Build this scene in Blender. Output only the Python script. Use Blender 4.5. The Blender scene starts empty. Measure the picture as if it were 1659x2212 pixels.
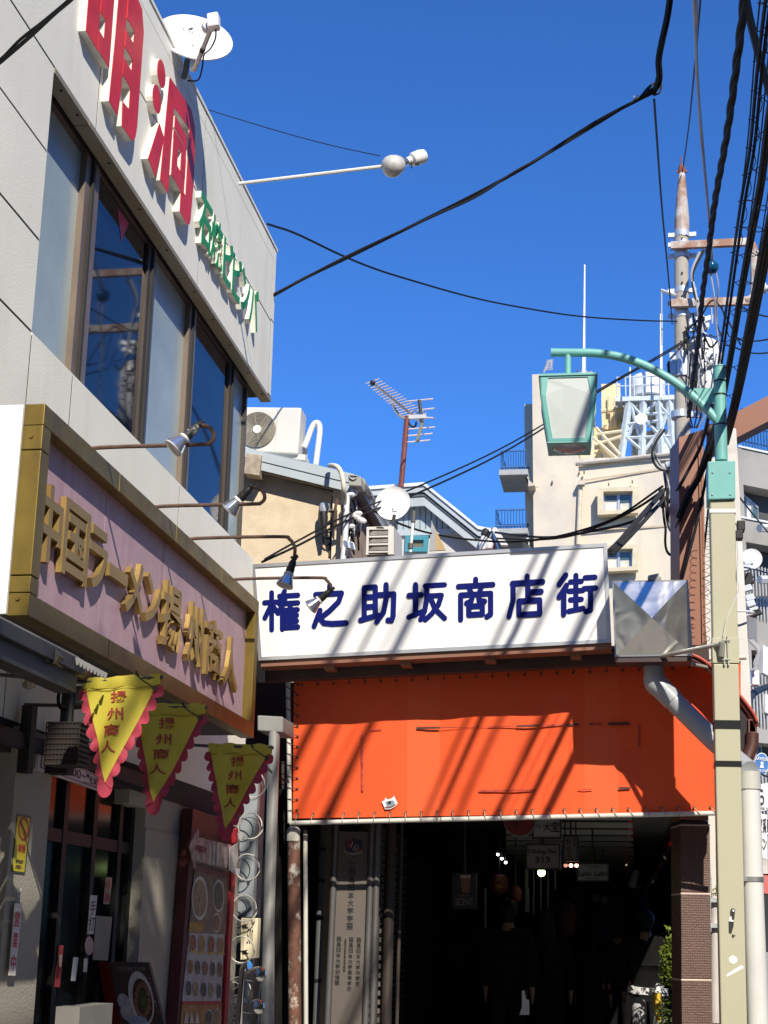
import bpy, bmesh, math, random
from mathutils import Vector, Matrix
random.seed(7)
V = Vector
SC = bpy.context.scene
COL = SC.collection
# ------------------------------------------------------------------ camera
F, CX, CY = 3270.0, 829.5, 1106.0          # focal length and centre, in units of a 1659 x 2212 picture
CAM = V((0, 0, 1.5))
def _cam_axes(vp=(1345, 2028), hs=0.018):
    n = V((-hs, 1.0)); n.normalize()
    d = n.dot(V(vp) - V((CX, CY)))
    up = -V((n[0], -n[1], d / F)); up.normalize()
    fy = V((vp[0] - CX, -(vp[1] - CY), -F)); fy.normalize()
    fy = (fy - up * fy.dot(up)).normalized()
    fx = fy.cross(up)
    return Matrix((fx, fy, up))            # rows: world axes seen from the camera
ROT = _cam_axes()
cd = bpy.data.cameras.new('camera'); cam = bpy.data.objects.new('camera', cd); COL.objects.link(cam)
cd.sensor_fit = 'VERTICAL'; cd.sensor_height = 24; cd.lens = 24 * F / 2212
cd.clip_start = 0.05; cd.clip_end = 3000
cam.matrix_world = Matrix.Translation(CAM) @ ROT.to_4x4()
SC.camera = cam
# ------------------------------------------------------------------ sky, sun, exposure
SUN = V((0.50, -1.12, 1.0)).normalized()   # towards the sun
w = bpy.data.worlds.new('World'); SC.world = w; w.use_nodes = True
nt = w.node_tree
sky = nt.nodes.new('ShaderNodeTexSky'); sky.sky_type = 'NISHITA'; sky.sun_disc = False
sky.sun_elevation = math.asin(SUN.z); sky.sun_rotation = math.atan2(SUN.x, SUN.y)
sky.air_density = 1.0; sky.dust_density = 0.0; sky.ozone_density = 10.0; sky.altitude = 0
bg = nt.nodes['Background']; bg.inputs['Strength'].default_value = 0.10
tint = nt.nodes.new('ShaderNodeMix'); tint.data_type = 'RGBA'; tint.blend_type = 'MULTIPLY'; tint.inputs[0].default_value = 1.0
tint.inputs[7].default_value = (0.64, 1.06, 1.50, 1)      # a deep, clear winter blue
nt.links.new(sky.outputs[0], tint.inputs[6]); nt.links.new(tint.outputs[2], bg.inputs[0])
sd = bpy.data.lights.new('sun', 'SUN'); sd.energy = 5.0; sd.angle = math.radians(0.5); sd.color = (1.0, 0.93, 0.80)
so = bpy.data.objects.new('sun', sd); COL.objects.link(so)
so.rotation_euler = (-SUN).to_track_quat('-Z', 'Y').to_euler(); so.location = (5, -10, 20)
SC.view_settings.view_transform = 'Standard'; SC.view_settings.look = 'None'
SC.view_settings.gamma = 1; SC.view_settings.use_curve_mapping = False
SC.view_settings.exposure = 0.30
# ------------------------------------------------------------------ picture measure -> place on a known plane
def ray(p): return ROT @ V((p[0] - CX, CY - p[1], -F))
def atY(p, Y): r = ray(p); return CAM + r * ((Y - CAM.y) / r.y)
def atX(p, X): r = ray(p); return CAM + r * ((X - CAM.x) / r.x)
def atZ(p, Z): r = ray(p); return CAM + r * ((Z - CAM.z) / r.z)
def atP(p, o, n): r = ray(p); return CAM + r * ((o - CAM).dot(n) / r.dot(n))
def Z_(ox, oy, s):
    return lambda x, y: ((x / s + ox) / 1.8228, (y / s + oy) / 1.8228)
c1 = Z_(0, 0, 1.508); c2 = Z_(0, 700, 1.508); c3 = Z_(0, 1550, 1.508); c4 = Z_(0, 2500, 1.4426); c5 = Z_(0, 3200, 1.4426)
c6 = Z_(900, 1450, 1.508); c7 = Z_(1900, 1250, 1.476); c8 = Z_(2500, 0, 1.702); c9 = Z_(2300, 2100, 2.011)
d2 = Z_(950, 2100, 1.0703); d3 = Z_(1050, 3150, 1.952); d4 = Z_(1800, 3150, 1.843); d5 = Z_(2500, 3100, 2.374); d6 = Z_(550, 0, 1.3825)
d7 = Z_(2600, 600, 2.601); d8 = Z_(600, 1650, 2.074); e1 = Z_(0, 2380, 2.698); e2 = Z_(700, 2850, 2.9625); e3 = Z_(2000, 3180, 2.37)
e4 = Z_(2820, 1700, 1.475); e5 = Z_(1280, 1800, 4.916); e6 = Z_(2580, 1750, 3.686); e7 = Z_(2860, 2900, 1.951); e8 = Z_(300, 3050, 2.074)
UX, UY, UZ = V((1, 0, 0)), V((0, 1, 0)), V((0, 0, 1))
# ------------------------------------------------------------------ materials
MATS = {}
def M(name, rgb, rough=0.6, metal=0.0, var=0.10, vs=3.0, bump=0.0, bs=60.0, dirt=0.0, dirt_rgb=(0.10, 0.085, 0.07), streak=0.0, ds=2.0,
      emit=None, es=1.0, trans=0.0, spec=0.5, coat=0.0, thr=0.55, alpha=1.0):
    """Principled material: base colour with soft noise, optional grime patches, rain streaks and fine relief."""
    if name in MATS: return MATS[name]
    m = bpy.data.materials.new(name); m.use_nodes = True; t = m.node_tree; N = t.nodes; L = t.links
    b = N['Principled BSDF']
    b.inputs['Roughness'].default_value = rough; b.inputs['Metallic'].default_value = metal
    b.inputs['Specular IOR Level'].default_value = spec
    tc = N.new('ShaderNodeTexCoord')
    n1 = N.new('ShaderNodeTexNoise'); n1.inputs['Scale'].default_value = vs; n1.inputs['Detail'].default_value = 5
    L.new(tc.outputs['Object'], n1.inputs['Vector'])
    mx = N.new('ShaderNodeMix'); mx.data_type = 'RGBA'
    mx.inputs[6].default_value = (*[max(0, c * (1 - var)) for c in rgb], 1); mx.inputs[7].default_value = (*[min(1, c * (1 + var)) for c in rgb], 1)
    cr = N.new('ShaderNodeMapRange'); cr.inputs[1].default_value = 0.3; cr.inputs[2].default_value = 0.7
    L.new(n1.outputs['Fac'], cr.inputs[0]); L.new(cr.outputs[0], mx.inputs[0])
    out = mx.outputs[2]
    def grime(out, scale, amt, th, width):
        n2 = N.new('ShaderNodeTexNoise'); n2.inputs['Scale'].default_value = 1.0; n2.inputs['Detail'].default_value = 7; n2.inputs['Roughness'].default_value = 0.65
        mp = N.new('ShaderNodeMapping'); mp.inputs['Scale'].default_value = scale
        L.new(tc.outputs['Object'], mp.inputs[0]); L.new(mp.outputs[0], n2.inputs['Vector'])
        r = N.new('ShaderNodeMapRange'); r.inputs[1].default_value = th; r.inputs[2].default_value = th + width; r.inputs[4].default_value = amt
        L.new(n2.outputs['Fac'], r.inputs[0])
        x = N.new('ShaderNodeMix'); x.data_type = 'RGBA'; x.inputs[7].default_value = (*dirt_rgb, 1)
        L.new(r.outputs[0], x.inputs[0]); L.new(out, x.inputs[6]); return x.outputs[2]
    if dirt: out = grime(out, (ds, ds, ds), dirt, thr, 0.18)
    if streak: out = grime(out, (ds * 5, ds * 5, ds * 0.35), streak, 0.52, 0.25)
    L.new(out, b.inputs['Base Color'])
    if bump:
        n3 = N.new('ShaderNodeTexNoise'); n3.inputs['Scale'].default_value = bs; n3.inputs['Detail'].default_value = 3
        L.new(tc.outputs['Object'], n3.inputs['Vector'])
        bp = N.new('ShaderNodeBump'); bp.inputs['Strength'].default_value = bump; bp.inputs['Distance'].default_value = 0.01
        L.new(n3.outputs['Fac'], bp.inputs['Height']); L.new(bp.outputs[0], b.inputs['Normal'])
    if emit: b.inputs['Emission Color'].default_value = (*emit, 1); b.inputs['Emission Strength'].default_value = es
    if trans: b.inputs['Transmission Weight'].default_value = trans
    if coat: b.inputs['Coat Weight'].default_value = coat
    if alpha < 1: b.inputs['Alpha'].default_value = alpha
    MATS[name] = m; return m
def translucent(name, rgb, amount=0.5, rough=0.6, var=0.1, vs=4):
    if name in MATS: return MATS[name]
    m = M(name, rgb, rough, var=var, vs=vs); t = m.node_tree; b = t.nodes['Principled BSDF']; o = t.nodes['Material Output']
    tr = t.nodes.new('ShaderNodeBsdfTranslucent'); mx = t.nodes.new('ShaderNodeMixShader'); mx.inputs[0].default_value = amount
    t.links.new(b.inputs['Base Color'].links[0].from_socket, tr.inputs[0])
    t.links.new(b.outputs[0], mx.inputs[1]); t.links.new(tr.outputs[0], mx.inputs[2]); t.links.new(mx.outputs[0], o.inputs[0]); return m
# ------------------------------------------------------------------ shapes
class MB:
    def __init__(s): s.v = []; s.f = []
    def add(s, vs, fs):
        k = len(s.v); s.v += [tuple(v) for v in vs]; s.f += [tuple(i + k for i in f) for f in fs]; return s
    def box(s, a, b):
        (x0, y0, z0), (x1, y1, z1) = a, b
        return s.add([(x, y, z) for z in (z0, z1) for y in (y0, y1) for x in (x0, x1)],
                     [(0, 2, 3, 1), (4, 5, 7, 6), (0, 1, 5, 4), (2, 6, 7, 3), (0, 4, 6, 2), (1, 3, 7, 5)])
    def obox(s, c, u, v, w):
        c, u, v, w = V(c), V(u), V(v), V(w)
        return s.add([c + i * u + j * v + k * w for k in (-1, 1) for j in (-1, 1) for i in (-1, 1)],
                     [(0, 2, 3, 1), (4, 5, 7, 6), (0, 1, 5, 4), (2, 6, 7, 3), (0, 4, 6, 2), (1, 3, 7, 5)])
    def prism(s, pts, d):
        n = len(pts); d = V(d); p = [V(q) for q in pts]
        s.add(p + [q + d for q in p], [tuple(range(n))[::-1], tuple(range(n, 2 * n))] + [(i, (i + 1) % n, n + (i + 1) % n, n + i) for i in range(n)]); return s
    def ring(s, outer, inner, d):
        """a frame: outer and inner outlines with the same number of points, extruded by d"""
        n = len(outer); d = V(d); a = [V(q) for q in outer]; b = [V(q) for q in inner]
        vs = a + b + [q + d for q in a] + [q + d for q in b]; fs = []
        for i in range(n):
            j = (i + 1) % n
            fs += [(i, j, n + j, n + i), (2 * n + i, 3 * n + i, 3 * n + j, 2 * n + j), (i, 2 * n + i, 2 * n + j, j), (n + i, n + j, 3 * n + j, 3 * n + i)]
        return s.add(vs, fs)
    def tube(s, path, r, n=8, cap=True, closed=False):
        P = [V(p) for p in path]; m = len(P); R = r if isinstance(r, (list, tuple)) else [r] * m
        vs = []; side = None
        for i in range(m):
            if closed: t = P[(i + 1) % m] - P[i - 1]
            else: t = P[min(i + 1, m - 1)] - P[max(i - 1, 0)]
            if t.length < 1e-9: t = V((0, 0, 1))
            t.normalize()
            if side is None:
                side = t.cross(UZ if abs(t.z) < 0.9 else UX).normalized()
            else:
                side = side - t * side.dot(t)
                side = side.normalized() if side.length > 1e-6 else t.cross(UX).normalized()
            up = t.cross(side)
            vs += [P[i] + (side * math.cos(2 * math.pi * k / n) + up * math.sin(2 * math.pi * k / n)) * R[i] for k in range(n)]
        fs = [(i * n + k, i * n + (k + 1) % n, (i + 1) * n + (k + 1) % n, (i + 1) * n + k) for i in range(m - 1) for k in range(n)]
        if closed: fs += [((m - 1) * n + k, (m - 1) * n + (k + 1) % n, (k + 1) % n, k) for k in range(n)]
        elif cap: fs += [tuple(range(n))[::-1], tuple(range((m - 1) * n, m * n))]
        return s.add(vs, fs)
    def lathe(s, prof, o, axis=(0, 0, 1), n=20, cap=True):
        """prof: list of (radius, distance along axis)"""
        a = V(axis).normalized(); u = a.cross(UZ if abs(a.z) < 0.9 else UX).normalized(); w = a.cross(u); o = V(o)
        vs = [o + a * h + (u * math.cos(2 * math.pi * k / n) + w * math.sin(2 * math.pi * k / n)) * max(r, 1e-4) for r, h in prof for k in range(n)]
        fs = [(i * n + k, i * n + (k + 1) % n, (i + 1) * n + (k + 1) % n, (i + 1) * n + k) for i in range(len(prof) - 1) for k in range(n)]
        if cap: fs += [tuple(range(n))[::-1], tuple(range((len(prof) - 1) * n, len(prof) * n))]
        return s.add(vs, fs)
    def ball(s, c, r, n=12, sq=(1, 1, 1)):
        vs = []; fs = []; m = n // 2
        for i in range(m + 1):
            th = math.pi * i / m
            for k in range(n): vs.append((c[0] + r * sq[0] * math.sin(th) * math.cos(2 * math.pi * k / n), c[1] + r * sq[1] * math.sin(th) * math.sin(2 * math.pi * k / n), c[2] + r * sq[2] * math.cos(th)))
        for i in range(m):
            for k in range(n): fs.append((i * n + k, i * n + (k + 1) % n, (i + 1) * n + (k + 1) % n, (i + 1) * n + k))
        return s.add(vs, fs)
    def build(s, name, m, parent=None, smooth=False, bevel=0.0, loc=None):
        base = V((0, 0, 0))
        if parent is not None: base = V(parent['base'])
        elif loc is not None: base = V(loc)
        me = bpy.data.meshes.new(name)
        me.from_pydata([V(v) - base for v in s.v], [], s.f)
        bm = bmesh.new(); bm.from_mesh(me)
        bmesh.ops.remove_doubles(bm, verts=bm.verts, dist=1e-5)
        bmesh.ops.recalc_face_normals(bm, faces=bm.faces)
        if bevel:
            es = [e for e in bm.edges if len(e.link_faces) == 2 and e.calc_face_angle(0) > 0.6]
            if es: bmesh.ops.bevel(bm, geom=es, offset=bevel, segments=2, affect='EDGES', profile=0.5, clamp_overlap=True)
        bm.to_mesh(me); bm.free()
        if smooth:
            for p in me.polygons: p.use_smooth = True
            try: me.set_sharp_from_angle(angle=math.radians(40))
            except Exception: pass
        me.materials.append(m)
        o = bpy.data.objects.new(name, me); COL.objects.link(o)
        if parent is not None: o.parent = parent; o['base'] = list(base)
        else: o.location = base; o['base'] = list(base)
        return o
def thing(name, label, cat, loc=(0, 0, 0), group=None):
    o = bpy.data.objects.new(name, None); COL.objects.link(o); o.location = loc; o['base'] = list(loc)
    o.empty_display_size = 0.2; o['label'] = label; o['category'] = cat
    if group: o['group'] = group
    return o
def tag(o, label, cat, group=None):
    o['label'] = label; o['category'] = cat
    if group: o['group'] = group
    return o
def kind(o, k='structure'): o['kind'] = k; return o
def bil(q, u, v):                          # q = tl, tr, br, bl ; u to the right, v down
    a = q[0].lerp(q[1], u); b = q[3].lerp(q[2], u); return a.lerp(b, v)
def qn(q):
    n = (q[1] - q[0]).cross(q[3] - q[0]); return n.normalized() * -1   # towards the viewer
_TXT = {}
def glyph(body, bold=0.0):
    k = (body, bold)
    if k in _TXT: return _TXT[k]
    c = bpy.data.curves.new('lettering', 'FONT'); c.body = body; c.size = 1; c.extrude = 0.5; c.offset = bold; c.resolution_u = 3
    c.align_x = 'CENTER'
    o = bpy.data.objects.new('lettering', c); COL.objects.link(o)
    dg = bpy.context.evaluated_depsgraph_get(); me = o.evaluated_get(dg).to_mesh()
    vs = [tuple(v.co) for v in me.vertices]; fs = [tuple(p.vertices) for p in me.polygons]
    o.evaluated_get(dg).to_mesh_clear(); bpy.data.objects.remove(o); bpy.data.curves.remove(c)
    _TXT[k] = (vs, fs); return vs, fs
def text_on(mb, body, q, depth=0.004, bold=0.0, lift=0.0, box=None):
    """raised or printed lettering stretched over the quad q (tl, tr, br, bl); n is the outward side"""
    vs, fs = glyph(body, bold); n = qn(q)
    xs = [v[0] for v in vs]; ys = [v[1] for v in vs]
    x0, x1, y0, y1 = min(xs), max(xs), min(ys), max(ys)
    if box: x0, x1, y0, y1 = box
    return mb.add([bil(q, (v[0] - x0) / (x1 - x0), (y1 - v[1]) / (y1 - y0)) + n * (lift + depth * (v[2] + 0.5)) for v in vs], fs)
def text_obj(body, q, m, parent, name='lettering', depth=0.004, bold=0.0, lift=0.0):
    return text_on(MB(), body, q, depth, bold, lift).build(name, m, parent)
_K = [0]
def stroke(mb, pts, r, q, depth, S=100.0, lift=0.0, n=7):
    """a brush stroke with round ends: pts on a 100 x 100 grid over quad q"""
    nn = qn(q)
    for a, b in zip(pts[:-1], pts[1:]):
        ax, ay = a; bx, by = b; t = math.atan2(by - ay, bx - ax); out = []
        for k in range(n + 1): an = t + math.pi / 2 + math.pi * k / n; out.append((ax + r * math.cos(an), ay + r * math.sin(an)))
        for k in range(n + 1): an = t - math.pi / 2 + math.pi * k / n; out.append((bx + r * math.cos(an), by + r * math.sin(an)))
        _K[0] = (_K[0] + 1) % 40
        d = depth + 0.0003 * _K[0]
        mb.prism([bil(q, x / S, y / S) + nn * lift for x, y in out], nn * d)
def quadX(X, y0, z0, y1, z1):              # quad on a plane X = const seen from +X, left edge y0 (near), right edge y1 (far)
    return [V((X, y0, z1)), V((X, y1, z1)), V((X, y1, z0)), V((X, y0, z0))]
def quadY(Y, x0, z0, x1, z1):
    return [V((x0, Y, z1)), V((x1, Y, z1)), V((x1, Y, z0)), V((x0, Y, z0))]
def children(o): return [c for c in bpy.data.objects if c.parent == o]
def copy_tree(o, parent=None):
    c = o.copy(); COL.objects.link(c)
    if parent is not None: c.parent = parent
    for ch in children(o): copy_tree(ch, c)
    return c
def spline(pts, n=8):
    """smooth path through pts (Catmull-Rom)"""
    P = [V(p) for p in pts]; P = [P[0] * 2 - P[1]] + P + [P[-1] * 2 - P[-2]]; out = []
    for i in range(1, len(P) - 2):
        a, b, c, d = P[i - 1:i + 3]
        for k in range(n):
            t = k / n
            out.append(0.5 * ((2 * b) + (c - a) * t + (2 * a - 5 * b + 4 * c - d) * t * t + (3 * b - a - 3 * c + d) * t ** 3))
    out.append(P[-2]); return out
# ================================================================== SETTING
asphalt = M('asphalt', (0.07, 0.07, 0.07), 0.9, vs=30, var=0.3, bump=0.3, bs=200)
paving = M('paving', (0.27, 0.255, 0.225), 0.85, vs=8, var=0.2, dirt=0.3)
kind(MB().box((-900, -900, -0.5), (900, 900, -0.16)).build('ground', M('ground', (0.12, 0.12, 0.115), 0.95)))
kind(MB().box((1.15, -60, -0.15), (9.0, 90, -0.12)).build('road', asphalt))
kind(MB().box((-3.6, -60, -0.15), (1.0, 90, 0.0)).build('pavement', paving))
kind(MB().box((1.0, -60, -0.15), (1.145, 90, 0.012)).build('kerb', M('kerb_stone', (0.36, 0.35, 0.33), 0.9, dirt=0.3)))
kind(MB().box((9.1, -60, -0.15), (12.2, 90, 0.0)).build('far_pavement', paving))
# ================================================================== LEFT BUILDING
XW = -3.378
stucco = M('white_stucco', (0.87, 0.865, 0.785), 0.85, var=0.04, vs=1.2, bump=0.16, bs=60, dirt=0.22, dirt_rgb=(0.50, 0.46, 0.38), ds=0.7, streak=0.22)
stucco_low = M('shaded_stucco', (0.34, 0.315, 0.255), 0.9, var=0.06, vs=1.5, bump=0.5, bs=60, dirt=0.25, dirt_rgb=(0.2, 0.17, 0.13), ds=0.9)  # white stucco darkened so its colour holds the ground floor shade
joint = M('panel_joint', (0.03, 0.03, 0.03), 0.9)
trim = M('olive_trim', (0.27, 0.245, 0.18), 0.55, dirt=0.2)
bld = thing('restaurant_building', 'white panelled two storey building with a band of windows and red raised lettering', 'building', (XW - 3, 10, 0))
# core behind the panels (set back so the joints read as grooves) -- solid except at the window band
MB().box((XW - 7, 4.2, 6.75), (XW - 0.002, 14.04, 8.29)).build('upper_core', joint, bld)
MB().box((XW - 7, 4.2, 2.45), (XW - 0.002, 13.59, 4.885)).build('lower_core', joint, bld)
MB().box((XW - 7, 4.2, 4.885), (XW - 0.002, 7.93, 6.75)).build('side_core', joint, bld)
MB().box((XW - 7, 7.93, 4.885), (XW - 3.2, 13.6, 6.75)).build('room_core', M('dark_room', (0.05, 0.05, 0.06), 0.9), bld)
g = 0.008
def panel(y0, y1, z0, z1, x=XW, d=0.001):
    jx = random.uniform(0.0, 0.0015)
    o = MB().box((x - d, y0 + g, z0 + g), (x + jx, y1 - g, z1 - g)).build('panel', stucco, bld)
    return o
ysU = [4.2, 6.2, 8.72, 11.27, 13.92]
for a, b in zip(ysU[:-1], ysU[1:]):
    if b <= 8.8:
        if a < 5: panel(a, b, 6.68, 7.44); panel(a, b, 7.44, 8.14)
        else: panel(a, b, 6.68, 7.44); panel(a, b, 7.44, 8.14)
    else: panel(a, b, 6.68, 7.47); panel(a, b, 7.47, 8.16)
panel(13.92, 14.05, 6.70, 7.5); panel(13.92, 14.05, 7.5, 8.17)
for a, b in ((4.2, 8.72), (8.72, 11.27), (11.27, 13.92), (13.92, 14.05)): panel(a, b, 8.15, 8.30)
MB().box((XW - 7.02, 4.15, 8.302), (XW + 0.010, 14.07, 8.33)).build('parapet_cap', stucco, bld)
for z0, z1 in ((6.09, 6.68), (5.495, 6.09), (4.905, 5.495), (4.3, 4.905), (3.6, 4.3)):
    for a, b in ((4.2, 6.2), (6.2, 7.945)):
        panel(a, b, z0, z1)
for a, b in ((7.945, 8.645), (8.645, 11.1), (11.1, 13.6)):
    for z0, z1 in ((3.7, 4.3), (4.3, 4.9)):
        if z1 > 4.5: panel(a, b, 3.95, 4.9)
for a, b in ((4.2, 8.0), (8.0, 11.0), (11.0, 13.6)): panel(a, b, 2.62, 3.95)
# far end return of fascia and lower wall
MB().box((XW - 3, 14.045, 6.71), (XW - 0.006, 14.06, 8.29)).build('end_panel', stucco, bld)
# window head trim (a khaki drip channel) with screws, soffit
for a, b in ((7.95, 8.58), (8.59, 11.03), (11.04, 14.04)):
    MB().box((XW - 0.10, a, 6.645), (XW + 0.004, b, 6.682)).build('head_trim', trim, bld)
scr = MB()
for y in (8.15, 8.45, 9.1, 9.8, 10.5, 11.3, 11.9, 12.5, 13.2, 13.8): scr.lathe([(0.012, 0), (0.009, 0.005)], (XW - 0.03, y, 6.644), (0, 0, -1), 8)
scr.build('trim_screws', joint, bld)
kind(scr and bpy.data.objects['trim_screws'], 'stuff')
MB().box((XW - 0.34, 7.95, 6.70), (XW - 0.10, 14.04, 6.748)).build('soffit', M('dark_soffit', (0.03, 0.03, 0.03), 0.8), bld)
MB().box((XW - 0.25, 7.95, 4.888), (XW + 0.0, 13.6, 4.906)).build('sill', stucco, bld)
# ---- window band
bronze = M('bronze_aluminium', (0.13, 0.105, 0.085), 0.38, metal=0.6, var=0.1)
bronze_lit = M('bronze_aluminium_lit', (0.22, 0.165, 0.125), 0.42, metal=0.3, var=0.12, dirt=0.2)  # brighter copy of the bronze, the light put into its colour
GX = XW - 0.15
def pane_mat(name, base, rough, wire):
    m = M(name, base, rough, var=0.18, vs=1.3, spec=0.5 if wire else 0.38)
    if wire:                                # fine wire mesh lines cast into the frosted glass
        t = m.node_tree; b = t.nodes['Principled BSDF']; src = b.inputs['Base Color'].links[0].from_socket
        tc = t.nodes.new('ShaderNodeTexCoord'); prev = src
        for ang in (0.9, -0.9):
            mp = t.nodes.new('ShaderNodeMapping'); mp.inputs['Rotation'].default_value = (ang, 0, 0)
            wv = t.nodes.new('ShaderNodeTexWave'); wv.bands_direction = 'Y'; wv.inputs['Scale'].default_value = 16; wv.inputs['Distortion'].default_value = 0.15
            rr = t.nodes.new('ShaderNodeMapRange'); rr.inputs[1].default_value = 0.62; rr.inputs[2].default_value = 1.0; rr.inputs[4].default_value = 0.2
            x = t.nodes.new('ShaderNodeMix'); x.data_type = 'RGBA'; x.inputs[7].default_value = (0.10, 0.12, 0.13, 1)
            t.links.new(tc.outputs['Object'], mp.inputs[0]); t.links.new(mp.outputs[0], wv.inputs[0]); t.links.new(wv.outputs['Fac'], rr.inputs[0])
            t.links.new(rr.outputs[0], x.inputs[0]); t.links.new(prev, x.inputs[6]); prev = x.outputs[2]
        t.links.new(prev, b.inputs['Base Color'])
    return m
frost = pane_mat('frosted_wired_glass', (0.37, 0.46, 0.475), 0.25, True)
darkgl = pane_mat('dark_glass', (0.005, 0.009, 0.018), 0.03, False)
win = MB()
win.box((GX - 0.06, 7.95, 6.62), (GX + 0.03, 13.58, 6.70)); win.box((GX - 0.06, 7.95, 4.906), (GX + 0.03, 13.58, 4.93))
wf = win.build('window', bronze, bld)
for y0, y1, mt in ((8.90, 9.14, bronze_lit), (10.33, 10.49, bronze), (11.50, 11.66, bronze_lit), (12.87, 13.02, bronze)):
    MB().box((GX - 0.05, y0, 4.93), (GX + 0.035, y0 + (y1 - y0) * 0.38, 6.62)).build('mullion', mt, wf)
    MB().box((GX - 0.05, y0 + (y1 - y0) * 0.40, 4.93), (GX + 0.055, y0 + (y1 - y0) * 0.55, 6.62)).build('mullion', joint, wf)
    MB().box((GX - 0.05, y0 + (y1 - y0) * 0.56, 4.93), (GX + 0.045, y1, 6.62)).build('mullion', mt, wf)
MB().box((GX - 0.05, 7.952, 4.93), (GX + 0.03, 7.99, 6.62)).build('mullion', bronze, wf)
MB().box((GX - 0.05, 13.54, 4.93), (GX + 0.03, 13.58, 6.62)).build('mullion', bronze, wf)
for y0, y1, mt, dx in ((7.99, 8.90, frost, -0.01), (9.14, 10.33, darkgl, 0.012), (10.49, 11.50, frost, -0.01), (11.66, 12.87, darkgl, 0.012), (13.02, 13.54, frost, -0.01)):
    MB().box((GX + dx - 0.006, y0, 4.93), (GX + dx, y1, 6.62)).build('pane', mt, wf)
tri = [atX(c2(*p), GX + 0.014) for p in ((697, 178), (765, 270), (720, 378))]
MB().prism(tri, (0.001, 0, 0)).build('red_sticker', M('red_sticker', (0.75, 0.03, 0.08), 0.4), wf)
# ---- raised red letters
red_face = M('red_letter', (0.72, 0.028, 0.020), 0.45, var=0.15, vs=6, dirt=0.3, dirt_rgb=(0.36, 0.014, 0.012), streak=0.2)
cream_side = M('letter_return', (0.78, 0.76, 0.68), 0.7, dirt=0.5, dirt_rgb=(0.32, 0.28, 0.2), ds=6)
def raised(name, polys, face, side, d, off=0.0, label=None):
    body = MB(); fr = MB()
    for k, p in enumerate(polys):
        q = [V((XW + off, y, z)) for y, z in p]
        body.prism(q, (d + 0.0008 * k, 0, 0))
        c = sum(q, V((0, 0, 0))) / len(q)
        fr.prism([v + V((d + 0.0008 * k + 0.0002, 0, 0)) for v in q], (0.004, 0, 0))
    o = body.build(name, side, bld)
    if label: o['label'] = label
    fr.build('letter_face', face, o); return o
def rc(y0, z0, y1, z1): return [(y0, z0), (y1, z0), (y1, z1), (y0, z1)]
hi = [rc(8.27, 7.15, 8.495, 8.02), rc(8.60, 7.16, 8.735, 8.02), rc(8.495, 7.152, 8.60, 7.30), rc(8.495, 7.44, 8.60, 7.62), rc(8.495, 7.80, 8.60, 8.02)]
tsuki = [[(8.77, 6.93), (8.95, 6.92), (8.99, 7.15), (8.99, 8.02), (8.815, 8.02), (8.80, 7.4)],
         [(9.17, 7.1), (9.365, 7.08), (9.37, 7.85), (9.30, 8.0), (9.17, 8.02)], [(9.05, 6.90), (9.28, 6.91), (9.34, 6.97), (9.365, 7.08), (9.17, 7.1), (9.03, 7.08)],
         rc(8.99, 7.265, 9.17, 7.405), rc(8.99, 7.49, 9.17, 7.625), rc(8.99, 7.72, 9.17, 8.02)]
raised('letter', hi + tsuki, red_face, cream_side, 0.052, label='large red character at the cut off top of the facade')
def disc(cy, cz, ry, rz, n=20): return [(cy + ry * math.cos(2 * math.pi * k / n), cz + rz * math.sin(2 * math.pi * k / n)) for k in range(n)]
dou = [disc(9.845, 7.80, 0.105, 0.108), disc(9.775, 7.54, 0.105, 0.108), [(9.66, 6.98), (9.86, 6.93), (10.0, 7.34), (9.865, 7.39)],
       [(9.965, 6.965), (10.17, 6.96), (10.195, 7.72), (10.04, 7.89)], [(10.04, 7.89), (10.195, 7.72), (10.62, 7.77), (10.80, 7.72), (10.77, 7.87), (10.64, 7.96)],
       [(10.62, 7.17), (10.79, 7.05), (10.82, 7.4), (10.80, 7.72), (10.62, 7.77)], [(10.49, 6.97), (10.70, 6.965), (10.765, 6.99), (10.79, 7.05), (10.62, 7.17), (10.49, 7.17)],
       rc(10.225, 7.56, 10.565, 7.66), [(10.21, 7.45), (10.56, 7.46), (10.56, 7.55), (10.21, 7.53)], rc(10.21, 7.14, 10.56, 7.29), rc(10.21, 7.29, 10.34, 7.45), rc(10.43, 7.29, 10.56, 7.46)]
raised('letter', dou, red_face, cream_side, 0.052, label='large red character with two round dots on the fascia')
green_face = M('green_letter', (0.014, 0.30, 0.065), 0.45, var=0.15, dirt=0.2, dirt_rgb=(0.01, 0.1, 0.03))
for ch, y0, y1 in (('石', 11.07, 11.45), ('焼', 11.44, 11.83), ('ビ', 11.86, 12.19), ('ビ', 12.19, 12.52), ('ン', 12.53, 12.84), ('バ', 12.85, 13.19)):
    q = quadX(XW + 0.001, y0, 7.02, y1, 7.46)
    o = text_obj(ch, q, cream_side, bld, 'letter', 0.045, 0.022)
    text_obj(ch, [p + V((0.0462, 0, 0)) for p in q], green_face, o, 'letter_face', 0.004, 0.020)
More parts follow.
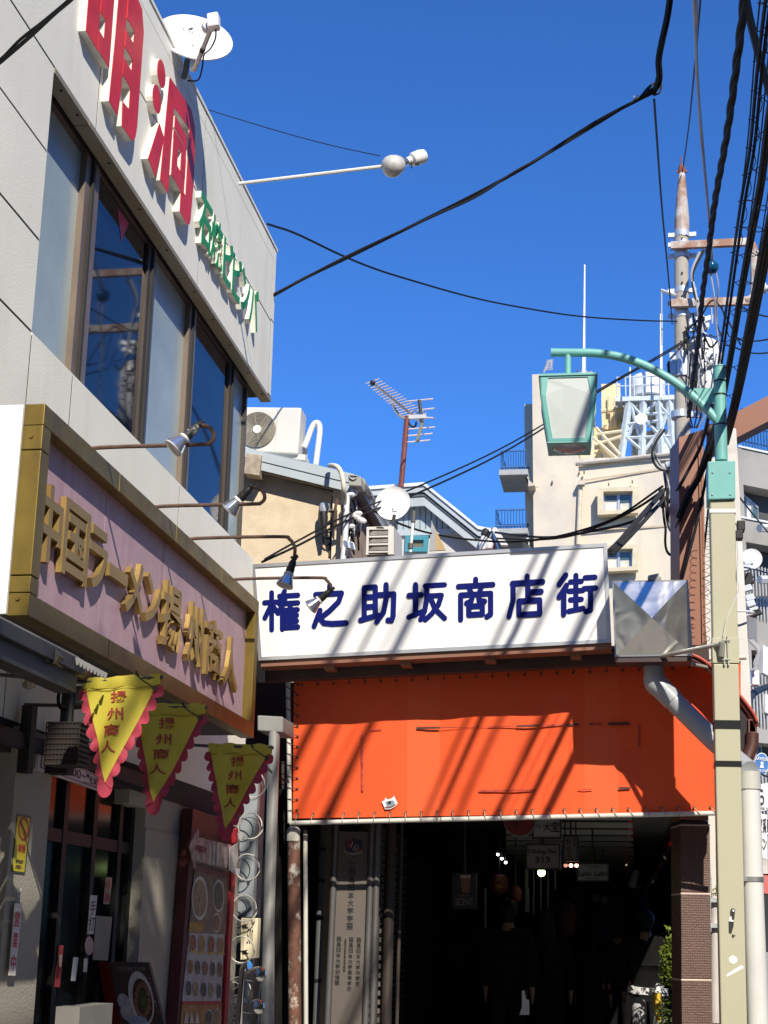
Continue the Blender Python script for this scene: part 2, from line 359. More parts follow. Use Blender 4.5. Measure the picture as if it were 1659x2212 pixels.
# ---- ground floor: piers, beam, door opening
MB().box((XW - 6.9, 4.2, 0.0), (XW - 2.2, 13.55, 2.45)).build('inner_wall', M('restaurant_dark', (0.03, 0.025, 0.022), 0.9), bld)
MB().box((XW - 2.2, 4.2, -0.1), (XW - 0.1, 13.5, 0.02)).build('inner_floor', M('inner_floor', (0.09, 0.08, 0.07), 0.7), bld)
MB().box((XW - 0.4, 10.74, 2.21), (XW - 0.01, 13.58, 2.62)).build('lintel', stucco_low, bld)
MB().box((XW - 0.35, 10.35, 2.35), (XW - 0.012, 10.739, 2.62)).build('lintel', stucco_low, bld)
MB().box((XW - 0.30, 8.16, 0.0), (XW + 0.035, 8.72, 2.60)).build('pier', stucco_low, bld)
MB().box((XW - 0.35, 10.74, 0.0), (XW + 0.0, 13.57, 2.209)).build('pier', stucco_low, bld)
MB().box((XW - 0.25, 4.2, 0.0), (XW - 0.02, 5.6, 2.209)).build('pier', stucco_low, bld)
wood = M('dark_timber', (0.02, 0.017, 0.015), 0.7, var=0.3)
MB().box((XW + 0.036, 4.5, 2.47), (XW + 0.075, 10.7, 2.56)).build('timber_rail', wood, bld)
MB().box((XW + 0.036, 8.17, 2.34), (XW + 0.10, 8.25, 2.72)).build('timber_post', wood, bld)
# sliding doors
dframe = M('door_frame_black', (0.010, 0.011, 0.011), 0.5, spec=0.2)
dgl = M('door_glass', (0.005, 0.006, 0.007), 0.12, spec=0.12)
door = MB()
DX = XW - 0.12
for y in (8.72, 9.30, 9.86, 10.40, 10.66): door.box((DX - 0.04, y, 0), (DX + 0.035, y + 0.075, 2.62))
door.box((DX - 0.04, 8.72, 2.02), (DX + 0.03, 10.74, 2.10)); door.box((DX - 0.04, 8.72, 0), (DX + 0.03, 10.74, 0.12))
dr = door.build('sliding_door', dframe, bld)
for y0, y1 in ((8.795, 9.30), (9.375, 9.86), (9.935, 10.40), (10.475, 10.66)):
    MB().box((DX - 0.006, y0, 0.12), (DX, y1, 2.62)).build('pane', dgl, dr)
lg = M('lit_shelf', (0.25, 0.14, 0.06), 0.6)
MB().box((DX - 0.5, 8.85, 1.92), (DX - 0.3, 9.6, 1.95)).build('inner_shelf', lg, bld)
# window with dark frame at far left
MB().box((XW - 0.2, 5.6, 0.0), (XW - 0.1, 8.16, 2.62)).build('side_window', dgl, bld)
# ================================================================== GOLD FRAMED RESTAURANT SIGN
gold = M('brass_sheet', (0.215, 0.15, 0.032), 0.45, metal=0.6, var=0.18, vs=5, dirt=0.45, dirt_rgb=(0.11, 0.065, 0.03), ds=3, streak=0.55)
gold_let = M('gold_letter_face', (0.40, 0.265, 0.085), 0.45, metal=0.6, var=0.12, dirt=0.2, dirt_rgb=(0.16, 0.09, 0.03), ds=4)
pink = M('pink_panel', (0.46, 0.31, 0.36), 0.5, var=0.12, vs=1.5, dirt=0.5, dirt_rgb=(0.30, 0.16, 0.21), ds=1.6, streak=0.8)
SX, SY0, SY1, SZ0, SZ1 = -2.88, 7.02, 11.86, 2.995, 4.11
sg = thing('restaurant_sign', 'purple pink signboard with brass frame and raised gold Chinese lettering above the restaurant door', 'sign', (SX - 0.3, 9.4, SZ0))
back = MB().box((XW + 0.03, SY0 + 0.03, SZ0 + 0.02), (SX - 0.10, SY1 - 0.03, SZ1 - 0.02)).build('sign_box', M('sign_back', (0.06, 0.055, 0.05), 0.8), sg)
# near end cover, white enamel with rust
MB().box((XW + 0.02, SY0 - 0.004, SZ0 + 0.01), (SX - 0.115, SY0 + 0.03, SZ1 - 0.005)).build('end_cover', M('white_enamel', (0.85, 0.85, 0.84), 0.4, var=0.02, dirt=0.35, dirt_rgb=(0.5, 0.36, 0.2), thr=0.64), sg)
vent = MB()
for k in range(7): vent.obox((XW + 0.10, SY0 - 0.012, SZ1 - 0.10 - k * 0.035), (0.05, 0, 0), (0, 0.006, 0.006), (0, 0, 0.01))
vent.build('vent_slats', M('vent_grey', (0.3, 0.27, 0.24), 0.7, dirt=0.4), sg)
# frame: four rails of several brass sheets each, seams recessed
fw = 0.115
ys = [SY0, 8.25, 9.45, 10.65, SY1]
for a, b in zip(ys[:-1], ys[1:]):
    MB().box((SX - 0.11, a + 0.003, SZ1 - fw), (SX, b - 0.003, SZ1)).build('frame_rail', gold, sg, bevel=0.004)
    MB().box((SX - 0.11, a + 0.003, SZ0), (SX, b - 0.003, SZ0 + fw)).build('frame_rail', gold, sg, bevel=0.004)
for z0, z1 in ((SZ0 + fw, 3.2), (3.2, 3.86), (3.86, SZ1 - fw)):
    MB().box((SX - 0.11, SY0, z0 + 0.003), (SX, SY0 + fw, z1 - 0.003)).build('frame_post', gold, sg, bevel=0.004)
MB().box((SX - 0.11, SY1 - fw, SZ0 + fw), (SX, SY1, SZ1 - fw)).build('frame_post', gold, sg, bevel=0.004)
for z in (3.08, 3.93):
    MB().lathe([(0.012, 0), (0.008, 0.006)], (SX - 0.06, SY0 - 0.001, z), (0, -1, 0), 10).build('rivet', gold, sg)
PX = SX - 0.075
for a, b in ((SY0 + fw, 8.25), (8.25, 9.45), (9.45, 10.65), (10.65, SY1 - fw)):
    MB().box((PX - 0.01, a + 0.0025, SZ0 + fw), (PX, b - 0.0025, SZ1 - fw)).build('sign_panel', pink, sg)
for ch, y0, y1, z0, z1 in (('中', 7.12, 7.47, 3.33, 3.75), ('国', 7.50, 7.90, 3.33, 3.75), ('ラ', 7.91, 8.22, 3.36, 3.72), ('ー', 8.26, 8.60, 3.49, 3.57), ('メ', 8.58, 8.92, 3.35, 3.70),
                           ('ン', 8.97, 9.29, 3.37, 3.69), ('揚', 9.34, 9.78, 3.29, 3.73), ('州', 9.93, 10.35, 3.29, 3.72), ('商', 10.42, 10.88, 3.28, 3.71), ('人', 10.93, 11.38, 3.28, 3.68)):
    q = quadX(PX + 0.012, y0, z0, y1, z1)
    text_obj(ch, q, gold_let, sg, 'letter', 0.034, 0.022)
# ================================================================== GOOSENECK SPOT LAMPS ON THE SIGN
rust_pipe = M('rusty_brown_pipe', (0.10, 0.055, 0.04), 0.7, var=0.3, vs=12)
blk = M('black_rubber', (0.012, 0.012, 0.012), 0.55)
bulb_gl = M('lamp_glass', (0.55, 0.55, 0.53), 0.15, var=0.08)
chrome = M('reflector_chrome', (0.75, 0.75, 0.76), 0.15, metal=0.9)
flaky = M('flaking_socket', (0.02, 0.02, 0.02), 0.6, var=0.2, dirt=1.0, dirt_rgb=(0.62, 0.62, 0.60), ds=28, thr=0.50)
ARMX0 = SX - 0.06
def spot_lamp(y, z, L, curl, head, aim, label, drop):
    t = thing('spot_lamp', label, 'lamp', (ARMX0, y, z), 'spot lamps on arms along the top of the restaurant sign')
    x1 = ARMX0 + L
    if curl == 'up': pts = [(ARMX0, y, SZ1 - 0.02), (ARMX0, y, z - 0.03), (ARMX0 + 0.03, y, z), (x1 - 0.1, y, z), (x1 - 0.02, y, z + 0.01), (x1, y, z + 0.05), (x1 - 0.03, y, z + 0.10), (x1 - 0.09, y, z + 0.12)]
    else: pts = [(ARMX0, y, SZ1 - 0.02), (ARMX0, y, z - 0.03), (ARMX0 + 0.03, y, z), (x1 - 0.12, y, z), (x1 - 0.04, y, z - 0.02), (x1, y, z - 0.08), (x1, y, z - drop)]
    MB().tube(spline(pts, 6), 0.0125, 8).build('arm', rust_pipe, t, True)
    e = V(pts[-1]); a = V(aim).normalized()
    K_ = 0.66
    def lz(pr): return [(a * K_, b * K_) for a, b in pr]
    k = MB().ball(e, 0.021, 10); k.tube([e + V((-0.026, 0, 0.008)), e + V((0.028, 0, 0.012))], 0.009, 8); k.tube([e + V((0, -0.022, 0)), e + V((0, 0.022, 0))], 0.010, 8)
    k.tube([e + V((0.012, 0, 0.0)), e + V((0.020, 0, 0.028))], 0.005, 6)
    k.build('joint_knuckle', blk, t, True)
    MB().lathe(lz([(0.022, 0.0), (0.034, 0.02), (0.040, 0.05), (0.040, 0.10), (0.045, 0.105), (0.046, 0.118), (0.043, 0.12), (0.043, 0.128), (0.046, 0.13), (0.046, 0.14), (0.043, 0.142), (0.046, 0.15), (0.046, 0.16)]), e + a * 0.010, a, 16).build('socket', flaky if 'flaking' in label else blk, t, True)
    MB().lathe(lz([(0.046, 0), (0.054, 0.01), (0.054, 0.022)]), e + a * 0.112, a, 16).build('collar', M('collar_white', (0.7, 0.69, 0.66), 0.5), t, True)
    MB().lathe(lz([(0.044, 0.0), (0.055, 0.03), (0.085, 0.10), (0.093, 0.125)]), e + a * 0.126, a, 24, cap=False).build('reflector', chrome, t, True)
    MB().lathe(lz([(0.093, 0.0), (0.088, 0.012), (0.05, 0.022), (0.001, 0.026)]), e + a * 0.2085, a, 24).build('bulb', bulb_gl, t, True)
    return t
def armXY(p0, p1):
    """arm start on the sign top rail and its tip, both seen in the picture"""
    a = atX(p0, ARMX0); b = atY(p1, a.y); return a.y, a.z, b.x - ARMX0
y, z, L = armXY(c3(560, 322), c3(1268, 322)); spot_lamp(y, 4.17, L, 'up', 0, (-0.62, -0.28, -0.75), 'spot lamp with flaking white socket on the nearest rusty arm over the brass frame', 0)
y, z, L = armXY(c3(935, 663), c3(1570, 655)); spot_lamp(y, 4.17, L, 'up', 0, (-0.70, 0.1, -0.72), 'black spot lamp tilted in front of the beige house corner, second from the camera', 0)
y, z, L = armXY(c3(1140, 855), d8(1165, 965)); spot_lamp(y, 4.17, L, 'down', 0, (-0.25, -0.18, -0.95), 'spot lamp hanging straight down before the top left corner of the white sign', 0.16)
y, z, L = armXY(d8(680, 1308), d8(1462, 1330)); spot_lamp(y, 4.17, L, 'down', 0, (-0.72, 0.0, -0.60), 'spot lamp pointing sideways in front of the blue lettering, farthest of the row', 0.10)
# ================================================================== ARCADE NAME SIGN
alu = M('aluminium', (0.62, 0.63, 0.64), 0.35, metal=0.8, var=0.08)
sign_white = M('acrylic_white', (0.75, 0.75, 0.735), 0.4, var=0.015, vs=0.6, dirt=0.12, dirt_rgb=(0.6, 0.6, 0.58), ds=0.8)
navy = M('navy_print', (0.003, 0.008, 0.12), 0.6, var=0.1, spec=0.1)
SGY = 14.0
q = [atY(p, SGY) for p in ((543, 1219), (1311, 1173), (1321, 1388), (558, 1427))]
asn = thing('arcade_sign', 'long white illuminated box sign with dark blue characters over the arcade entrance', 'sign', tuple(q[3]))
DEP = V((0, 0.26, 0))
def inset(q, a):
    u = (q[1] - q[0]).normalized() * a; v = (q[3] - q[0]).normalized() * a
    return [q[0] + u + v, q[1] - u + v, q[2] - u - v, q[3] + u - v]
MB().ring(q, inset(q, 0.035), DEP).build('frame', alu, asn)
qi = inset(q, 0.0352)
MB().prism([p + V((0, 0.012, 0)) for p in qi], (0, 0.2, 0)).build('face_panel', sign_white, asn)
G = {
 '権': [[(4, 28), (44, 28)], [(24, 4), (24, 96)], [(24, 32), (5, 66)], [(25, 34), (42, 56)], [(60, 2), (50, 22)], [(46, 14), (97, 14)], [(46, 33), (97, 33)], [(62, 14), (60, 30), (44, 52)], [(54, 44), (54, 96)],
       [(54, 50), (96, 50)], [(54, 64), (94, 64)], [(54, 78), (94, 78)], [(54, 93), (97, 93)], [(76, 34), (76, 93)]],
 '之': [[(52, 2), (52, 14)], [(14, 22), (84, 22)], [(84, 22), (76, 42), (52, 62), (30, 76)], [(26, 60), (10, 96)], [(22, 74), (36, 90), (58, 93), (96, 93)]],
 '助': [[(14, 8), (14, 84)], [(14, 8), (44, 8)], [(44, 8), (44, 78)], [(14, 32), (44, 32)], [(14, 56), (44, 56)], [(4, 88), (50, 78)], [(54, 28), (94, 28)], [(94, 28), (92, 82), (88, 93), (78, 92)], [(73, 4), (73, 40), (66, 72), (48, 94)]],
 '坂': [[(4, 32), (36, 32)], [(21, 6), (21, 80)], [(3, 86), (38, 74)], [(46, 10), (96, 10)], [(50, 10), (50, 44), (44, 74), (34, 94)], [(54, 36), (88, 36)], [(88, 36), (80, 60), (62, 82), (46, 95)], [(60, 42), (72, 70), (96, 94)]],
 '商': [[(50, 2), (50, 14)], [(4, 17), (96, 17)], [(32, 20), (38, 34)], [(66, 20), (60, 34)], [(10, 38), (90, 38)], [(10, 38), (10, 96)], [(90, 38), (90, 88), (80, 93)], [(42, 42), (38, 54), (26, 58)], [(58, 42), (60, 54), (74, 56)], [(32, 66), (68, 66), (68, 86), (32, 86), (32, 66)]],
 '店': [[(54, 2), (54, 14)], [(14, 17), (96, 17)], [(16, 17), (16, 56), (5, 94)], [(56, 26), (56, 58)], [(56, 40), (92, 40)], [(32, 60), (88, 60), (88, 92), (32, 92), (32, 60)]],
 '街': [[(22, 3), (5, 24)], [(24, 28), (5, 54)], [(17, 44), (17, 96)], [(34, 20), (62, 20)], [(48, 5), (48, 42)], [(30, 42), (66, 42)], [(34, 63), (62, 63)], [(48, 48), (48, 86)], [(30, 90), (66, 85)], [(72, 12), (97, 12)], [(69, 38), (99, 38)], [(86, 38), (86, 90), (74, 93)]],
}
boxes = {'権': (85, 235, 250, 418), '之': (285, 210, 455, 402), '助': (490, 206, 660, 390), '坂': (694, 198, 870, 380), '商': (902, 184, 1074, 374), '店': (1114, 172, 1284, 364), '街': (1325, 162, 1502, 352)}
for ch, (x0, y0, x1, y1) in boxes.items():
    sl = -0.055 * (x1 - x0) / 2
    r = [d2(x0 + 7, y0 + 7 - sl), d2(x1 - 7, y0 + 7 + sl), d2(x1 - 7, y1 - 7 + sl), d2(x0 + 7, y1 - 7 - sl)]
    qq = [atY(p, SGY + 0.0115) for p in r]
    mb = MB()
    for st in G[ch]: stroke(mb, st, 6.9, qq, 0.002)
    mb.build('character', navy, asn)
for p in (c9(166, 217), c9(193, 700)): MB().lathe([(0.012, 0), (0.008, 0.004)], atY(p, SGY - 0.001), (0, -1, 0), 8).build('screw', alu, asn)
# beam under the sign, brown painted steel with brackets
brown = M('brown_steel', (0.235, 0.105, 0.065), 0.5, var=0.08, dirt=0.2, dirt_rgb=(0.12, 0.06, 0.04))
bm_ = thing('sign_beam', 'brown steel beam carrying the white arcade sign', 'beam', tuple(q[3] - V((0, 0, 0.2))))
dn = V((0, 0, -1))
MB().prism([q[3] + V((0.02, 0.03, -0.003)), q[2] + V((0, 0.03, -0.003)), q[2] + V((0, 0.03, -0.055)), q[3] + V((0.02, 0.03, -0.055))], (0, 0.24, 0)).build('channel', brown, bm_)
MB().prism([q[3] + V((0.0, 0.30, -0.002)), q[2] + V((0.9, 0.30, 0.03)), q[2] + V((0.9, 0.30, -0.12)), q[3] + V((0, 0.30, -0.15))], (0, 0.12, 0)).build('girder', M('dark_girder', (0.06, 0.035, 0.03), 0.7, var=0.3), bm_)
for t in (0.2, 0.42, 0.66, 0.9):
    c = q[3].lerp(q[2], t) + V((0, 0.3, -0.075)); MB().obox(c, (0.05, 0, 0), (0, 0.19, 0), (0, 0, 0.022)).build('bracket', brown, bm_)
# ================================================================== RED BANNER IN ITS PIPE FRAME
BY = 14.6
bq = [atY(p, BY) for p in ((635, 1472), (1600, 1428), (1600, 1752), (633, 1768))]
ban = thing('banner', 'large plain orange red vinyl sheet laced to a pipe frame under the arcade sign', 'banner', tuple(bq[3]))
vinyl = M('red_vinyl', (0.78, 0.098, 0.026), 0.55, spec=0.2, var=0.05, vs=1.2, dirt=0.30, dirt_rgb=(0.62, 0.068, 0.02), ds=1.0, streak=0.15, bump=0.22, bs=7)
vinyl2 = M('faded_red_vinyl', (0.81, 0.118, 0.036), 0.55, spec=0.2, var=0.05, vs=1.2, dirt=0.30, dirt_rgb=(0.62, 0.068, 0.02), ds=1.0, streak=0.15, bump=0.22, bs=7)
tape_m = M('tape_residue', (0.07, 0.022, 0.016), 0.7, var=0.5, vs=20)
def bpt(p, lift=0.0): return atY(p, BY - lift)
us = [0.0, 0.262, 0.337, 0.66, 0.735, 1.0]
NZ = 10
for k in range(5):
    u0, u1 = us[k], us[k + 1]; nU = max(2, int((u1 - u0) * 40)); vs = []; fs = []
    for i in range(nU + 1):
        for j in range(NZ + 1):
            u = u0 + (u1 - u0) * i / nU; v = j / NZ
            wv = 0.010 * math.sin(u * 31 + v * 2) * math.sin(math.pi * v) + 0.006 * math.sin(u * 83) * v ** 3 + 0.004 * math.sin(u * 60 + v * 9)
            vs.append(bil(bq, u, v) + V((0, -wv - (0.0015 if k % 2 else 0), 0)))
    for i in range(nU):
        for j in range(NZ): a = i * (NZ + 1) + j; fs.append((a, a + 1, a + NZ + 2, a + NZ + 1))
    n0 = len(vs); vs2 = vs + [p + V((0, 0.003, 0)) for p in vs]
    fs += [tuple(i + n0 for i in f)[::-1] for f in fs]
    MB().add(vs2, fs).build('vinyl_strip', vinyl2 if k % 2 else vinyl, ban, True)
steel = M('worn_white_pipe', (0.60, 0.58, 0.52), 0.5, var=0.1, vs=8, dirt=0.75, dirt_rgb=(0.13, 0.075, 0.035), ds=5, thr=0.56)
pr = 0.023
BL, BR = atY((626, 1778), BY - 0.02), atY((1612, 1755), BY - 0.02); TL, TR = atY((622, 1460), BY - 0.02), atY((1612, 1420), BY - 0.02)
MB().tube([BL, BL.lerp(BR, 0.34)], pr, 10).build('frame_pipe', steel, ban, True)
MB().tube([BL.lerp(BR, 0.342), BR], pr, 10).build('frame_pipe', steel, ban, True)
MB().tube([TL, TR], pr, 10).build('frame_pipe', steel, ban, True)
MB().tube([BL, TL], pr, 10).build('frame_pipe', steel, ban, True)
rope = M('lacing_cord', (0.36, 0.33, 0.25), 0.9)
cord_d = M('dark_lacing_cord', (0.05, 0.045, 0.04), 0.9)
eye = M('eyelet', (0.05, 0.03, 0.025), 0.5)
def tie(e, pipe, along, mt, nrm=V((0, -1, 0))):
    """cord from eyelet e round the pipe point and back"""
    MB().lathe([(0.006, 0), (0.013, 0.001), (0.011, 0.004)], e + V((0, -0.016, 0)), (0, -1, 0), 10).build('eyelet', eye, ban)
    p = pipe
    MB().tube(spline([e + V((0, -0.02, 0)), e.lerp(p, 0.5) + V((0, -0.034, 0)) + along * 0.4, p + V((0, -0.027, 0)) + along * 0.7, p + (p - e).normalized() * 0.026 + along], 3), 0.0042, 5).build('lacing', mt, ban)
for k in range(28):
    t = 0.012 + k * 0.0355
    e = bil(bq, t, 0.972); p = BL.lerp(BR, t + 0.006); tie(e, p, V((-0.028, 0, 0)), rope)
for k in range(13):
    t = 0.03 + k * 0.076
    tie(bil(bq, 0.010, t), TL.lerp(BL, t - 0.01), V((0, 0, 0.028)), cord_d)
for k in range(27):
    t = 0.02 + k * 0.0362
    tie(bil(bq, t, 0.03), TL.lerp(TR, t), V((0.02, 0, 0)), cord_d)
# tape left on the vinyl
def strip(x0, y0, x1, y1, h, mt=tape_m, name='tape_mark', lift=0.021):
    a, b = d2(x0, y0), d2(x1, y1); hh = h / 1.0703 / 1.8228 / 2
    s = abs(x1 - x0) > abs(y1 - y0)
    ox, oy = (0, hh) if s else (hh, 0)
    P = [bpt((a[0] - ox, a[1] - oy), lift), bpt((b[0] + (-ox if not s else 0), b[1] - oy), lift), bpt((b[0] + ox, b[1] + oy), lift), bpt((a[0] + ox, a[1] + oy), lift)]
    MB().prism(P, (0, 0.001, 0)).build(name, mt, ban)
fad = M('tape_residue_faint', (0.42, 0.05, 0.025), 0.7, var=0.4, vs=25)
for x0, y0, x1, y1, h, mt in ((738, 821, 838, 819, 9, tape_m), (840, 819, 900, 818, 3, tape_m), (1040, 815, 1160, 813, 5, fad), (1160, 813, 1252, 810, 9, tape_m), (1256, 810, 1376, 807, 8, fad), (1376, 807, 1424, 805, 8, tape_m),
                             (1465, 804, 1520, 803, 9, fad), (1546, 803, 1638, 801, 11, tape_m), (540, 828, 590, 826, 5, fad), (900, 819, 1040, 815, 1.5, tape_m), (509, 848, 511, 1085, 9, fad), (509, 880, 510, 990, 4, tape_m),
                             (1000, 1086, 1240, 1082, 8, fad), (1420, 1080, 1480, 1078, 5, fad), (1590, 1074, 1640, 1073, 9, tape_m), (1676, 800, 1677, 900, 8, fad)):
    strip(x0, y0, x1, y1, h, mt)
# small cup sticker with a white cut edge
def poly_on(pts, lift, mt, name, parent=ban): return MB().prism([bpt(d2(*p), lift) for p in pts], (0, 0.001, 0)).build(name, mt, parent)
st = poly_on([(592, 1130), (604, 1126), (606, 1114), (618, 1122), (636, 1116), (644, 1106), (650, 1120), (659, 1136), (650, 1150), (630, 1162), (606, 1163), (600, 1148)], 0.022, M('sticker_white', (0.8, 0.78, 0.75), 0.5), 'sticker')
poly_on([(606, 1132), (640, 1124), (648, 1136), (640, 1150), (616, 1156)], 0.0235, M('sticker_blue', (0.20, 0.27, 0.33), 0.5), 'sticker_print', st)
poly_on([(604, 1152), (630, 1152), (652, 1138), (650, 1146), (630, 1158), (608, 1159)], 0.025, M('sticker_brown', (0.16, 0.08, 0.05), 0.5), 'sticker_print', st)
poly_on([(616, 1130), (630, 1126), (632, 1138), (620, 1142)], 0.0262, M('sticker_black', (0.02, 0.02, 0.02), 0.5), 'sticker_print', st)
# ================================================================== BOX WITH POLISHED PYRAMID FACE AND DRAIN PIPE
steel_m = M('polished_steel', (0.74, 0.735, 0.72), 0.24, metal=1.0, var=0.06)
def wavy(m, scale, strength):
    t = m.node_tree; b = t.nodes['Principled BSDF']; tc = t.nodes.new('ShaderNodeTexCoord'); n = t.nodes.new('ShaderNodeTexNoise')
    n.inputs['Scale'].default_value = scale; n.inputs['Detail'].default_value = 0.6; n.inputs['Distortion'].default_value = 1.5
    bp = t.nodes.new('ShaderNodeBump'); bp.inputs['Strength'].default_value = strength; bp.inputs['Distance'].default_value = 0.05
    t.links.new(tc.outputs['Object'], n.inputs['Vector']); t.links.new(n.outputs['Fac'], bp.inputs['Height']); t.links.new(bp.outputs[0], b.inputs['Normal'])
wavy(steel_m, 3.5, 0.22)
PYY = 13.67
pq = [atY(p, PYY) for p in (c9(222, 376), c9(822, 368), c9(862, 968), c9(243, 978))]
pyr = thing('steel_panel_box', 'polished steel box with a pyramid shaped face at the right end of the arcade sign', 'box', tuple(pq[3]))
ap = atY(c9(537, 668), PYY - 0.16)
qi = inset(pq, 0.014)
for i in range(4):
    MB().prism([qi[i], qi[(i + 1) % 4], ap], (0, 0.004, 0)).build('face_facet', steel_m, pyr)
MB().ring(pq, inset(pq, 0.0145), (0, 0.30, 0)).build('rim', M('steel_rim', (0.6, 0.6, 0.6), 0.3, metal=0.9), pyr)
MB().prism([p + V((0, 0.30, 0)) for p in inset(pq, 0.004)], (0, 0.01, 0)).build('back_plate', M('dark_plate', (0.04, 0.03, 0.03), 0.7), pyr)
MB().prism([pq[3] + V((0.01, 0.01, -0.003)), pq[2] + V((-0.01, 0.01, -0.003)), pq[2] + V((-0.01, 0.28, -0.003)), pq[3] + V((0.01, 0.28, -0.003))], (0, 0, -0.045)).build('under_tray', M('dark_brown_tray', (0.05, 0.03, 0.028), 0.6), pyr)
clp = atY(c9(548, 360), PYY + 0.05)
MB().obox(clp, (0.05, 0, 0.01), (0, 0.05, 0), (0, 0, 0.03)).tube([clp, clp + V((0.07, 0, 0.0))], 0.02, 6).build('clamp', M('dull_zinc', (0.3, 0.3, 0.3), 0.5, metal=0.5), pyr)
grey_pvc = M('grey_pvc_pipe', (0.34, 0.36, 0.385), 0.4, var=0.06, dirt=0.15)
pale_pvc = M('pale_grey_pvc_pipe', (0.62, 0.62, 0.60), 0.5, var=0.05, dirt=0.3, dirt_rgb=(0.42, 0.42, 0.40), streak=0.25)
dp = thing('drain_pipe', 'fat grey drain pipe running diagonally from the steel box down behind the beige lamp post', 'pipe', tuple(atY((1640, 2212), 13.85)))
DY = 13.95
p0, p1, p2, p3 = atY(c9(548, 1050), DY), atY(c9(555, 1165), DY), atY(c9(640, 1260), DY), atY(c9(1035, 1650), DY)
p4 = atY((1617, 1665), 13.5); R = 0.092
MB().tube([p0 + V((0, 0, 0.08)), p0, p1], R, 16).build('pipe_stub', grey_pvc, dp, True)
MB().tube(spline([p1 + V((0, 0, 0.04)), p1 + V((0.01, 0, -0.03)), p1.lerp(p2, 0.6), p2], 4), R * 1.10, 16).build('elbow', grey_pvc, dp, True)
MB().tube([p2.lerp(p3, -0.03), p2.lerp(p3, 0.16)], R * 1.09, 16).build('socket', grey_pvc, dp, True)
MB().tube([p2, p3, p3.lerp(p4, 0.6), p4], R, 16).build('diagonal_pipe', grey_pvc, dp, True)
pv = thing('downpipe', 'white vertical downpipe with steel clips standing just right of the beige lamp post', 'pipe', tuple(atY((1638, 2212), 13.5)))
qa, qb = atY((1618, 1690), 13.5), atY((1637, 2230), 13.5); qc = V((qb.x, qb.y, 0.0))
MB().tube([p4.lerp(qa, 0.1), p4.lerp(qa, 0.4), qa.lerp(qb, 0.03)], R * 1.08, 16).build('elbow', M('beige_grey_elbow', (0.50, 0.49, 0.45), 0.5), pv, True)
MB().tube([qa, qb, qc], R * 0.98, 18).build('pipe', pale_pvc, pv, True)
for yy in (1905,): 
    c = qa.lerp(qb, (yy - 1690) / 540); MB().tube([c - V((0, 0, 0.02)), c + V((0, 0, 0.02))], R * 1.06, 18).obox(c + V((-0.07, -0.09, 0)), (0.02, 0, 0), (0, 0.02, 0), (0, 0, 0.018)).build('pipe_clip', M('zinc_clip', (0.5, 0.5, 0.48), 0.35, metal=0.8), pv, True)
# ================================================================== LAMP POST
LY = 13.2
beige = M('beige_paint', (0.45, 0.43, 0.30), 0.5, var=0.04, vs=1.5, dirt=0.18, dirt_rgb=(0.36, 0.34, 0.24), ds=1.5, streak=0.10)
teal = M('teal_paint', (0.17, 0.44, 0.40), 0.42, var=0.08, vs=4, dirt=0.15, dirt_rgb=(0.10, 0.30, 0.28), ds=3)
lp = thing('street_lamp', 'beige square street lamp post with curved teal arm and hanging teal lantern', 'street lamp', (atY((1585, 2212), LY).x, LY + 0.12, 0))
a0, a1 = atY((1533.5, 1080), LY), atY((1587.5, 1080), LY); b0, b1 = atY((1557, 2212), LY), atY((1614, 2212), LY)
g0 = b0 + (b0 - a0) * (b0.z / (a0.z - b0.z)); g1 = b1 + (b1 - a1) * (b1.z / (a1.z - b1.z)); g0.z = g1.z = 0
def post_seg(za, zb, grow=0.0, mt=beige, name='post', bev=0.012):
    def at(z):
        t = (a0.z - z) / (a0.z - 0); return a0.lerp(g0, t), a1.lerp(g1, t)
    (l0, r0), (l1, r1) = at(za), at(zb); k = V((grow, 0, 0)); yf = V((0, -grow, 0)); d = (r0 - l0).length
    D_ = V((0, d + 2 * grow, 0))
    return MB().add([l0 - k + yf, r0 + k + yf, r0 + k + yf + D_, l0 - k + yf + D_, l1 - k + yf, r1 + k + yf, r1 + k + yf + D_, l1 - k + yf + D_],
                    [(0, 1, 2, 3), (4, 5, 6, 7), (0, 1, 5, 4), (1, 2, 6, 5), (2, 3, 7, 6), (3, 0, 4, 7)]).build(name, mt, lp, bevel=bev)
zz = lambda p: atY(p, LY).z
zs = zz(c9(1120, 1026)); zp = zz(c9(1120, 826))
post_seg(a0.z, zs); post_seg(zs - 0.004, 0.0)
post_seg(zp, zs, 0.006, beige, 'cover_plate', 0.004)
tapem = M('black_tape', (0.012, 0.012, 0.013), 0.35)
post_seg(zz(c9(1140, 1478)), zz(c9(1140, 1500)), 0.004, tapem, 'tape_band', 0); post_seg(zz(c9(1140, 1503)), zz(c9(1140, 1546)), 0.005, tapem, 'tape_band', 0)
post_seg(zz(c9(1140, 1800)), zz(c9(1140, 1845)), 0.005, tapem, 'tape_band', 0)
post_seg(zz(c7(1400, 1112)), zz(c7(1400, 1133)), 0.006, M('white_strap', (0.75, 0.75, 0.73), 0.4), 'strap', 0)
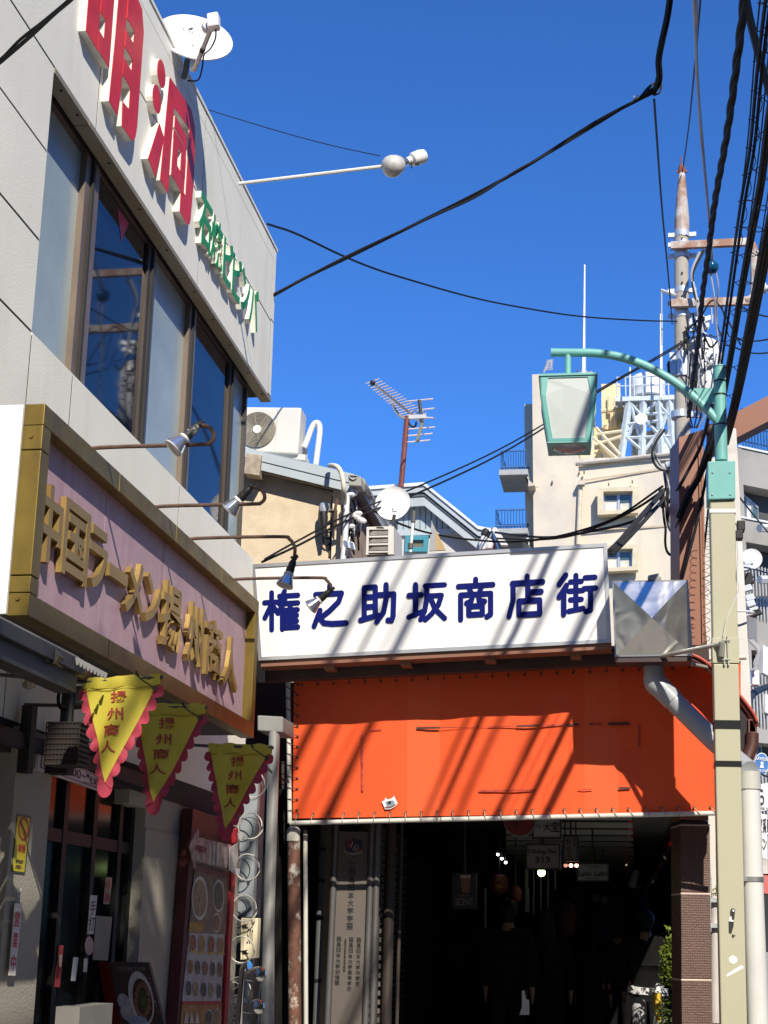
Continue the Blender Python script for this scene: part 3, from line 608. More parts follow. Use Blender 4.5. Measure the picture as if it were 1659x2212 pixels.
# stickers on the post
def on_post(pts, mt, name, lift=0.003): return MB().prism([atY(p, LY - lift) for p in pts], (0, 0.001, 0)).build(name, mt, lp)
wst = M('sticker_torn_white', (0.82, 0.82, 0.80), 0.6); bst = M('sticker_torn_black', (0.02, 0.02, 0.02), 0.6)
on_post([d5(x, y) for x, y in ((880, 1590), (915, 1570), (945, 1585), (960, 1610), (950, 1640), (920, 1653), (890, 1640), (878, 1615))], wst, 'sticker')
on_post([d5(x, y) for x, y in ((850, 1755), (875, 1738), (990, 1665), (1015, 1672), (1012, 1692), (865, 1772))], wst, 'sticker')
on_post([d5(x, y) for x, y in ((900, 1135), (920, 1130), (938, 1145), (932, 1200), (925, 1250), (922, 1300), (900, 1372), (878, 1360), (876, 1260), (892, 1220), (890, 1160))], bst, 'sticker')
on_post([d5(x, y) for x, y in ((884, 1222), (900, 1200), (906, 1238), (925, 1245), (922, 1256), (880, 1252))], wst, 'sticker', 0.0045)
on_post([d5(x, y) for x, y in ((912, 1140), (930, 1148), (926, 1165), (914, 1160))], wst, 'sticker', 0.0045)
on_post([d5(x, y) for x, y in ((905, 1385), (918, 1370), (925, 1385), (945, 1382), (925, 1400), (912, 1410))], bst, 'sticker')
# teal box and upper tube
tb = [atY(p, LY - 0.03) for p in (c7(1309, 836), c7(1468, 832), c7(1470, 1052), c7(1311, 1058))]
tbx = MB().prism(tb, (0, 0.30, 0)).build('junction_cover', teal, lp, bevel=0.008)
for p in ((1338, 901), (1438, 900), (1336, 1030), (1440, 1028)): MB().lathe([(0.011, 0), (0.011, 0.004), (0.007, 0.010)], atY(c7(*p), LY - 0.03), (0, -1, 0), 8).build('bolt', M('zinc_bolt', (0.55, 0.6, 0.6), 0.3, metal=0.8), tbx)
tc0 = atY(c7(1388, 832), LY + 0.10); tc1 = atY(c7(1376, 292), LY + 0.10)
MB().tube([tc0, tc1], 0.056, 18).build('upper_tube', teal, lp, True)
MB().tube([tc1, tc1 + V((0, 0, 0.012))], 0.060, 18).build('tube_cap', teal, lp, True)
for yy in (628, 455, 375): 
    t = (832 - yy) / (832 - 292); c = tc0.lerp(tc1, t); MB().tube([c - V((0, 0, 0.008)), c + V((0, 0, 0.008))], 0.0585, 16).build('tape_band', tapem, lp, True)
LYc = LY + 0.10
arm = spline([atY(c7(*p), LYc) for p in ((1362, 600), (1300, 530), (1210, 448), (1105, 368), (950, 282), (800, 230), (660, 208), (540, 205), (406, 204))], 6)
MB().tube(arm, 0.040, 14).build('arm', teal, lp, True)
MB().tube([arm[-1], arm[-1] + (arm[-1] - arm[-2]).normalized() * 0.012], 0.043, 14).build('arm_cap', teal, lp, True)
MB().prism([atY(c7(*p), LYc - 0.006) for p in ((1225, 412), (1345, 408), (1345, 500), (1300, 500))], (0, 0.012, 0)).build('gusset_plate', teal, lp)
# lantern: a four sided inverted pyramid with glazed sides
hx = atY(c7(497, 340), LYc)
MB().tube([atY(c7(497, 215), LYc), hx + V((0, 0, -0.01))], 0.030, 12).build('hanger', teal, lp, True)
mp = 0.0; Wt, Wm, Wb = 0.255, 0.275, 0.195
rot = math.radians(1.5); rx, ry = V((math.cos(rot), math.sin(rot), 0)), V((-math.sin(rot), math.cos(rot), 0))
zt = atY(c7(490, 350), LYc - 0.2).z; zb = atY(c7(490, 716), LYc - 0.2).z; zm = zt - 0.30 * (zt - zb)
def sq(w, z): return [V((hx.x, hx.y, z)) + rx * (sx * w) + ry * (sy * w) for sx, sy in ((-1, -1), (1, -1), (1, 1), (-1, 1))]
T_, M_, B_ = sq(Wt, zt), sq(Wm - 0.02, zm), sq(Wb, zb)
lan = MB().add(sq(Wt + 0.012, zt) + sq(Wt + 0.012, zt + 0.02) + sq(0.05, zt + 0.06), [(3, 2, 1, 0), (0, 1, 5, 4), (1, 2, 6, 5), (2, 3, 7, 6), (3, 0, 4, 7), (4, 5, 9, 8), (5, 6, 10, 9), (6, 7, 11, 10), (7, 4, 8, 11), (8, 9, 10, 11)]).build('lantern_cap', teal, lp)
fr = MB(); gl = []
for i in range(4):
    j = (i + 1) % 4; t0, t1, m0, m1, b0_, b1_ = T_[i], T_[j], M_[i], M_[j], B_[i], B_[j]
    def ip(a, b, t): return a.lerp(b, t)
    k = 0.13; outer = [t0, t1, m1, b1_, b0_, m0]
    ct, cb = 0.09, 0.06
    tt0, tt1 = ip(t0, m0, ct), ip(t1, m1, ct); bb0, bb1 = ip(b0_, m0, cb), ip(b1_, m1, cb)
    inner = [ip(tt0, tt1, k + 0.02), ip(tt1, tt0, k + 0.02), ip(m1, m0, 0.10), ip(bb1, bb0, k), ip(bb0, bb1, k), ip(m0, m1, 0.10)]
    c = sum(outer, V((0, 0, 0))) / 6; n = (V((c.x, c.y, 0)) - V((hx.x, hx.y, 0))).normalized()
    fr.ring(outer, inner, n * -0.014)
    gl.append([p - n * 0.010 for p in inner])
lf = fr.build('lantern_frame', teal, lp)
lglass = M('lantern_glass', (0.56, 0.60, 0.57), 0.28, var=0.04, vs=1.5)
for p in gl:
    c = sum(p, V((0, 0, 0))) / 6; n = (V((c.x, c.y, 0)) - V((hx.x, hx.y, 0))).normalized()
    MB().prism(p, n * -0.004).build('glass', lglass, lf)
Bq = sq(Wb, zb - 0.004); ring_o = []; ring_i = []; N_ = 24
for k in range(N_):
    an = 2 * math.pi * k / N_; c_, s_ = math.cos(an), math.sin(an); m_ = max(abs(c_), abs(s_))
    ring_o.append(V((hx.x, hx.y, zb - 0.002)) + rx * (Wb * c_ / m_) + ry * (Wb * s_ / m_)); ring_i.append(V((hx.x, hx.y, zb - 0.002)) + rx * (0.155 * c_) + ry * (0.155 * s_))
MB().ring(ring_o, ring_i, (0, 0, -0.014)).build('lantern_base', teal, lf)
MB().lathe([(0.155, 0.0), (0.15, 0.016), (0.10, 0.03), (0.001, 0.035)], (hx.x, hx.y, zb), (0, 0, -1), 24).build('lens', M('lens_glass', (0.32, 0.31, 0.30), 0.12), lf, True)
# ---- pennant bracket on the post (loop of pipe)
br = thing('pipe_bracket', 'bent grey pipe loop sticking out to the left from the beige lamp post', 'bracket', tuple(atY(c9(1080, 880), LY - 0.05)))
A_ = atY(c9(1085, 878), LY - 0.06); Bz = A_.z
tip = atZ(c9(545, 985), Bz); C_ = atZ(c9(1030, 1073), Bz); md = atZ(c9(660, 1003), Bz); wh = atZ(c9(850, 1035), Bz)
zinc = M('galvanised_pipe', (0.42, 0.42, 0.37), 0.45, metal=0.4, var=0.12, dirt=0.3)
MB().tube([A_, tip], 0.020, 10).build('pipe', zinc, br, True)
MB().tube([md, wh], 0.019, 10).build('pipe', M('white_sleeve', (0.7, 0.7, 0.68), 0.5), br, True)
MB().tube([wh, C_, C_.lerp(wh, -0.35)], 0.017, 10).build('pipe', zinc, br, True)
rg = atZ(c9(662, 1045), Bz - 0.03); MB().tube([rg + V((0.014 * math.cos(k * 0.7), 0, 0.014 * math.sin(k * 0.7))) for k in range(9)], 0.004, 6, closed=True).build('ring', zinc, br)
plate = MB(); 
for x in (1108, 1140): plate.obox(atY(c9(x, 930), LY - 0.012), (0.006, 0, 0), (0, 0.01, 0), (0, 0, 0.13))
plate.build('mount_plate', zinc, br)
for yy in (850, 1000): MB().tube([atY(c9(1085, yy), LY - 0.02), atY(c9(1155, yy - 2), LY - 0.02)], 0.008, 6).build('bolt', zinc, br)
MB().tube([A_ + V((0.01, -0.01, 0.02)), A_ + V((0.0, 0.03, -0.10))], 0.026, 8).build('clamp', zinc, br, True)
# white cable running down the post to the bracket
MB().tube(spline([atY(p, LY - 0.012) for p in (c9(1210, 60), c9(1218, 200), c9(1212, 340), c9(1225, 430), c9(1180, 560), c9(1130, 680), c9(1105, 800), c9(1090, 880))], 6), 0.006, 6).build('cable', M('white_cable', (0.6, 0.6, 0.56), 0.6), None, True)
tag(bpy.data.objects['cable'], 'thin pale cable hanging along the beige lamp post to the pipe bracket', 'cable')
# cameras / speakers clipped to the right of the post
sp = thing('outdoor_speaker', 'small black speaker clipped on the right side of the beige post', 'speaker', tuple(atY(c7(1500, 1220), 13.5)))
q = [atY(p, 13.45) for p in (c7(1478, 1178), c7(1527, 1178), c7(1527, 1235), c7(1483, 1240))]; MB().prism(q, (0, 0.12, 0)).build('cabinet', blk, sp, bevel=0.01)
q = [atY(p, 13.40) for p in (c7(1468, 1235), c7(1515, 1232), c7(1515, 1285), c7(1470, 1288))]; MB().prism(q, (0, 0.10, 0)).build('horn', blk, sp, bevel=0.01)
MB().tube([atY(c7(1465, 1200), 13.45), atY(c7(1490, 1200), 13.5)], 0.012, 6).build('bracket', zinc, sp)
# ================================================================== leaning concrete post behind
conc = M('pale_concrete', (0.66, 0.64, 0.61), 0.9, var=0.10, vs=3, dirt=0.4, dirt_rgb=(0.40, 0.34, 0.30), ds=2.5, streak=0.2)
cp = thing('concrete_post', 'pale weathered concrete post leaning behind the beige lamp post', 'post', (1.3, 15.0, 0))
ta, tb_ = atY((1576, 929), 15.0), atY((1606, 1600), 15.0); tz = tb_ + (tb_ - ta) * (tb_.z / (ta.z - tb_.z))
def sqpost(p, h): return [p + V((sx * h, sy * h, 0)) for sx, sy in ((-1, -1), (1, -1), (1, 1), (-1, 1))]
MB().add(sqpost(ta, 0.062) + sqpost(tz, 0.11), [(0, 1, 2, 3), (4, 5, 6, 7), (0, 1, 5, 4), (1, 2, 6, 5), (2, 3, 7, 6), (3, 0, 4, 7)]).build('shaft', conc, cp, bevel=0.012)
c = atY(c9(1240, 635), 14.9); MB().tube([c + V((0.13 * math.cos(k * 0.42), 0.11 * math.sin(k * 0.42), 0)) for k in range(15)], 0.010, 6, closed=True).build('strap', M('white_band', (0.7, 0.7, 0.7), 0.4), cp, True)
# ================================================================== BROWN ARCH COLUMN
AY = 15.3
ac = thing('arch_column', 'brown boxed steel gate column with tiled lower part and an arm rising over the street', 'gate', (0.6, AY, 0))
brown2 = M('brown_gate_paint', (0.26, 0.105, 0.058), 0.45, var=0.05, vs=1.2, dirt=0.12, dirt_rgb=(0.17, 0.075, 0.05), streak=0.12)
gt0, gt1 = atY((1466, 945), AY), atY((1522, 920), AY); gb0, gb1 = atY((1472, 1780), AY), atY((1530, 1780), AY)
gb0.z = gb1.z = 2.62
wid = 0.265
def colseg(z0, z1, mt, name, w0=0.0, dz=0.0):
    t0 = (gt0.z - z0) / (gt0.z - 2.62); t1 = (gt0.z - z1) / (gt0.z - 2.62)
    l0, l1 = gt0.lerp(gb0, t0), gt0.lerp(gb0, t1); l0.z, l1.z = z0, z1
    an = math.radians(11); u = V((math.cos(an), math.sin(an), 0)); v = V((-math.sin(an), math.cos(an), 0))
    W = wid + 2 * w0
    def c4_(l, z): o = l - u * w0 - v * w0; o.z = z; return [o, o + u * W, o + u * W + v * 0.42, o + v * 0.42]
    a, b = c4_(l0, z0 + dz), c4_(l1, z1)
    a[1].z += 0.10 if name == 'upper_shaft' else 0; a[2].z += 0.10 if name == 'upper_shaft' else 0
    return MB().add(a + b, [(0, 1, 2, 3), (4, 5, 6, 7), (0, 1, 5, 4), (1, 2, 6, 5), (2, 3, 7, 6), (3, 0, 4, 7)]).build(name, mt, ac, bevel=0.006)
colseg(gt0.z, 2.63, brown2, 'upper_shaft')
# seam ridge on the right of the front face
sr0, sr1 = atY((1513, 935), AY - 0.02), atY((1523, 1420), AY - 0.02)
MB().tube([sr0, sr1], 0.006, 6).build('seam', brown2, ac)
emb = M('embossed_brown_panel', (0.115, 0.065, 0.05), 0.55, var=0.12, vs=6)
def studs(m):
    t = m.node_tree; b = t.nodes['Principled BSDF']; tc = t.nodes.new('ShaderNodeTexCoord'); v = t.nodes.new('ShaderNodeTexVoronoi'); v.inputs['Scale'].default_value = 45
    v.inputs['Randomness'].default_value = 0.25; bp = t.nodes.new('ShaderNodeBump'); bp.inputs['Strength'].default_value = 0.8; bp.inputs['Distance'].default_value = 0.01; bp.invert = True
    t.links.new(tc.outputs['Object'], v.inputs['Vector']); t.links.new(v.outputs['Distance'], bp.inputs['Height']); t.links.new(bp.outputs[0], b.inputs['Normal'])
studs(emb)
dkside = M('dark_brown_core', (0.03, 0.02, 0.018), 0.6)
colseg(2.62, 0.0, dkside, 'core')
zc = [2.58, 1.5 + (2032 - 1943) / F * AY * 1.03, 1.5 - (2108 - 2032) / F * AY * 1.03, 0.35, 0.0]
light_bar = M('panel_joint_bar', (0.55, 0.42, 0.36), 0.5)
for z1, z0 in zip(zc[:-1], zc[1:]):
    o = colseg(z1 - 0.012, z0 + 0.012, emb, 'panel', 0.012)
    colseg(z1 + 0.010, z1 - 0.010, light_bar, 'joint_bar', 0.014)
# arm over the street
ta0 = atY(c7(1300, 655), AY + 0.1)
arm_t0, arm_t1 = atY(c7(1330, 625), AY + 0.1), atY(c7(1659, 455), AY + 0.1)
arm_b1 = atY(c7(1659, 600), AY + 0.1)
dirA = (arm_t1 - arm_t0); hA = arm_t1.z - arm_b1.z
far_ = arm_t1 + dirA * 2.2 - V((0, 0, 0.5)); 
MB().add([arm_t0, arm_t0 - V((0, 0, hA)), arm_t1, arm_t1 - V((0, 0, hA)), far_, far_ - V((0, 0, hA))] + [p + V((0, 0.28, 0)) for p in (arm_t0, arm_t0 - V((0, 0, hA)), arm_t1, arm_t1 - V((0, 0, hA)), far_, far_ - V((0, 0, hA)))],
         [(0, 1, 3, 2), (2, 3, 5, 4), (6, 8, 9, 7), (8, 10, 11, 9), (0, 2, 8, 6), (2, 4, 10, 8), (1, 7, 9, 3), (3, 9, 11, 5), (0, 6, 7, 1), (4, 5, 11, 10)]).build('arm', brown2, ac)
pth = [far_ + V((0, 0.14, -hA / 2)), V((6.4, far_.y + 0.14, far_.z - hA / 2 + 0.15)), V((9.75, far_.y + 0.14, far_.z - hA / 2 - 1.3))]
for a_, b_ in zip(pth[:-1], pth[1:]):
    u_ = (b_ - a_) / 2; MB().obox((a_ + b_) / 2, u_, (0, 0.137, 0), u_.cross(V((0, 1, 0))).normalized() * (-hA / 2)).build('arm', brown2, ac)
MB().box((9.63, far_.y + 0.02, 0), (9.87, far_.y + 0.26, pth[-1].z + 0.05)).build('far_shaft', brown2, ac)
MB().prism([atY(c7(*p), AY + 0.098) for p in ((1305, 655), (1335, 622), (1345, 780), (1310, 800))], (0, 0.2, 0)).build('knee_plate', brown2, ac)
MB().ball(atY(c7(1325, 655), AY - 0.02), 0.07, 12).build('hinge', M('dark_hinge', (0.05, 0.03, 0.025), 0.6), ac, True)
# ================================================================== UTILITY POLE
UY_ = 25.0
pole_c = M('pole_concrete', (0.40, 0.365, 0.31), 0.9, var=0.10, vs=3, dirt=0.35, dirt_rgb=(0.24, 0.20, 0.16), ds=4, bump=0.3, bs=80)
rusty = M('rusted_steel', (0.56, 0.52, 0.47), 0.7, var=0.2, vs=2, dirt=0.85, dirt_rgb=(0.27, 0.10, 0.03), ds=2.5, thr=0.40, streak=0.75)
galv = M('galvanised_band', (0.60, 0.64, 0.66), 0.4, metal=0.5, var=0.1, dirt=0.3)
def uY(p, dy=0.0): return atY(p, UY_ + dy)
pt, pbm = uY((1471.5, 500)), uY((1474, 930))
up_ = thing('utility_pole', 'tall concrete utility pole with rusty pointed steel cap and two rusty cross arms', 'utility pole', (pbm.x, UY_, 0))
MB().tube([V((pbm.x + 0.05, UY_, 0)), V((pbm.x, UY_, pbm.z)), V((pt.x, UY_, pt.z))], [0.155, 0.135, 0.122], 18).build('shaft', pole_c, up_, True)
capb, capt = uY(c8(315, 1560)), uY(c8(315, 1160))
MB().lathe([(0.128, 0), (0.130, 0.25), (0.105, 0.6), (0.055, (capt.z - capb.z))], capb, (capt - capb), 12).build('steel_cap', rusty, up_, True)
MB().lathe([(0.06, 0), (0.072, 0.05), (0.045, 0.16)], capt, (0, 0, 1), 8).tube([capt + V((0, 0, 0.1)), capt + V((0, 0, 0.33))], 0.012, 6).obox(capt + V((0, 0, 0.03)), (0.09, 0, 0), (0, 0.02, 0), (0, 0, 0.02)).build('cap_tip', M('rust_red', (0.24, 0.07, 0.035), 0.7, var=0.3), up_, True)
for i, (yy, r, mt) in enumerate(((1575, 0.137, galv), (1640, 0.137, galv), (1715, 0.140, galv), (1950, 0.137, galv), (2030, 0.140, rusty), (2115, 0.142, galv))):
    c = uY(c8(316, yy)); b = MB().lathe([(r - 0.02, -0.05), (r, -0.05), (r, 0.05), (r - 0.02, 0.05)], c, (0, 0, 1), 18)
    for s in (-1, 1): b.obox(c + V((s * (r + 0.05), 0, 0)), (0.055, 0, 0), (0, 0.03, 0), (0, 0, 0.035))
    b.build('pole_band', mt, up_)
for yy in (1600, 1830, 1895, 1985): MB().lathe([(0.018, 0), (0.018, 0.02)], uY(c8(316, yy), -0.13), (0, -1, 0), 8).build('step_hole', joint, up_)
c = uY(c7(1163, 280)); MB().lathe([(0.15, -0.22), (0.165, -0.22), (0.165, 0.22), (0.15, 0.22)], c, (0, 0, 1), 18).obox(c + V((-0.17, -0.05, 0)), (0.05, 0, 0), (0, 0.08, 0), (0, 0, 0.2)).build('clamp_band', galv, up_)
c = uY(c7(1150, 568)); MB().lathe([(0.15, -0.06), (0.16, -0.06), (0.16, 0.06), (0.15, 0.06)], c, (0, 0, 1), 18).obox(c + V((0.25, 0, 0)), (0.12, 0, 0), (0, 0.03, 0), (0, 0, 0.05)).build('clamp_band', galv, up_)
ca = thing('cross_arm', 'rusty white C shaped cross arm with three white insulators on the utility pole', 'cross arm', tuple(uY(c8(360, 1645), -0.2)))
def bar(p0, p1, h, dy=-0.2, mt=rusty, name='arm', par=ca):
    a, b = uY(p0, dy), uY(p1, dy); u = (b - a) / 2; return MB().obox((a + b) / 2, u, (0, 0.045, 0), (0, 0, h)).build(name, mt, par)
bar(c8(240, 1648), c8(765, 1622), 0.065); bar(c8(240, 2035), c8(765, 2018), 0.07)
MB().tube(spline([uY(p, -0.2) for p in (c8(745, 1624), c8(785, 1640), c8(797, 1700), c8(800, 1820), c8(800, 1930), c8(790, 1990), c8(745, 2018))], 4), [0.07] * 25, 8).build('curved_bar', rusty, ca, True)
pors = M('porcelain_white', (0.72, 0.72, 0.70), 0.2, var=0.05)
for yy in (1697, 1813, 1933):
    a = uY(c8(808, yy), -0.2)
    MB().lathe([(0.05, 0), (0.05, 0.06), (0.035, 0.07), (0.035, 0.10), (0.095, 0.11), (0.10, 0.17), (0.05, 0.18), (0.05, 0.21), (0.10, 0.22), (0.105, 0.28), (0.05, 0.29), (0.05, 0.33), (0.10, 0.34), (0.105, 0.42), (0.05, 0.45), (0.04, 0.6)], a, (1, 0.05, 0), 14).build('insulator', pors, ca, True)
    MB().lathe([(0.055, -0.06), (0.062, -0.02), (0.062, 0.03)], a, (1, 0.05, 0), 10).build('insulator_cap', blk, ca, True)
# side bracket with hanging rod
sb = thing('pole_bracket', 'small white arm with a thin hanging rod on the left of the utility pole', 'bracket', tuple(uY(c8(275, 1975))))
MB().tube([uY(c8(275, 1980), -0.15), uY(c8(175, 1945), -0.15)], 0.03, 6).build('arm', galv, sb); MB().tube([uY(c8(178, 1945), -0.15), uY((1430, 745), -0.15)], 0.014, 6).build('rod', galv, sb)
# transformer with white cone
tr_ = thing('transformer', 'white cylindrical transformer with sloping bracket hung behind the utility pole', 'transformer', tuple(uY((1522, 800), 0.4)))
cc = uY((1518, 770), 0.45)
MB().lathe([(0.05, 0.45), (0.16, 0.36), (0.30, 0.22), (0.33, 0.14), (0.33, -0.85), (0.30, -0.92)], cc, (0, 0, 1), 20).build('tank', M('white_tank', (0.72, 0.72, 0.71), 0.4, dirt=0.2), tr_, True)
q = [uY(p, 0.05) for p in (c7(1210, 190), c7(1300, 170), c7(1345, 265), c7(1270, 300))]; MB().prism(q, (0, 0.3, 0)).build('bracket_plate', M('pale_plate', (0.7, 0.71, 0.72), 0.5), tr_)
for p in ((1255, 150), (1290, 215), (1320, 275)): MB().lathe([(0.06, 0), (0.075, 0.04), (0.05, 0.08), (0.07, 0.12), (0.03, 0.2)], uY(c7(*p), 0.1), (0.2, -0.3, 1), 10).build('bushing', pors, tr_, True)
q = [uY(p, -0.05) for p in (c7(1072, 262), c7(1098, 238), c7(1116, 245), c7(1112, 330), c7(1080, 338))]; MB().prism(q, (0, 0.15, 0)).build('switch_box', blk, tr_)
MB().ball(uY(c8(512, 1790), -1.5), 0.125, 14, (1, 1, 0.95)).build('insulator_ball', M('blue_glaze', (0.008, 0.07, 0.16), 0.12), None, True)
tag(bpy.data.objects['insulator_ball'], 'round blue glazed guy insulator hanging beside the utility pole', 'insulator')
cluster = thing('pole_fittings', 'cluster of white clamps and brackets right of the pole below the lower cross arm', 'fittings', tuple(uY(c7(1250, 30))))
for (x, y, dx, dz) in ((1245, 12, .12, .03), (1268, 28, .07, .06), (1290, 15, .10, .04), (1222, 30, .06, .03), (1262, 60, .16, .04)):
    MB().obox(uY(c7(x, y), -0.2), (dx, 0, 0.03), (0, 0.05, 0), (0, 0, dz)).build('clamp', galv, cluster)
# extra clutter hanging down behind the lamp tube
# ================================================================== CABLES
wm = M('black_cable', (0.008, 0.008, 0.009), 0.6, spec=0.25)
wgrey = M('grey_cable', (0.40, 0.41, 0.42), 0.5, var=0.1)
wdark = M('dark_grey_cable', (0.03, 0.03, 0.03), 0.6, spec=0.3)
def PZ(p, z): return atZ(p, z)
def soft(pts, n):
    """smooth the part of a cable that is in the picture; its continuation out of the picture runs straight on"""
    k0 = 0; k1 = len(pts)
    while k0 < k1 and isinstance(pts[k0], Vector): k0 += 1
    while k1 > k0 and isinstance(pts[k1 - 1], Vector): k1 -= 1
    if k0 >= k1: return list(pts)
    return list(pts[:k0]) + spline([atY(p[0], p[1]) for p in pts[k0:k1]], n) + list(pts[k1:])
def place(p): return p if isinstance(p, Vector) else atY(p[0], p[1])
def cable(pts, r, label, mt=wm, n=8, sides=6, grp=None, twist=0, name='cable'):
    """pts: (picture point, distance) pairs or 3D vectors"""
    P = soft(pts, n)
    mb = MB()
    if twist:
        for s in range(twist):
            Q = []; acc = 0.0
            for i, p in enumerate(P):
                t = (P[min(i + 1, len(P) - 1)] - P[max(i - 1, 0)]).normalized(); a = t.cross(UZ).normalized(); b = t.cross(a)
                if i: acc += (P[i] - P[i - 1]).length
                ph = acc * 5.0 / (r / 0.03) + 2 * math.pi * s / twist
                Q.append(p + (a * math.cos(ph) + b * math.sin(ph)) * r * 0.52)
            mb.tube(Q, r * 0.56, 6)
    else: mb.tube(P, r, sides)
    o = mb.build(name, mt, None, True, loc=tuple(P[0])); return tag(o, label, 'cable', grp)
def fine(pts, n): # resample densely for twisted cables
    return spline([p if isinstance(p, Vector) else atY(p[0], p[1]) for p in pts], n)
J = ((1411, 200), 12.3)
cable([((588, 640), 14.0), ((660, 600), 13.8), ((760, 552), 13.5), ((930, 468), 13.1), ((1060, 402), 12.9), ((1160, 345), 12.7), ((1280, 268), 12.5), ((1370, 220), 12.35), J], 0.016, 'black cable sagging from the white building up to the splice in the sky')
cable([((588, 637), 14.0), ((760, 548), 13.5), ((930, 470), 13.08), ((1030, 424), 12.9), ((1110, 372), 12.75), ((1180, 334), 12.65), ((1290, 268), 12.5), ((1375, 215), 12.33), ((1408, 196), 12.3)], 0.011, 'thinner grey wire twined along the sagging black cable', wdark)
cable([J, ((1424, 172), 12.2), ((1423, 130), 12.1), ((1430, 90), 12.0), ((1440, 45), 11.9), ((1447, 0), 11.8), ((1462, -120), 11.4), V((1.75, 10.0, 10.55)), V((1.98, 8.0, 10.44))], 0.032, 'thick black cable dropping from the top edge to the splice')
sl = thing('cable_splice', 'knotted black splice where three cables meet in the blue sky', 'cable joint', tuple(atY(*J)))
jp = atY(*J)
MB().tube(spline([jp + V((-0.09, 0, -0.03)), jp + V((-0.02, -0.02, 0.0)), jp + V((0.03, 0, 0.05)), jp + V((0.05, 0, 0.14))], 5), 0.026, 8).build('sleeve', wm, sl, True)
for k in range(2): MB().tube(spline([jp + V((-0.12, 0.02 * k, -0.035)), jp + V((-0.05, 0, 0.03 + 0.02 * k)), jp + V((0.02, 0, 0.10)), jp + V((0.075 - 0.02 * k, 0, 0.10)), jp + V((0.06, 0, 0.0)), jp + V((0, 0, -0.03))], 5), 0.008, 6).build('loop', wdark, sl, True)
MB().obox(jp + V((-0.15, -0.01, -0.04)), (0.025, 0, 0.008), (0, 0.012, 0), (0, 0, 0.012)).build('clip', galv, sl)
cable([((1413, 215), 12.3), ((1419, 300), 13.6), ((1430, 450), 16.6), ((1444, 600), 20.5), ((1452, 700), 24.9)], 0.011, 'thin wire from the splice down to the left of the pole')
cable([((578, 484), 14.05), ((640, 505), 14.9), ((730, 548), 16), ((800, 577), 17), ((870, 600), 18), ((1010, 640), 20), ((1120, 663), 21.8), ((1250, 683), 23), ((1380, 692), 24.3), ((1462, 694), 24.9)], 0.013, 'single black wire waving from the fascia corner to the pole')
cable([((446, 236), 11.4), ((600, 283), 11.5), ((720, 315), 11.7), ((822, 337), 11.75)], 0.004, 'hair thin wire from the roof edge to the lamp on the rod')
cable([((572, 1208), 14.35), ((640, 1170), 15), ((760, 1108), 16.2), ((900, 1052), 17.6), ((1050, 985), 19.4), ((1160, 925), 21), ((1300, 838), 23), ((1420, 770), 24.4), ((1490, 728), 24.9)], 0.011, 'upper of two parallel black cables rising from behind the arcade sign')
cable([((566, 1214), 14.35), ((640, 1180), 15), ((760, 1120), 16.2), ((900, 1066), 17.6), ((1050, 997), 19.4), ((1160, 934), 21), ((1300, 842), 23), ((1420, 774), 24.4), ((1490, 732), 24.9)], 0.013, 'lower of two parallel black cables rising from behind the arcade sign')
# strands between gable house, cream building and the junction box
JB = ((1440, 1070), 17.0)
cable([((800, 1100), 17.2), ((860, 1130), 17.6), ((930, 1152), 18.0), ((1020, 1166), 18.2), ((1120, 1170), 18.2), ((1220, 1155), 18.0), ((1330, 1118), 17.6), ((1432, 1050), 17)], 0.013, 'slack wire drooping across the gable house')
cable([((1070, 1150), 21), ((1130, 1158), 19.5), ((1200, 1160), 18.5), ((1290, 1145), 17.8), ((1370, 1125), 17.3), ((1435, 1085), 17)], 0.018, 'dark slack cable over the cream building windows')
cable([((1075, 1163), 21), ((1150, 1166), 19.5), ((1230, 1158), 18.5), ((1310, 1130), 17.8), ((1380, 1095), 17.3), ((1432, 1060), 17)], 0.015, 'second dark slack cable below the first on the cream building')
cable([((1318, 1190), 14.3), ((1340, 1168), 14.8), ((1390, 1110), 15.8), ((1432, 1062), 16.9)], 0.030, 'thick grey conduit from the sign end up to the junction box', wdark)
cable([((1320, 1198), 14.3), ((1350, 1170), 14.8), ((1400, 1116), 15.8), ((1440, 1072), 16.9)], 0.022, 'thinner conduit beside the grey one at the sign end', wdark)
jb = thing('junction_box', 'black tangle of splice boxes and cable loops left of the brown column', 'junction box', tuple(atY(*JB)))
for (x, y, dx, dz) in ((1445, 1035, .055, .10), (1438, 1075, .07, .10), (1447, 1005, .05, .035)):
    MB().obox(atY((x, y), 16.9), (dx, 0, 0.01), (0, 0.06, 0), (-0.01, 0, dz)).build('splice_case', M('black_case', (0.02, 0.02, 0.022), 0.5) if y > 1010 else galv, jb, bevel=0.01)
rnd = random.Random(3)
for k in range(9):
    x0, y0 = 1432 + rnd.random() * 22, 1020 + rnd.random() * 20; x1, y1 = 1440 + rnd.random() * 16, 1080 + rnd.random() * 60
    MB().tube(spline([atY((x0, y0), 16.85), atY(((x0 + x1) / 2 + rnd.uniform(-14, 8), (y0 + y1) / 2), 16.8), atY((x1, y1), 16.85)], 6), 0.010, 6).build('loop', rnd.choice([wm, wdark, wm, wgrey]), jb, True)
for k, mt in enumerate((wm, wgrey, wm)):
    MB().tube(spline([atY((1438 + 3 * k, 1085), 16.85), atY((1440 + 4 * k, 1120), 16.85), atY((1447 + 3 * k, 1145 + 5 * k), 16.85), atY((1458, 1150 + 3 * k), 16.85)], 6), 0.012, 6).build('loop', mt, jb, True)
MB().tube(spline([atY(e6(*p), 16.85) for p in ((110, 900), (130, 1100), (150, 1220), (145, 1400), (160, 1520), (200, 1590), (260, 1615))], 6), 0.016, 6).build('loop', wm, jb, True)
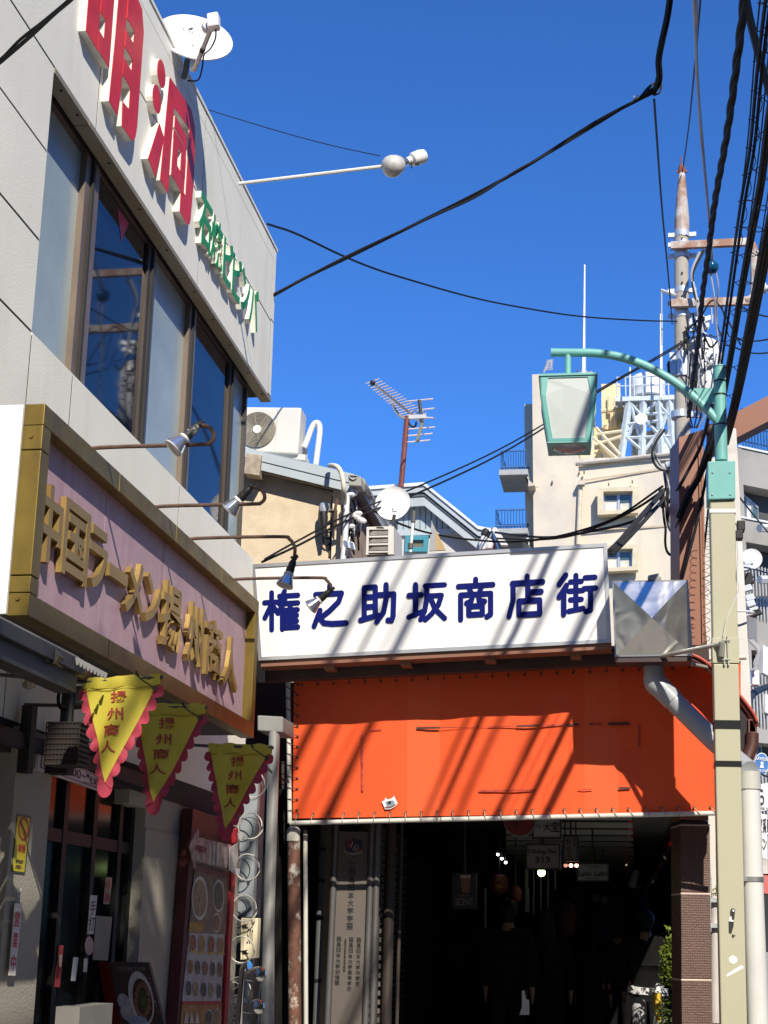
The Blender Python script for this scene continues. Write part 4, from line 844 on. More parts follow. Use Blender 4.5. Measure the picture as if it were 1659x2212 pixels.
for k in range(4):
    MB().tube(spline([atY(c7(*p), 17.5 + 0.05 * k) for p in ((1060 - 8 * k, 650), (1010 - 6 * k, 720 + 5 * k), (985 + 6 * k, 800), (1010 + 8 * k, 865 - 3 * k), (1060, 890 - 4 * k), (1100, 880))], 6), 0.016, 6).build('loop', wgrey if k % 2 else wdark, jb, True)
cable([V((-3.36, 5.2, 4.35)), ((-60, 182), 4.6), (c1(0, 370), 4.5), (c1(180, 215), 4.35), (c1(330, 75), 4.2), (c1(430, -10), 4.1), (c1(620, -190), 3.9), V((1.2, 0.5, 7.5))], 0.008, 'thick black cable crossing the top left corner in front of the facade')
cable([V((-3.36, 5.2, 4.38)), ((-60, 174), 4.6), (c1(0, 355), 4.5), (c1(120, 235), 4.4), (c1(260, 125), 4.27), (c1(420, -10), 4.1), (c1(620, -200), 3.9), V((1.2, 0.5, 7.52))], 0.006, 'thinner black cable twined with the thick one at the top left corner')
# ---- wires at the upper right
cable([V((1.5, -18, 12.5)), V((1.3, 2, 11.3)), ((1519, -90), 12.2), ((1513, 0), 13.5), ((1500, 150), 17), ((1487, 280), 21), ((1474, 372), 24.9)], 0.011, 'thin wire reaching the very tip of the rusty pole cap')
cable([V((1.2, -18, 11.2)), V((1.05, 2, 10.2)), ((1496, -100), 12.2), ((1498, -40), 13), ((1501, 40), 14), ((1508, 200), 17), ((1521, 350), 20), ((1532, 480), 22.5), ((1536, 560), 23.5)], 0.020, 'pale grey stay wire ending at the blue insulator', wgrey)
cable([V((1.22, -18, 11.2)), V((1.08, 2, 10.2)), ((1502, -100), 12.2), ((1503, -40), 13), ((1505, 40), 14), ((1504, 120), 15.5), ((1511, 260), 18.2), ((1524, 400), 20.9), ((1531, 470), 22.4), ((1540, 565), 23.5)], 0.014, 'second thinner pale wire twined with the grey stay wire', wgrey)
cable([((1534, 585), 23.5), ((1543, 640), 23.6), ((1546, 690), 23.8), ((1555, 760), 24), ((1562, 830), 24.2)], 0.014, 'pale wire hanging below the blue insulator', wgrey)
cable([((1545, 580), 23.5), ((1552, 620), 23.6), ((1548, 660), 23.8), ((1549, 700), 24.0)], 0.013, 'short second pale wire below the blue insulator', wgrey)
P = [V((1.6, -18, 9.6)), V((1.4, -6, 8.5)), V((1.3, 3, 8.15))] + fine([PZ((1618, -120), 8.2), PZ((1604, 30), 8.3), PZ((1592, 130), 8.4), PZ((1570, 290), 8.6), PZ((1545, 430), 8.9), PZ((1530, 545), 9.15), PZ((1517, 640), 9.35), PZ((1506, 750), 9.6), PZ((1496, 820), 9.8), PZ((1487, 900), 10.0)], 26)
cable(P, 0.034, 'thick twisted black power cable coming down to the utility pole', M('twisted_cable', (0.014, 0.013, 0.012), 0.7, spec=0.25), n=1, twist=3)
grpA = 'dark communication cable bundles at the right edge'
def bundle(pts, offs, r, lab, mt=wm):
    t = thing('cable_bundle', lab, 'cable', tuple(atY(*pts[0])), grpA)
    for dx, dz in offs:
        MB().tube(spline([atY(*p) + V((dx, 0, dz)) for p in pts], 8), r, 7).build('strand', mt, t, True)
    return t
def lashing(t, pts, R, turns, side=-1, mt=wm, r=0.0028):
    """the open spiral hanger that wraps a bundle"""
    P = spline([atY(*p) for p in pts], 24); n = len(P) - 1; Q = []
    for i, p in enumerate(P):
        ph = 2 * math.pi * turns * i / n; tt = (P[min(i + 1, n)] - P[max(0, i - 1)]).normalized(); a = tt.cross(UZ).normalized(); b = tt.cross(a)
        Q.append(p + a * math.cos(ph) * R + b * math.sin(ph) * R + a * side * R * 0.55)
    MB().tube(Q, r, 5).build('spiral_hanger', mt, t, True)
def run(px, z, x0):                              # a bundle hung at height z that carries on over the road towards the camera side
    return [V((x0 + 0.5, -18, z + 1.1)), V((x0 + 0.2, -6, z + 0.15)), V((x0, 2, z))] + [PZ(p, z + 0.02 * k) for k, p in enumerate(px)]
def bundle(P, offs, r, lab, mt=wm):
    t = thing('cable_bundle', lab, 'cable', tuple(P[-1]), grpA)
    for dx, dz in offs: MB().tube([p + V((dx, 0, dz)) for p in P[:3] + spline(P[3:], 8)], r, 7).build('strand', mt, t, True)
    return t
def lashing(t, pts, R, turns, side=-1, mt=wm, r=0.0035):
    P = spline(pts, 24); n = len(P) - 1; Q = []
    for i, p in enumerate(P):
        ph = 2 * math.pi * turns * i / n; tt = (P[min(i + 1, n)] - P[max(0, i - 1)]).normalized(); a = tt.cross(UZ).normalized(); b = tt.cross(a)
        Q.append(p + a * math.cos(ph) * R + b * math.sin(ph) * R + a * side * R * 0.55)
    MB().tube(Q, r, 5).build('spiral_hanger', mt, t, True)
bA = run([(1668, -90), (1654, 0), (1636, 150), (1620, 320), (1600, 440), (1583, 560), (1567, 680), (1550, 800), (1537, 900)], 7.0, 0.95)
t = bundle(bA, ((0, 0), (0.032, 0.010)), 0.0125, 'leftmost straight black cable pair dropping from the top right corner')
lashing(t, [PZ(p, 7.0) for p in ((1672, -90), (1661, 0), (1647, 150), (1633, 300), (1612, 440), (1590, 570))], 0.042, 12)
bB = run([(1690, 60), (1659, 250), (1640, 400), (1618, 520), (1597, 640), (1576, 770), (1556, 880)], 6.5, 1.0) + [atY((1535, 960), 14.6), atY((1505, 1040), 15.1)]
t = bundle(bB, ((0, 0), (0.024, 0.0), (0.0, 0.024)), 0.0145, 'thick middle black cable bundle bending down to the brown column')
lashing(t, bB[3:10], 0.045, 12)
bC = run([(1720, 260), (1672, 420), (1650, 520), (1628, 640), (1605, 760), (1580, 880), (1560, 960)], 6.2, 1.15)
t = bundle(bC, ((0, 0), (0.026, 0), (0.052, 0.0), (0.026, 0.026)), 0.0165, 'widest black cable bundle with spiral hangers nearest the right edge')
lashing(t, bC[3:], 0.055, 12)
bD = run([(1690, -60), (1668, 120), (1650, 300), (1630, 450), (1608, 600), (1588, 720), (1566, 850)], 6.8, 1.05)
bundle(bD, ((-0.10, 0.06), (-0.02, 0.02), (0.09, 0.03), (0.16, 0.10)), 0.0055, 'loose thin black wires strung between the thicker cable bundles')
# cables over the face of the brown column
for k, (pts, r, lab) in enumerate((
    ([((1556, 880), 13.4), ((1530, 960), 14.6), ((1500, 1050), 15.15), ((1474, 1110), 15.2), ((1458, 1150), 15.6)], 0.020, 'black cable crossing the brown column low to its left edge'),
    ([((1560, 890), 13.4), ((1535, 970), 14.6), ((1510, 1030), 15.12), ((1482, 1080), 15.15), ((1466, 1120), 15.2)], 0.034, 'broad black cable slanting across the brown column'),
    ([((1562, 900), 13.6), ((1532, 1000), 14.9), ((1520, 1060), 15.12), ((1500, 1150), 15.15), ((1476, 1240), 15.2), ((1462, 1290), 15.4)], 0.016, 'thin black cable running steeply down the brown column'),
    ([((1540, 860), 13.5), ((1515, 960), 14.8), ((1490, 1010), 15.12), ((1468, 1050), 15.2), ((1445, 1085), 16.6)], 0.018, 'upper black cable across the brown column to the junction box'),
    ([((1530, 1100), 15.6), ((1522, 1180), 15.5), ((1515, 1260), 15.5), ((1521, 1340), 15.5), ((1526, 1410), 15.3)], 0.013, 'black cable hanging between the brown column and the beige post'))):
    cable(pts, r, lab)
t = thing('coiled_wire', 'loose coils of thin dark wire hanging between the brown column and the beige post', 'wire', tuple(atY((1532, 1200), 15.0)))
for x0, y0, x1, y1, tn in ((1532, 1110, 1522, 1290, 11), (1527, 1240, 1526, 1400, 8)):
    n = tn * 12; Q = [atY((x0 + (x1 - x0) * i / n, y0 + (y1 - y0) * i / n), 15.0) + V((0.035 * math.cos(2 * math.pi * i / 12), 0.02 * math.sin(2 * math.pi * i / 12), 0)) for i in range(n + 1)]
    MB().tube(Q, 0.003, 4).build('coil', wdark, t, True)
# drooping wires right of the bundles
for pts, lab in (([((1590, 655), 24.5), ((1620, 672), 23.5), ((1659, 684), 22), ((1700, 676), 20), V((12.28, 19, 9.5))], 'upper drooping wire leaving the pole to the right edge'),
                 ([((1585, 730), 24.5), ((1615, 737), 23.5), ((1659, 733), 22), ((1700, 715), 20), V((12.28, 19, 9.5))], 'middle drooping wire leaving the pole to the right edge'),
                 ([((1580, 748), 24.5), ((1620, 762), 23.5), ((1659, 762), 22), ((1700, 750), 20), V((12.28, 19, 9.5))], 'lower drooping wire leaving the pole to the right edge'),
                 ([((1475, 720), 24.9), ((1510, 690), 24.6), ((1545, 650), 24.4), ((1600, 745), 24)], 'tangled dark wire looping under the lower cross arm')):
    cable(pts, 0.014, lab)
tg = thing('wire_tangle', 'tangle of dark looping wires around the utility pole below its cross arms', 'wire', tuple(uY((1500, 720))))
rnd = random.Random(11)
for k in range(16):
    x0, y0 = rnd.uniform(1482, 1560), rnd.uniform(660, 760); x1, y1 = x0 + rnd.uniform(-30, 40), y0 + rnd.uniform(-10, 50)
    MB().tube(spline([uY((x0, y0), -0.2), uY(((x0 + x1) / 2, max(y0, y1) + rnd.uniform(5, 26)), -0.3), uY((x1, y1), -0.2)], 6), rnd.choice([0.010, 0.013, 0.018]), 6).build('loop', rnd.choice([wm, wm, wm, wgrey, wdark]), tg, True)
for pts in ([(1512, 545), (1495, 590), (1503, 640), (1512, 690), (1518, 720)], [(1520, 540), (1498, 585), (1497, 615), (1506, 655)]):
    MB().tube(spline([uY(p, -0.4) for p in pts], 6), 0.03, 6).build('loop', wdark if pts[0][0] == 1520 else wgrey, tg, True)
for k in range(7):
    x = 1486 + k * 7; MB().tube(spline([uY((x, 760 + 4 * k), -0.1), uY((x + rnd.uniform(-8, 8), 820), -0.2), uY((x + rnd.uniform(-12, 4), 890), -0.1), uY((1490 + k * 3, 925), 0)], 5), 0.012, 5).build('loop', rnd.choice([wm, wgrey, wm]), tg, True)
# cables higher up, to the right of and above the frame: unseen, arranged so their shadows streak the sign and banner
for k, (x, y, z, r, lab) in enumerate(((0.80, 6.7, 11.0, 0.050, 'fattest unseen overhead cable above the pavement, nearest the white facade'), (1.10, 6.7, 11.1, 0.026, 'slim unseen overhead cable next to the fattest one'),
                            (1.38, 6.7, 11.0, 0.045, 'thick unseen overhead cable third from the white facade'), (1.98, 8.0, 10.4, 0.026, 'slim unseen overhead cable just outside the kerb'),
                            (2.62, 6.7, 11.0, 0.030, 'slim unseen overhead cable over the gutter of the road'), (3.0, 6.7, 11.0, 0.030, 'unseen overhead cable farthest out over the road'))):
    o = MB().tube(spline([V((3.6 + 0.12 * k, UY_, z + 2.6)), V((x + 0.75, 15, z + 0.9)), V((x, y, z)), V((x + 0.35, 1.5, z + 0.1)), V((x + 1.2, -18, z + 1.6))], 8), r, 6).build('unseen_cable', wm, None, True, loc=(x, 7, z))
    tag(o, lab, 'cable', 'unseen overhead cables set to cast shadow streaks')
# ================================================================== ON THE LEFT BUILDING'S ROOF
dish_w = M('dish_white', (0.82, 0.82, 0.80), 0.4, var=0.02)
sat = thing('satellite_dish', 'white satellite dish with feed arm and white receiver head on the roof edge', 'satellite dish', tuple(atY(d6(245, 420), 10.4)))
DYs = 10.35
dc = atY(d6(300, 200), DYs)
n_ = V((0.30, -0.86, 0.42)).normalized()
ex = atY(d6(440, 310), DYs) - atY(d6(160, 90), DYs)                 # long axis seen in the picture
u_ = (ex - n_ * ex.dot(n_)).normalized(); v_ = n_.cross(u_)
ra, rb = ex.length / 2 * 1.08, 0.285
vs = []; fs = []; NR, NA = 6, 36
for i in range(NR + 1):
    for k in range(NA):
        r_ = i / NR; vs.append(dc + u_ * (ra * r_ * math.cos(2 * math.pi * k / NA)) + v_ * (rb * r_ * math.sin(2 * math.pi * k / NA)) + n_ * (0.075 * (r_ * r_ - 1)))
for i in range(NR):
    for k in range(NA): fs.append((i * NA + k, i * NA + (k + 1) % NA, (i + 1) * NA + (k + 1) % NA, (i + 1) * NA + k))
m0 = len(vs); vs += [p - n_ * 0.012 for p in vs]; fs += [tuple(q + m0 for q in f)[::-1] for f in fs[:]]
fs += [(NR * NA + k, NR * NA + (k + 1) % NA, m0 + NR * NA + (k + 1) % NA, m0 + NR * NA + k) for k in range(NA)]
di = MB().add(vs, fs).build('dish', dish_w, sat, True)
pgrey = M('dish_print', (0.35, 0.35, 0.36), 0.6)
def on_dish(p): return atP(d6(*p), dc - n_ * 0.045, n_)
text_obj('SUPER DISH', [on_dish((234, 150)), on_dish((347, 185)), on_dish((346, 200)), on_dish((232, 163))], pgrey, di, 'print', 0.002, 0.01)
MB().prism([on_dish((262, 158)), on_dish((318, 128)), on_dish((320, 137)), on_dish((285, 160))], n_ * 0.002).build('print_mark', M('print_dark', (0.06, 0.07, 0.08), 0.5), di)
MB().ring([on_dish(p) for p in ((258, 205), (318, 222), (316, 252), (256, 236))], [on_dish(p) for p in ((260, 208), (316, 224), (314, 249), (258, 234))], n_ * 0.001).build('print_frame', M('print_pale', (0.66, 0.66, 0.65), 0.5), di)
fa0, fa1 = atY(d6(300, 375), DYs - 0.1), atY(d6(385, 165), DYs - 0.42)
arm_g = M('feed_arm_grey', (0.55, 0.55, 0.54), 0.4)
MB().tube([fa0, fa1], 0.020, 8).build('feed_arm', arm_g, sat, True)
MB().tube([fa0.lerp(fa1, 0.45), fa0.lerp(fa1, 0.55)], 0.0225, 8).build('arm_tape', blk, sat, True)
hd = atY(d6(403, 120), DYs - 0.45)
MB().obox(hd, (0.045, 0, 0.005), (0, 0.045, 0), (-0.005, 0, 0.062)).build('receiver', dish_w, sat, bevel=0.015)
MB().lathe([(0.045, 0), (0.05, 0.03), (0.03, 0.06)], hd + V((-0.05, 0.03, -0.01)), (-0.6, 0.8, -0.2), 12).build('feed_horn', arm_g, sat, True)
MB().tube(spline([hd + V((0.02, 0, -0.06)), atY(d6(412, 210), DYs - 0.4), atY(d6(385, 265), DYs - 0.3), atY(d6(350, 300), DYs - 0.2), atY(d6(340, 370), DYs - 0.1), atY(d6(318, 435), DYs), atY(d6(262, 440), DYs + 0.1)], 6), 0.0065, 6).build('cable', wm, sat, True)
MB().tube(spline([dc - n_ * 0.08, atY(d6(262, 320), DYs + 0.12), atY(d6(252, 380), DYs + 0.12), atY(d6(238, 425), DYs + 0.12)], 5), 0.024, 8).build('mast', M('dark_mast', (0.10, 0.11, 0.12), 0.5), sat, True)
MB().tube([atY(d6(288, 310), DYs + 0.05), atY(d6(290, 370), DYs + 0.02)], 0.020, 8).ball(atY(d6(290, 374), DYs), 0.028, 10).build('tilt_strut', arm_g, sat, True)
# lamp on a long rod
fl = thing('rod_lamp', 'large reflector bulb at the tip of a long white rod from the roof edge', 'lamp', tuple(atY(d6(568, 998), 11.7)))
r0, r1 = atY(d6(540, 1000), 11.72), atY(d6(1318, 906), 11.72)
wrod = M('white_rod', (0.72, 0.73, 0.70), 0.45)
MB().tube([r0, r1], 0.016, 8).build('rod', wrod, fl, True)
gb = atY(d6(1378, 904), 11.70); ga = (atY(d6(1490, 850), 11.74) - gb).normalized()
K_ = 0.57
def lz(pr): return [(a * K_, b * K_) for a, b in pr]
a2 = (ga + V((0, 0.25, 0))).normalized()
MB().lathe(lz([(0.001, -0.172), (0.06, -0.165), (0.125, -0.135), (0.165, -0.07), (0.172, 0.0), (0.150, 0.09), (0.11, 0.16)]), gb, a2, 28).build('bulb', M('frosted_bulb', (0.52, 0.52, 0.49), 0.15, var=0.22, vs=9), fl, True)
MB().lathe(lz([(0.125, 0.10), (0.10, 0.17), (0.068, 0.22), (0.055, 0.30)]), gb, a2, 24).build('mirror_neck', chrome, fl, True)
MB().lathe(lz([(0.062, 0.22), (0.062, 0.30), (0.066, 0.30), (0.066, 0.33), (0.060, 0.34)]), gb, a2, 20).build('collar', M('collar_white', (0.7, 0.69, 0.66), 0.5), fl, True)
MB().lathe(lz([(0.075, 0.34), (0.105, 0.36), (0.115, 0.50), (0.10, 0.58), (0.03, 0.60)]), gb, a2, 20).build('socket', dish_w, fl, True)
MB().tube([gb + a2 * 0.24 + V((0.0, -0.02, -0.06)), gb + a2 * 0.24 + V((0.03, -0.02, -0.07))], 0.010, 8).tube([gb + a2 * 0.19, gb + a2 * 0.20 + V((0.0, 0, -0.08))], 0.007, 6).build('bracket_bolt', blk, fl, True)
for p in ((382, 318), (450, 238), (470, 230)): pass
# ================================================================== BEIGE HOUSE BEHIND THE SIGN
HY = 16.5
beige_st = M('beige_render', (0.66, 0.54, 0.38), 0.95, var=0.10, vs=6, bump=0.7, bs=70, dirt=0.15, dirt_rgb=(0.42, 0.33, 0.22), ds=1.5)
hs = thing('stucco_house', 'beige rough rendered house with blue grey sloping roof edge behind the arcade sign', 'house', tuple(V((atY(c6(300, 1100), HY).x, HY, 0))))
def hY(p, dy=0.0): return atY(p, HY + dy)
wl = [hY(c6(40, 560)), hY(c6(620, 735)), hY(c6(605, 1135)), hY(c6(40, 1160))]
wl[2].x = wl[1].x; wl[2].z = 0; wl[0].x -= 2.5; wl[0].z += 0.72; wl[3].x = wl[0].x; wl[3].z = 0; wl[0].z = wl[1].z + (wl[1].x - wl[0].x) * 0.30
MB().prism(wl, (0, 5, 0)).build('wall', beige_st, hs)
cs = [hY(c6(622, 668), -0.06), hY(c6(668, 680), -0.06), hY(c6(655, 1120), -0.06), hY(c6(610, 1120), -0.06)]; 
for p in cs[2:]: p.z = 0
cs[0].z -= 0.0
MB().prism(cs, (0, 5, 0)).build('corner_pilaster', M('pale_render', (0.72, 0.62, 0.45), 0.95, var=0.08, bump=0.5, bs=60), hs)
MB().prism([hY(c6(668, 690), 0.02), hY(c6(700, 700), 0.02), V((hY(c6(692, 1100), 0.02).x, HY + 0.02, 0)), V((hY(c6(660, 1100), 0.02).x, HY + 0.02, 0))], (0, 5, 0)).build('side_wall', M('brown_render', (0.36, 0.27, 0.20), 0.95, var=0.15, dirt=0.4), hs)
MB().prism([hY(c6(612, 760), -0.02), hY(c6(622, 760), -0.02), hY(c6(607, 1118), -0.02), hY(c6(594, 1118), -0.02)], (0, 0.03, 0)).build('dark_duct', M('dark_duct', (0.06, 0.05, 0.04), 0.8), hs)
rfm = M('blue_grey_metal', (0.42, 0.475, 0.50), 0.45, var=0.05, dirt=0.2)
ev0, ev1 = hY(c6(60, 462), -0.22), hY(c6(745, 628), -0.22); k_ = (ev0 - ev1) * 0.5; ev0 = ev0 + k_
f0, f1 = hY(c6(80, 490), -0.5), hY(c6(640, 625), -0.5)
hd_ = V((0, 0, -0.115)); hd2 = V((0, 0, -0.22))
MB().prism([ev0, ev1, ev1 + hd_, ev0 + hd_], (0, 0.03, 0)).build('fascia_upper', rfm, hs)
MB().prism([ev0 + hd_ * 1.05 + V((0, 0.012, 0)), ev1 + hd_ * 1.05 + V((0, 0.012, 0)), ev1 + hd2 + V((0, 0.012, 0)), ev0 + hd2 + V((0, 0.012, 0))], (0, 0.03, 0)).build('fascia_lower', rfm, hs)
MB().prism([ev0 + V((0, 0.032, 0.003)), ev1 + V((0, 0.032, 0.003)), ev1 + V((0.0, 6, 0.003)), ev0 + V((0, 6, 0.003))], (0, 0, -0.05)).build('roof', rfm, hs)
wdm = M('grey_eaves_wood', (0.36, 0.29, 0.22), 0.85, var=0.25, vs=8, dirt=0.4)
u0, u1 = hY(c6(60, 535), -0.15), hY(c6(622, 668), -0.15); u0 = u0 + (u0 - u1) * 0.6
MB().prism([u0 + V((0, 0, 0.02)), u1 + V((0, 0, 0.02)), u1 + V((0, 0, -0.10)), u0 + V((0, 0, -0.10))], (0, 0.06, 0)).build('bargeboard', wdm, hs)
MB().prism([u0 + V((0, 0.06, 0)), u1 + V((0, 0.06, 0)), u1 + V((0, 0.15, 0)), u0 + V((0, 0.15, 0))], (0, 0, -0.04)).build('eaves_soffit', M('dark_eaves', (0.12, 0.09, 0.07), 0.9), hs)
c = hY(c6(155, 585), -0.17); MB().obox(c, (0.09, 0, -0.015), (0, 0.10, 0), (0.01, 0, 0.12)).build('rafter_end', M('old_rafter', (0.42, 0.35, 0.27), 0.9, var=0.3, vs=10), hs)
# floodlight on the wall with its shadowed arm
wlmp = thing('wall_spotlight', 'small spotlight with looping cords fixed on the beige rendered wall', 'lamp', tuple(hY(c6(572, 850), -0.15)))
p_ = hY(c6(570, 825), -0.18)
MB().lathe([(0.055, 0), (0.06, 0.05), (0.05, 0.10)], p_ + V((0, 0, 0.04)), (0, 0, -1), 14).build('shade', galv, wlmp, True)
MB().lathe([(0.045, 0), (0.05, 0.08), (0.03, 0.22), (0.02, 0.30)], p_ + V((-0.01, 0, -0.05)), (0.05, 0, -1), 12).build('body', blk, wlmp, True)
MB().tube([p_ + V((0.02, 0.02, -0.04)), p_ + V((0.15, 0.16, -0.02))], 0.015, 6).build('arm', blk, wlmp, True)
for k in range(3): MB().tube(spline([hY(c6(560, 880), -0.1), hY(c6(558 + 6 * k, 990), -0.08), hY(c6(575 + 5 * k, 1050 - 40 * k), -0.05), hY(c6(605, 1040 - 30 * k), -0.05)], 6), 0.010, 5).build('cord', wm, wlmp, True)
# downpipe, gutter and insulated ducts at the corner
wpv = M('white_pipe', (0.70, 0.72, 0.76), 0.4, var=0.04)
gp = thing('house_downpipe', 'white downpipe with bends under the grey gutter at the beige house corner', 'pipe', tuple(hY(c6(690, 1110), -0.35)))
gd = -0.35
MB().tube(spline([hY(e5(575, 620), gd + 0.05), hY(e5(575, 690), gd + 0.05), hY(e5(540, 720), gd), hY(e5(480, 725), gd), hY(e5(435, 760), gd), hY(e5(420, 860), gd), hY(e5(405, 1200), gd), hY(e5(385, 1600), gd), hY(e5(355, 1900), gd), hY(e5(340, 2100), gd)], 5), 0.033, 14).build('pipe', wpv, gp, True)
MB().tube([hY(e5(575, 640), gd + 0.05), hY(e5(575, 680), gd + 0.05)], 0.039, 14).build('socket', wpv, gp, True)
gt = thing('gutter', 'grey half round gutter with end box running back along the beige house roof', 'gutter', tuple(hY(e5(600, 450), -0.5)))
ggm = M('gutter_grey', (0.34, 0.34, 0.31), 0.5, var=0.08, dirt=0.3)
bx = [hY(p, -0.45) for p in (e5(448, 345), e5(690, 370), e5(700, 560), e5(455, 545))]
MB().prism(bx, (0, 0.25, 0)).build('end_box', ggm, gt, bevel=0.008)
MB().ring([hY(e5(450, 335), -0.47), hY(e5(640, 350), -0.47), hY(e5(600, 415), -0.47), hY(e5(540, 440), -0.47), hY(e5(480, 410), -0.47)], [hY(e5(470, 350), -0.47), hY(e5(625, 362), -0.47), hY(e5(590, 400), -0.47), hY(e5(540, 420), -0.47), hY(e5(495, 395), -0.47)], (0, 0.02, 0)).build('gutter_lip', M('lip_green_grey', (0.42, 0.44, 0.41), 0.5), gt)
gs = hY(e5(690, 470), -0.3); gx = V((gs.x + 0.02, gs.y + 5.5, gs.z - 0.42))
MB().tube([hY(e5(700, 480), -0.25), atY(e5(1150, 1330), 21.0)], [0.05, 0.066], 14).build('trough', ggm, gt, True)
for t in (0.22, 0.40): c = hY(e5(700, 480), -0.25).lerp(atY(e5(1150, 1330), 21.0), t); MB().tube([c, c + V((0.0, 0.06, -0.005))], 0.060, 14).build('gutter_joint', ggm, gt, True)
du = thing('insulated_duct', 'cream taped air conditioner duct bending over the beige house roof edge and down', 'duct', tuple(hY(e5(360, 900), -0.62)))
dum = M('cream_tape', (0.66, 0.62, 0.52), 0.7, var=0.1, vs=12)
MB().tube(spline([hY(e5(90, 165), -0.3), hY(e5(170, 165), -0.55), hY(e5(250, 200), -0.62), hY(e5(310, 300), -0.62), hY(e5(345, 450), -0.62), hY(e5(365, 620), -0.60), hY(e5(375, 800), -0.5), hY(e5(370, 900), -0.45)], 5), 0.028, 12).build('duct', dum, du, True)
# tangle of cables at the corner
tg = thing('corner_cables', 'messy black and white cables hanging at the beige house corner beside the white pipe', 'cables', tuple(hY(e5(520, 1400), -0.2)))
rnd = random.Random(5)
for k in range(26):
    x0, y0 = rnd.uniform(490, 600), rnd.uniform(800, 1500); x1, y1 = x0 + rnd.uniform(-60, 130), min(1890, y0 + rnd.uniform(200, 500))
    MB().tube(spline([hY(e5(x0, y0), -0.1), hY(e5((x0 + x1) / 2 + rnd.uniform(-60, 60), (y0 + y1) / 2), -0.2), hY(e5(x1, y1), -0.1)], 5), rnd.choice([0.006, 0.009, 0.012]), 5).build('strand', rnd.choice([wm, wm, wdark, wgrey, M('white_wire', (0.7, 0.68, 0.66), 0.6)]), tg, True)
for (x, y) in ((640, 1090), (560, 1120), (690, 1215), (720, 1240), (500, 1340), (600, 1160)): MB().ball(hY(e5(x, y), -0.25), 0.035, 8, (1.5, 1, 0.9)).build('clip', M('white_clip', (0.75, 0.72, 0.72), 0.5), tg, True)
for k in range(4): MB().tube(spline([hY(e5(230 + 12 * k, 790 + 20 * k), -0.15), hY(e5(190 + 10 * k, 960), -0.16), hY(e5(185 + 14 * k, 1150), -0.16), hY(e5(150 + 20 * k, 1330 + 30 * k), -0.15)], 5), 0.008, 5).build('strand', M('brown_wire', (0.10, 0.06, 0.04), 0.6), tg, True)
tw = thing('twin_floodlight', 'small white twin panel floodlight at the foot of the white downpipe', 'lamp', tuple(hY(e5(450, 1680), -0.7)))
q = [hY(e5(*p), -0.7) for p in ((310, 1575), (560, 1650), (590, 1800), (380, 1740))]; MB().prism(q, (0, 0.05, 0)).build('body', M('clear_grey', (0.62, 0.64, 0.66), 0.3), tw, bevel=0.01)
for a in (((360, 1605), (430, 1628), (448, 1735), (385, 1710)), ((472, 1640), (535, 1660), (562, 1765), (500, 1748))): MB().prism([hY(e5(*p), -0.705) for p in a], (0, 0.006, 0)).build('panel', M('panel_blue', (0.14, 0.20, 0.33), 0.2), tw)
MB().tube([hY(e5(450, 1770), -0.66), hY(e5(430, 1895), -0.6)], 0.03, 8).build('stalk', dish_w, tw, True)
# ---- air conditioners
acw = M('aircon_white', (0.64, 0.62, 0.56), 0.45, var=0.03, dirt=0.12, dirt_rgb=(0.55, 0.5, 0.4))
def aircon_roof():
    t = thing('air_conditioner', 'cream outdoor air conditioner with round fan grille on the roof of the beige house', 'air conditioner', tuple(atY(c6(270, 540), 17.2)))
    Yq = 17.0; q = [atY(c6(*p), Yq) for p in ((60, 228), (432, 232), (412, 510), (45, 490))]
    sideq = atY(c6(462, 260), Yq + 0.33)
    MB().prism(q, (0.0, 0.33, 0.0)).build('case', acw, t, bevel=0.02)
    fc = atY(c6(170, 365), Yq - 0.01); R_ = (atY(c6(285, 365), Yq) - atY(c6(80, 365), Yq)).length / 2 * 1.06
    MB().lathe([(R_, 0), (R_, 0.012), (R_ * 0.97, 0.016)], fc + V((0, 0.010, 0)), (0, -1, 0), 36).build('fan_recess', M('fan_dark', (0.10, 0.09, 0.075), 0.6), t)
    for k in range(11):
        rr = R_ * (0.24 + 0.073 * k); MB().tube([fc + V((rr * math.cos(a * math.pi / 20), -0.012, rr * math.sin(a * math.pi / 20))) for a in range(40)], 0.0050, 4, closed=True).build('grille_ring', M('grille_wire', (0.42, 0.38, 0.29), 0.5), t)
    for k in range(8):
        an = k * math.pi / 4 + 0.2; MB().tube([fc + V((R_ * 0.2 * math.cos(an), -0.010, R_ * 0.2 * math.sin(an))), fc + V((R_ * math.cos(an), -0.010, R_ * math.sin(an)))], 0.004, 4).build('grille_spoke', MATS['grille_wire'], t)
    MB().lathe([(R_ * 0.23, 0), (R_ * 0.23, 0.012), (R_ * 0.2, 0.018)], fc + V((0, -0.008, 0)), (0, -1, 0), 24).build('fan_hub', dish_w, t)
    MB().prism([atY(c6(*p), Yq - 0.004) for p in ((290, 240), (293, 240), (275, 502), (272, 502))], (0, 0.005, 0)).build('panel_seam', M('seam_grey', (0.45, 0.44, 0.4), 0.6), t)
    MB().prism([atY(c6(*p), Yq + 0.335) for p in ((418, 470), (466, 430), (466, 545), (430, 530))], (0, 0.02, 0)).build('valve_cover', acw, t)
    MB().prism([atY(c6(*p), Yq + 0.05) for p in ((300, 508), (455, 512), (455, 545), (400, 540))], (0, 0.25, 0)).build('foot', acw, t)
    return t
aircon_roof()
d = thing('insulated_hose', 'white taped hose making a tall bend right of the roof air conditioner', 'hose', tuple(atY(c6(520, 560), 17.1)))
MB().tube(spline([atY(c6(*p), 17.2) for p in ((450, 470), (470, 420), (492, 360), (512, 328), (535, 330), (542, 370), (535, 440), (525, 520), (518, 575))], 5), 0.036, 10).build('hose', M('white_tape_wrap', (0.74, 0.73, 0.70), 0.6, var=0.1, vs=15), d, True)
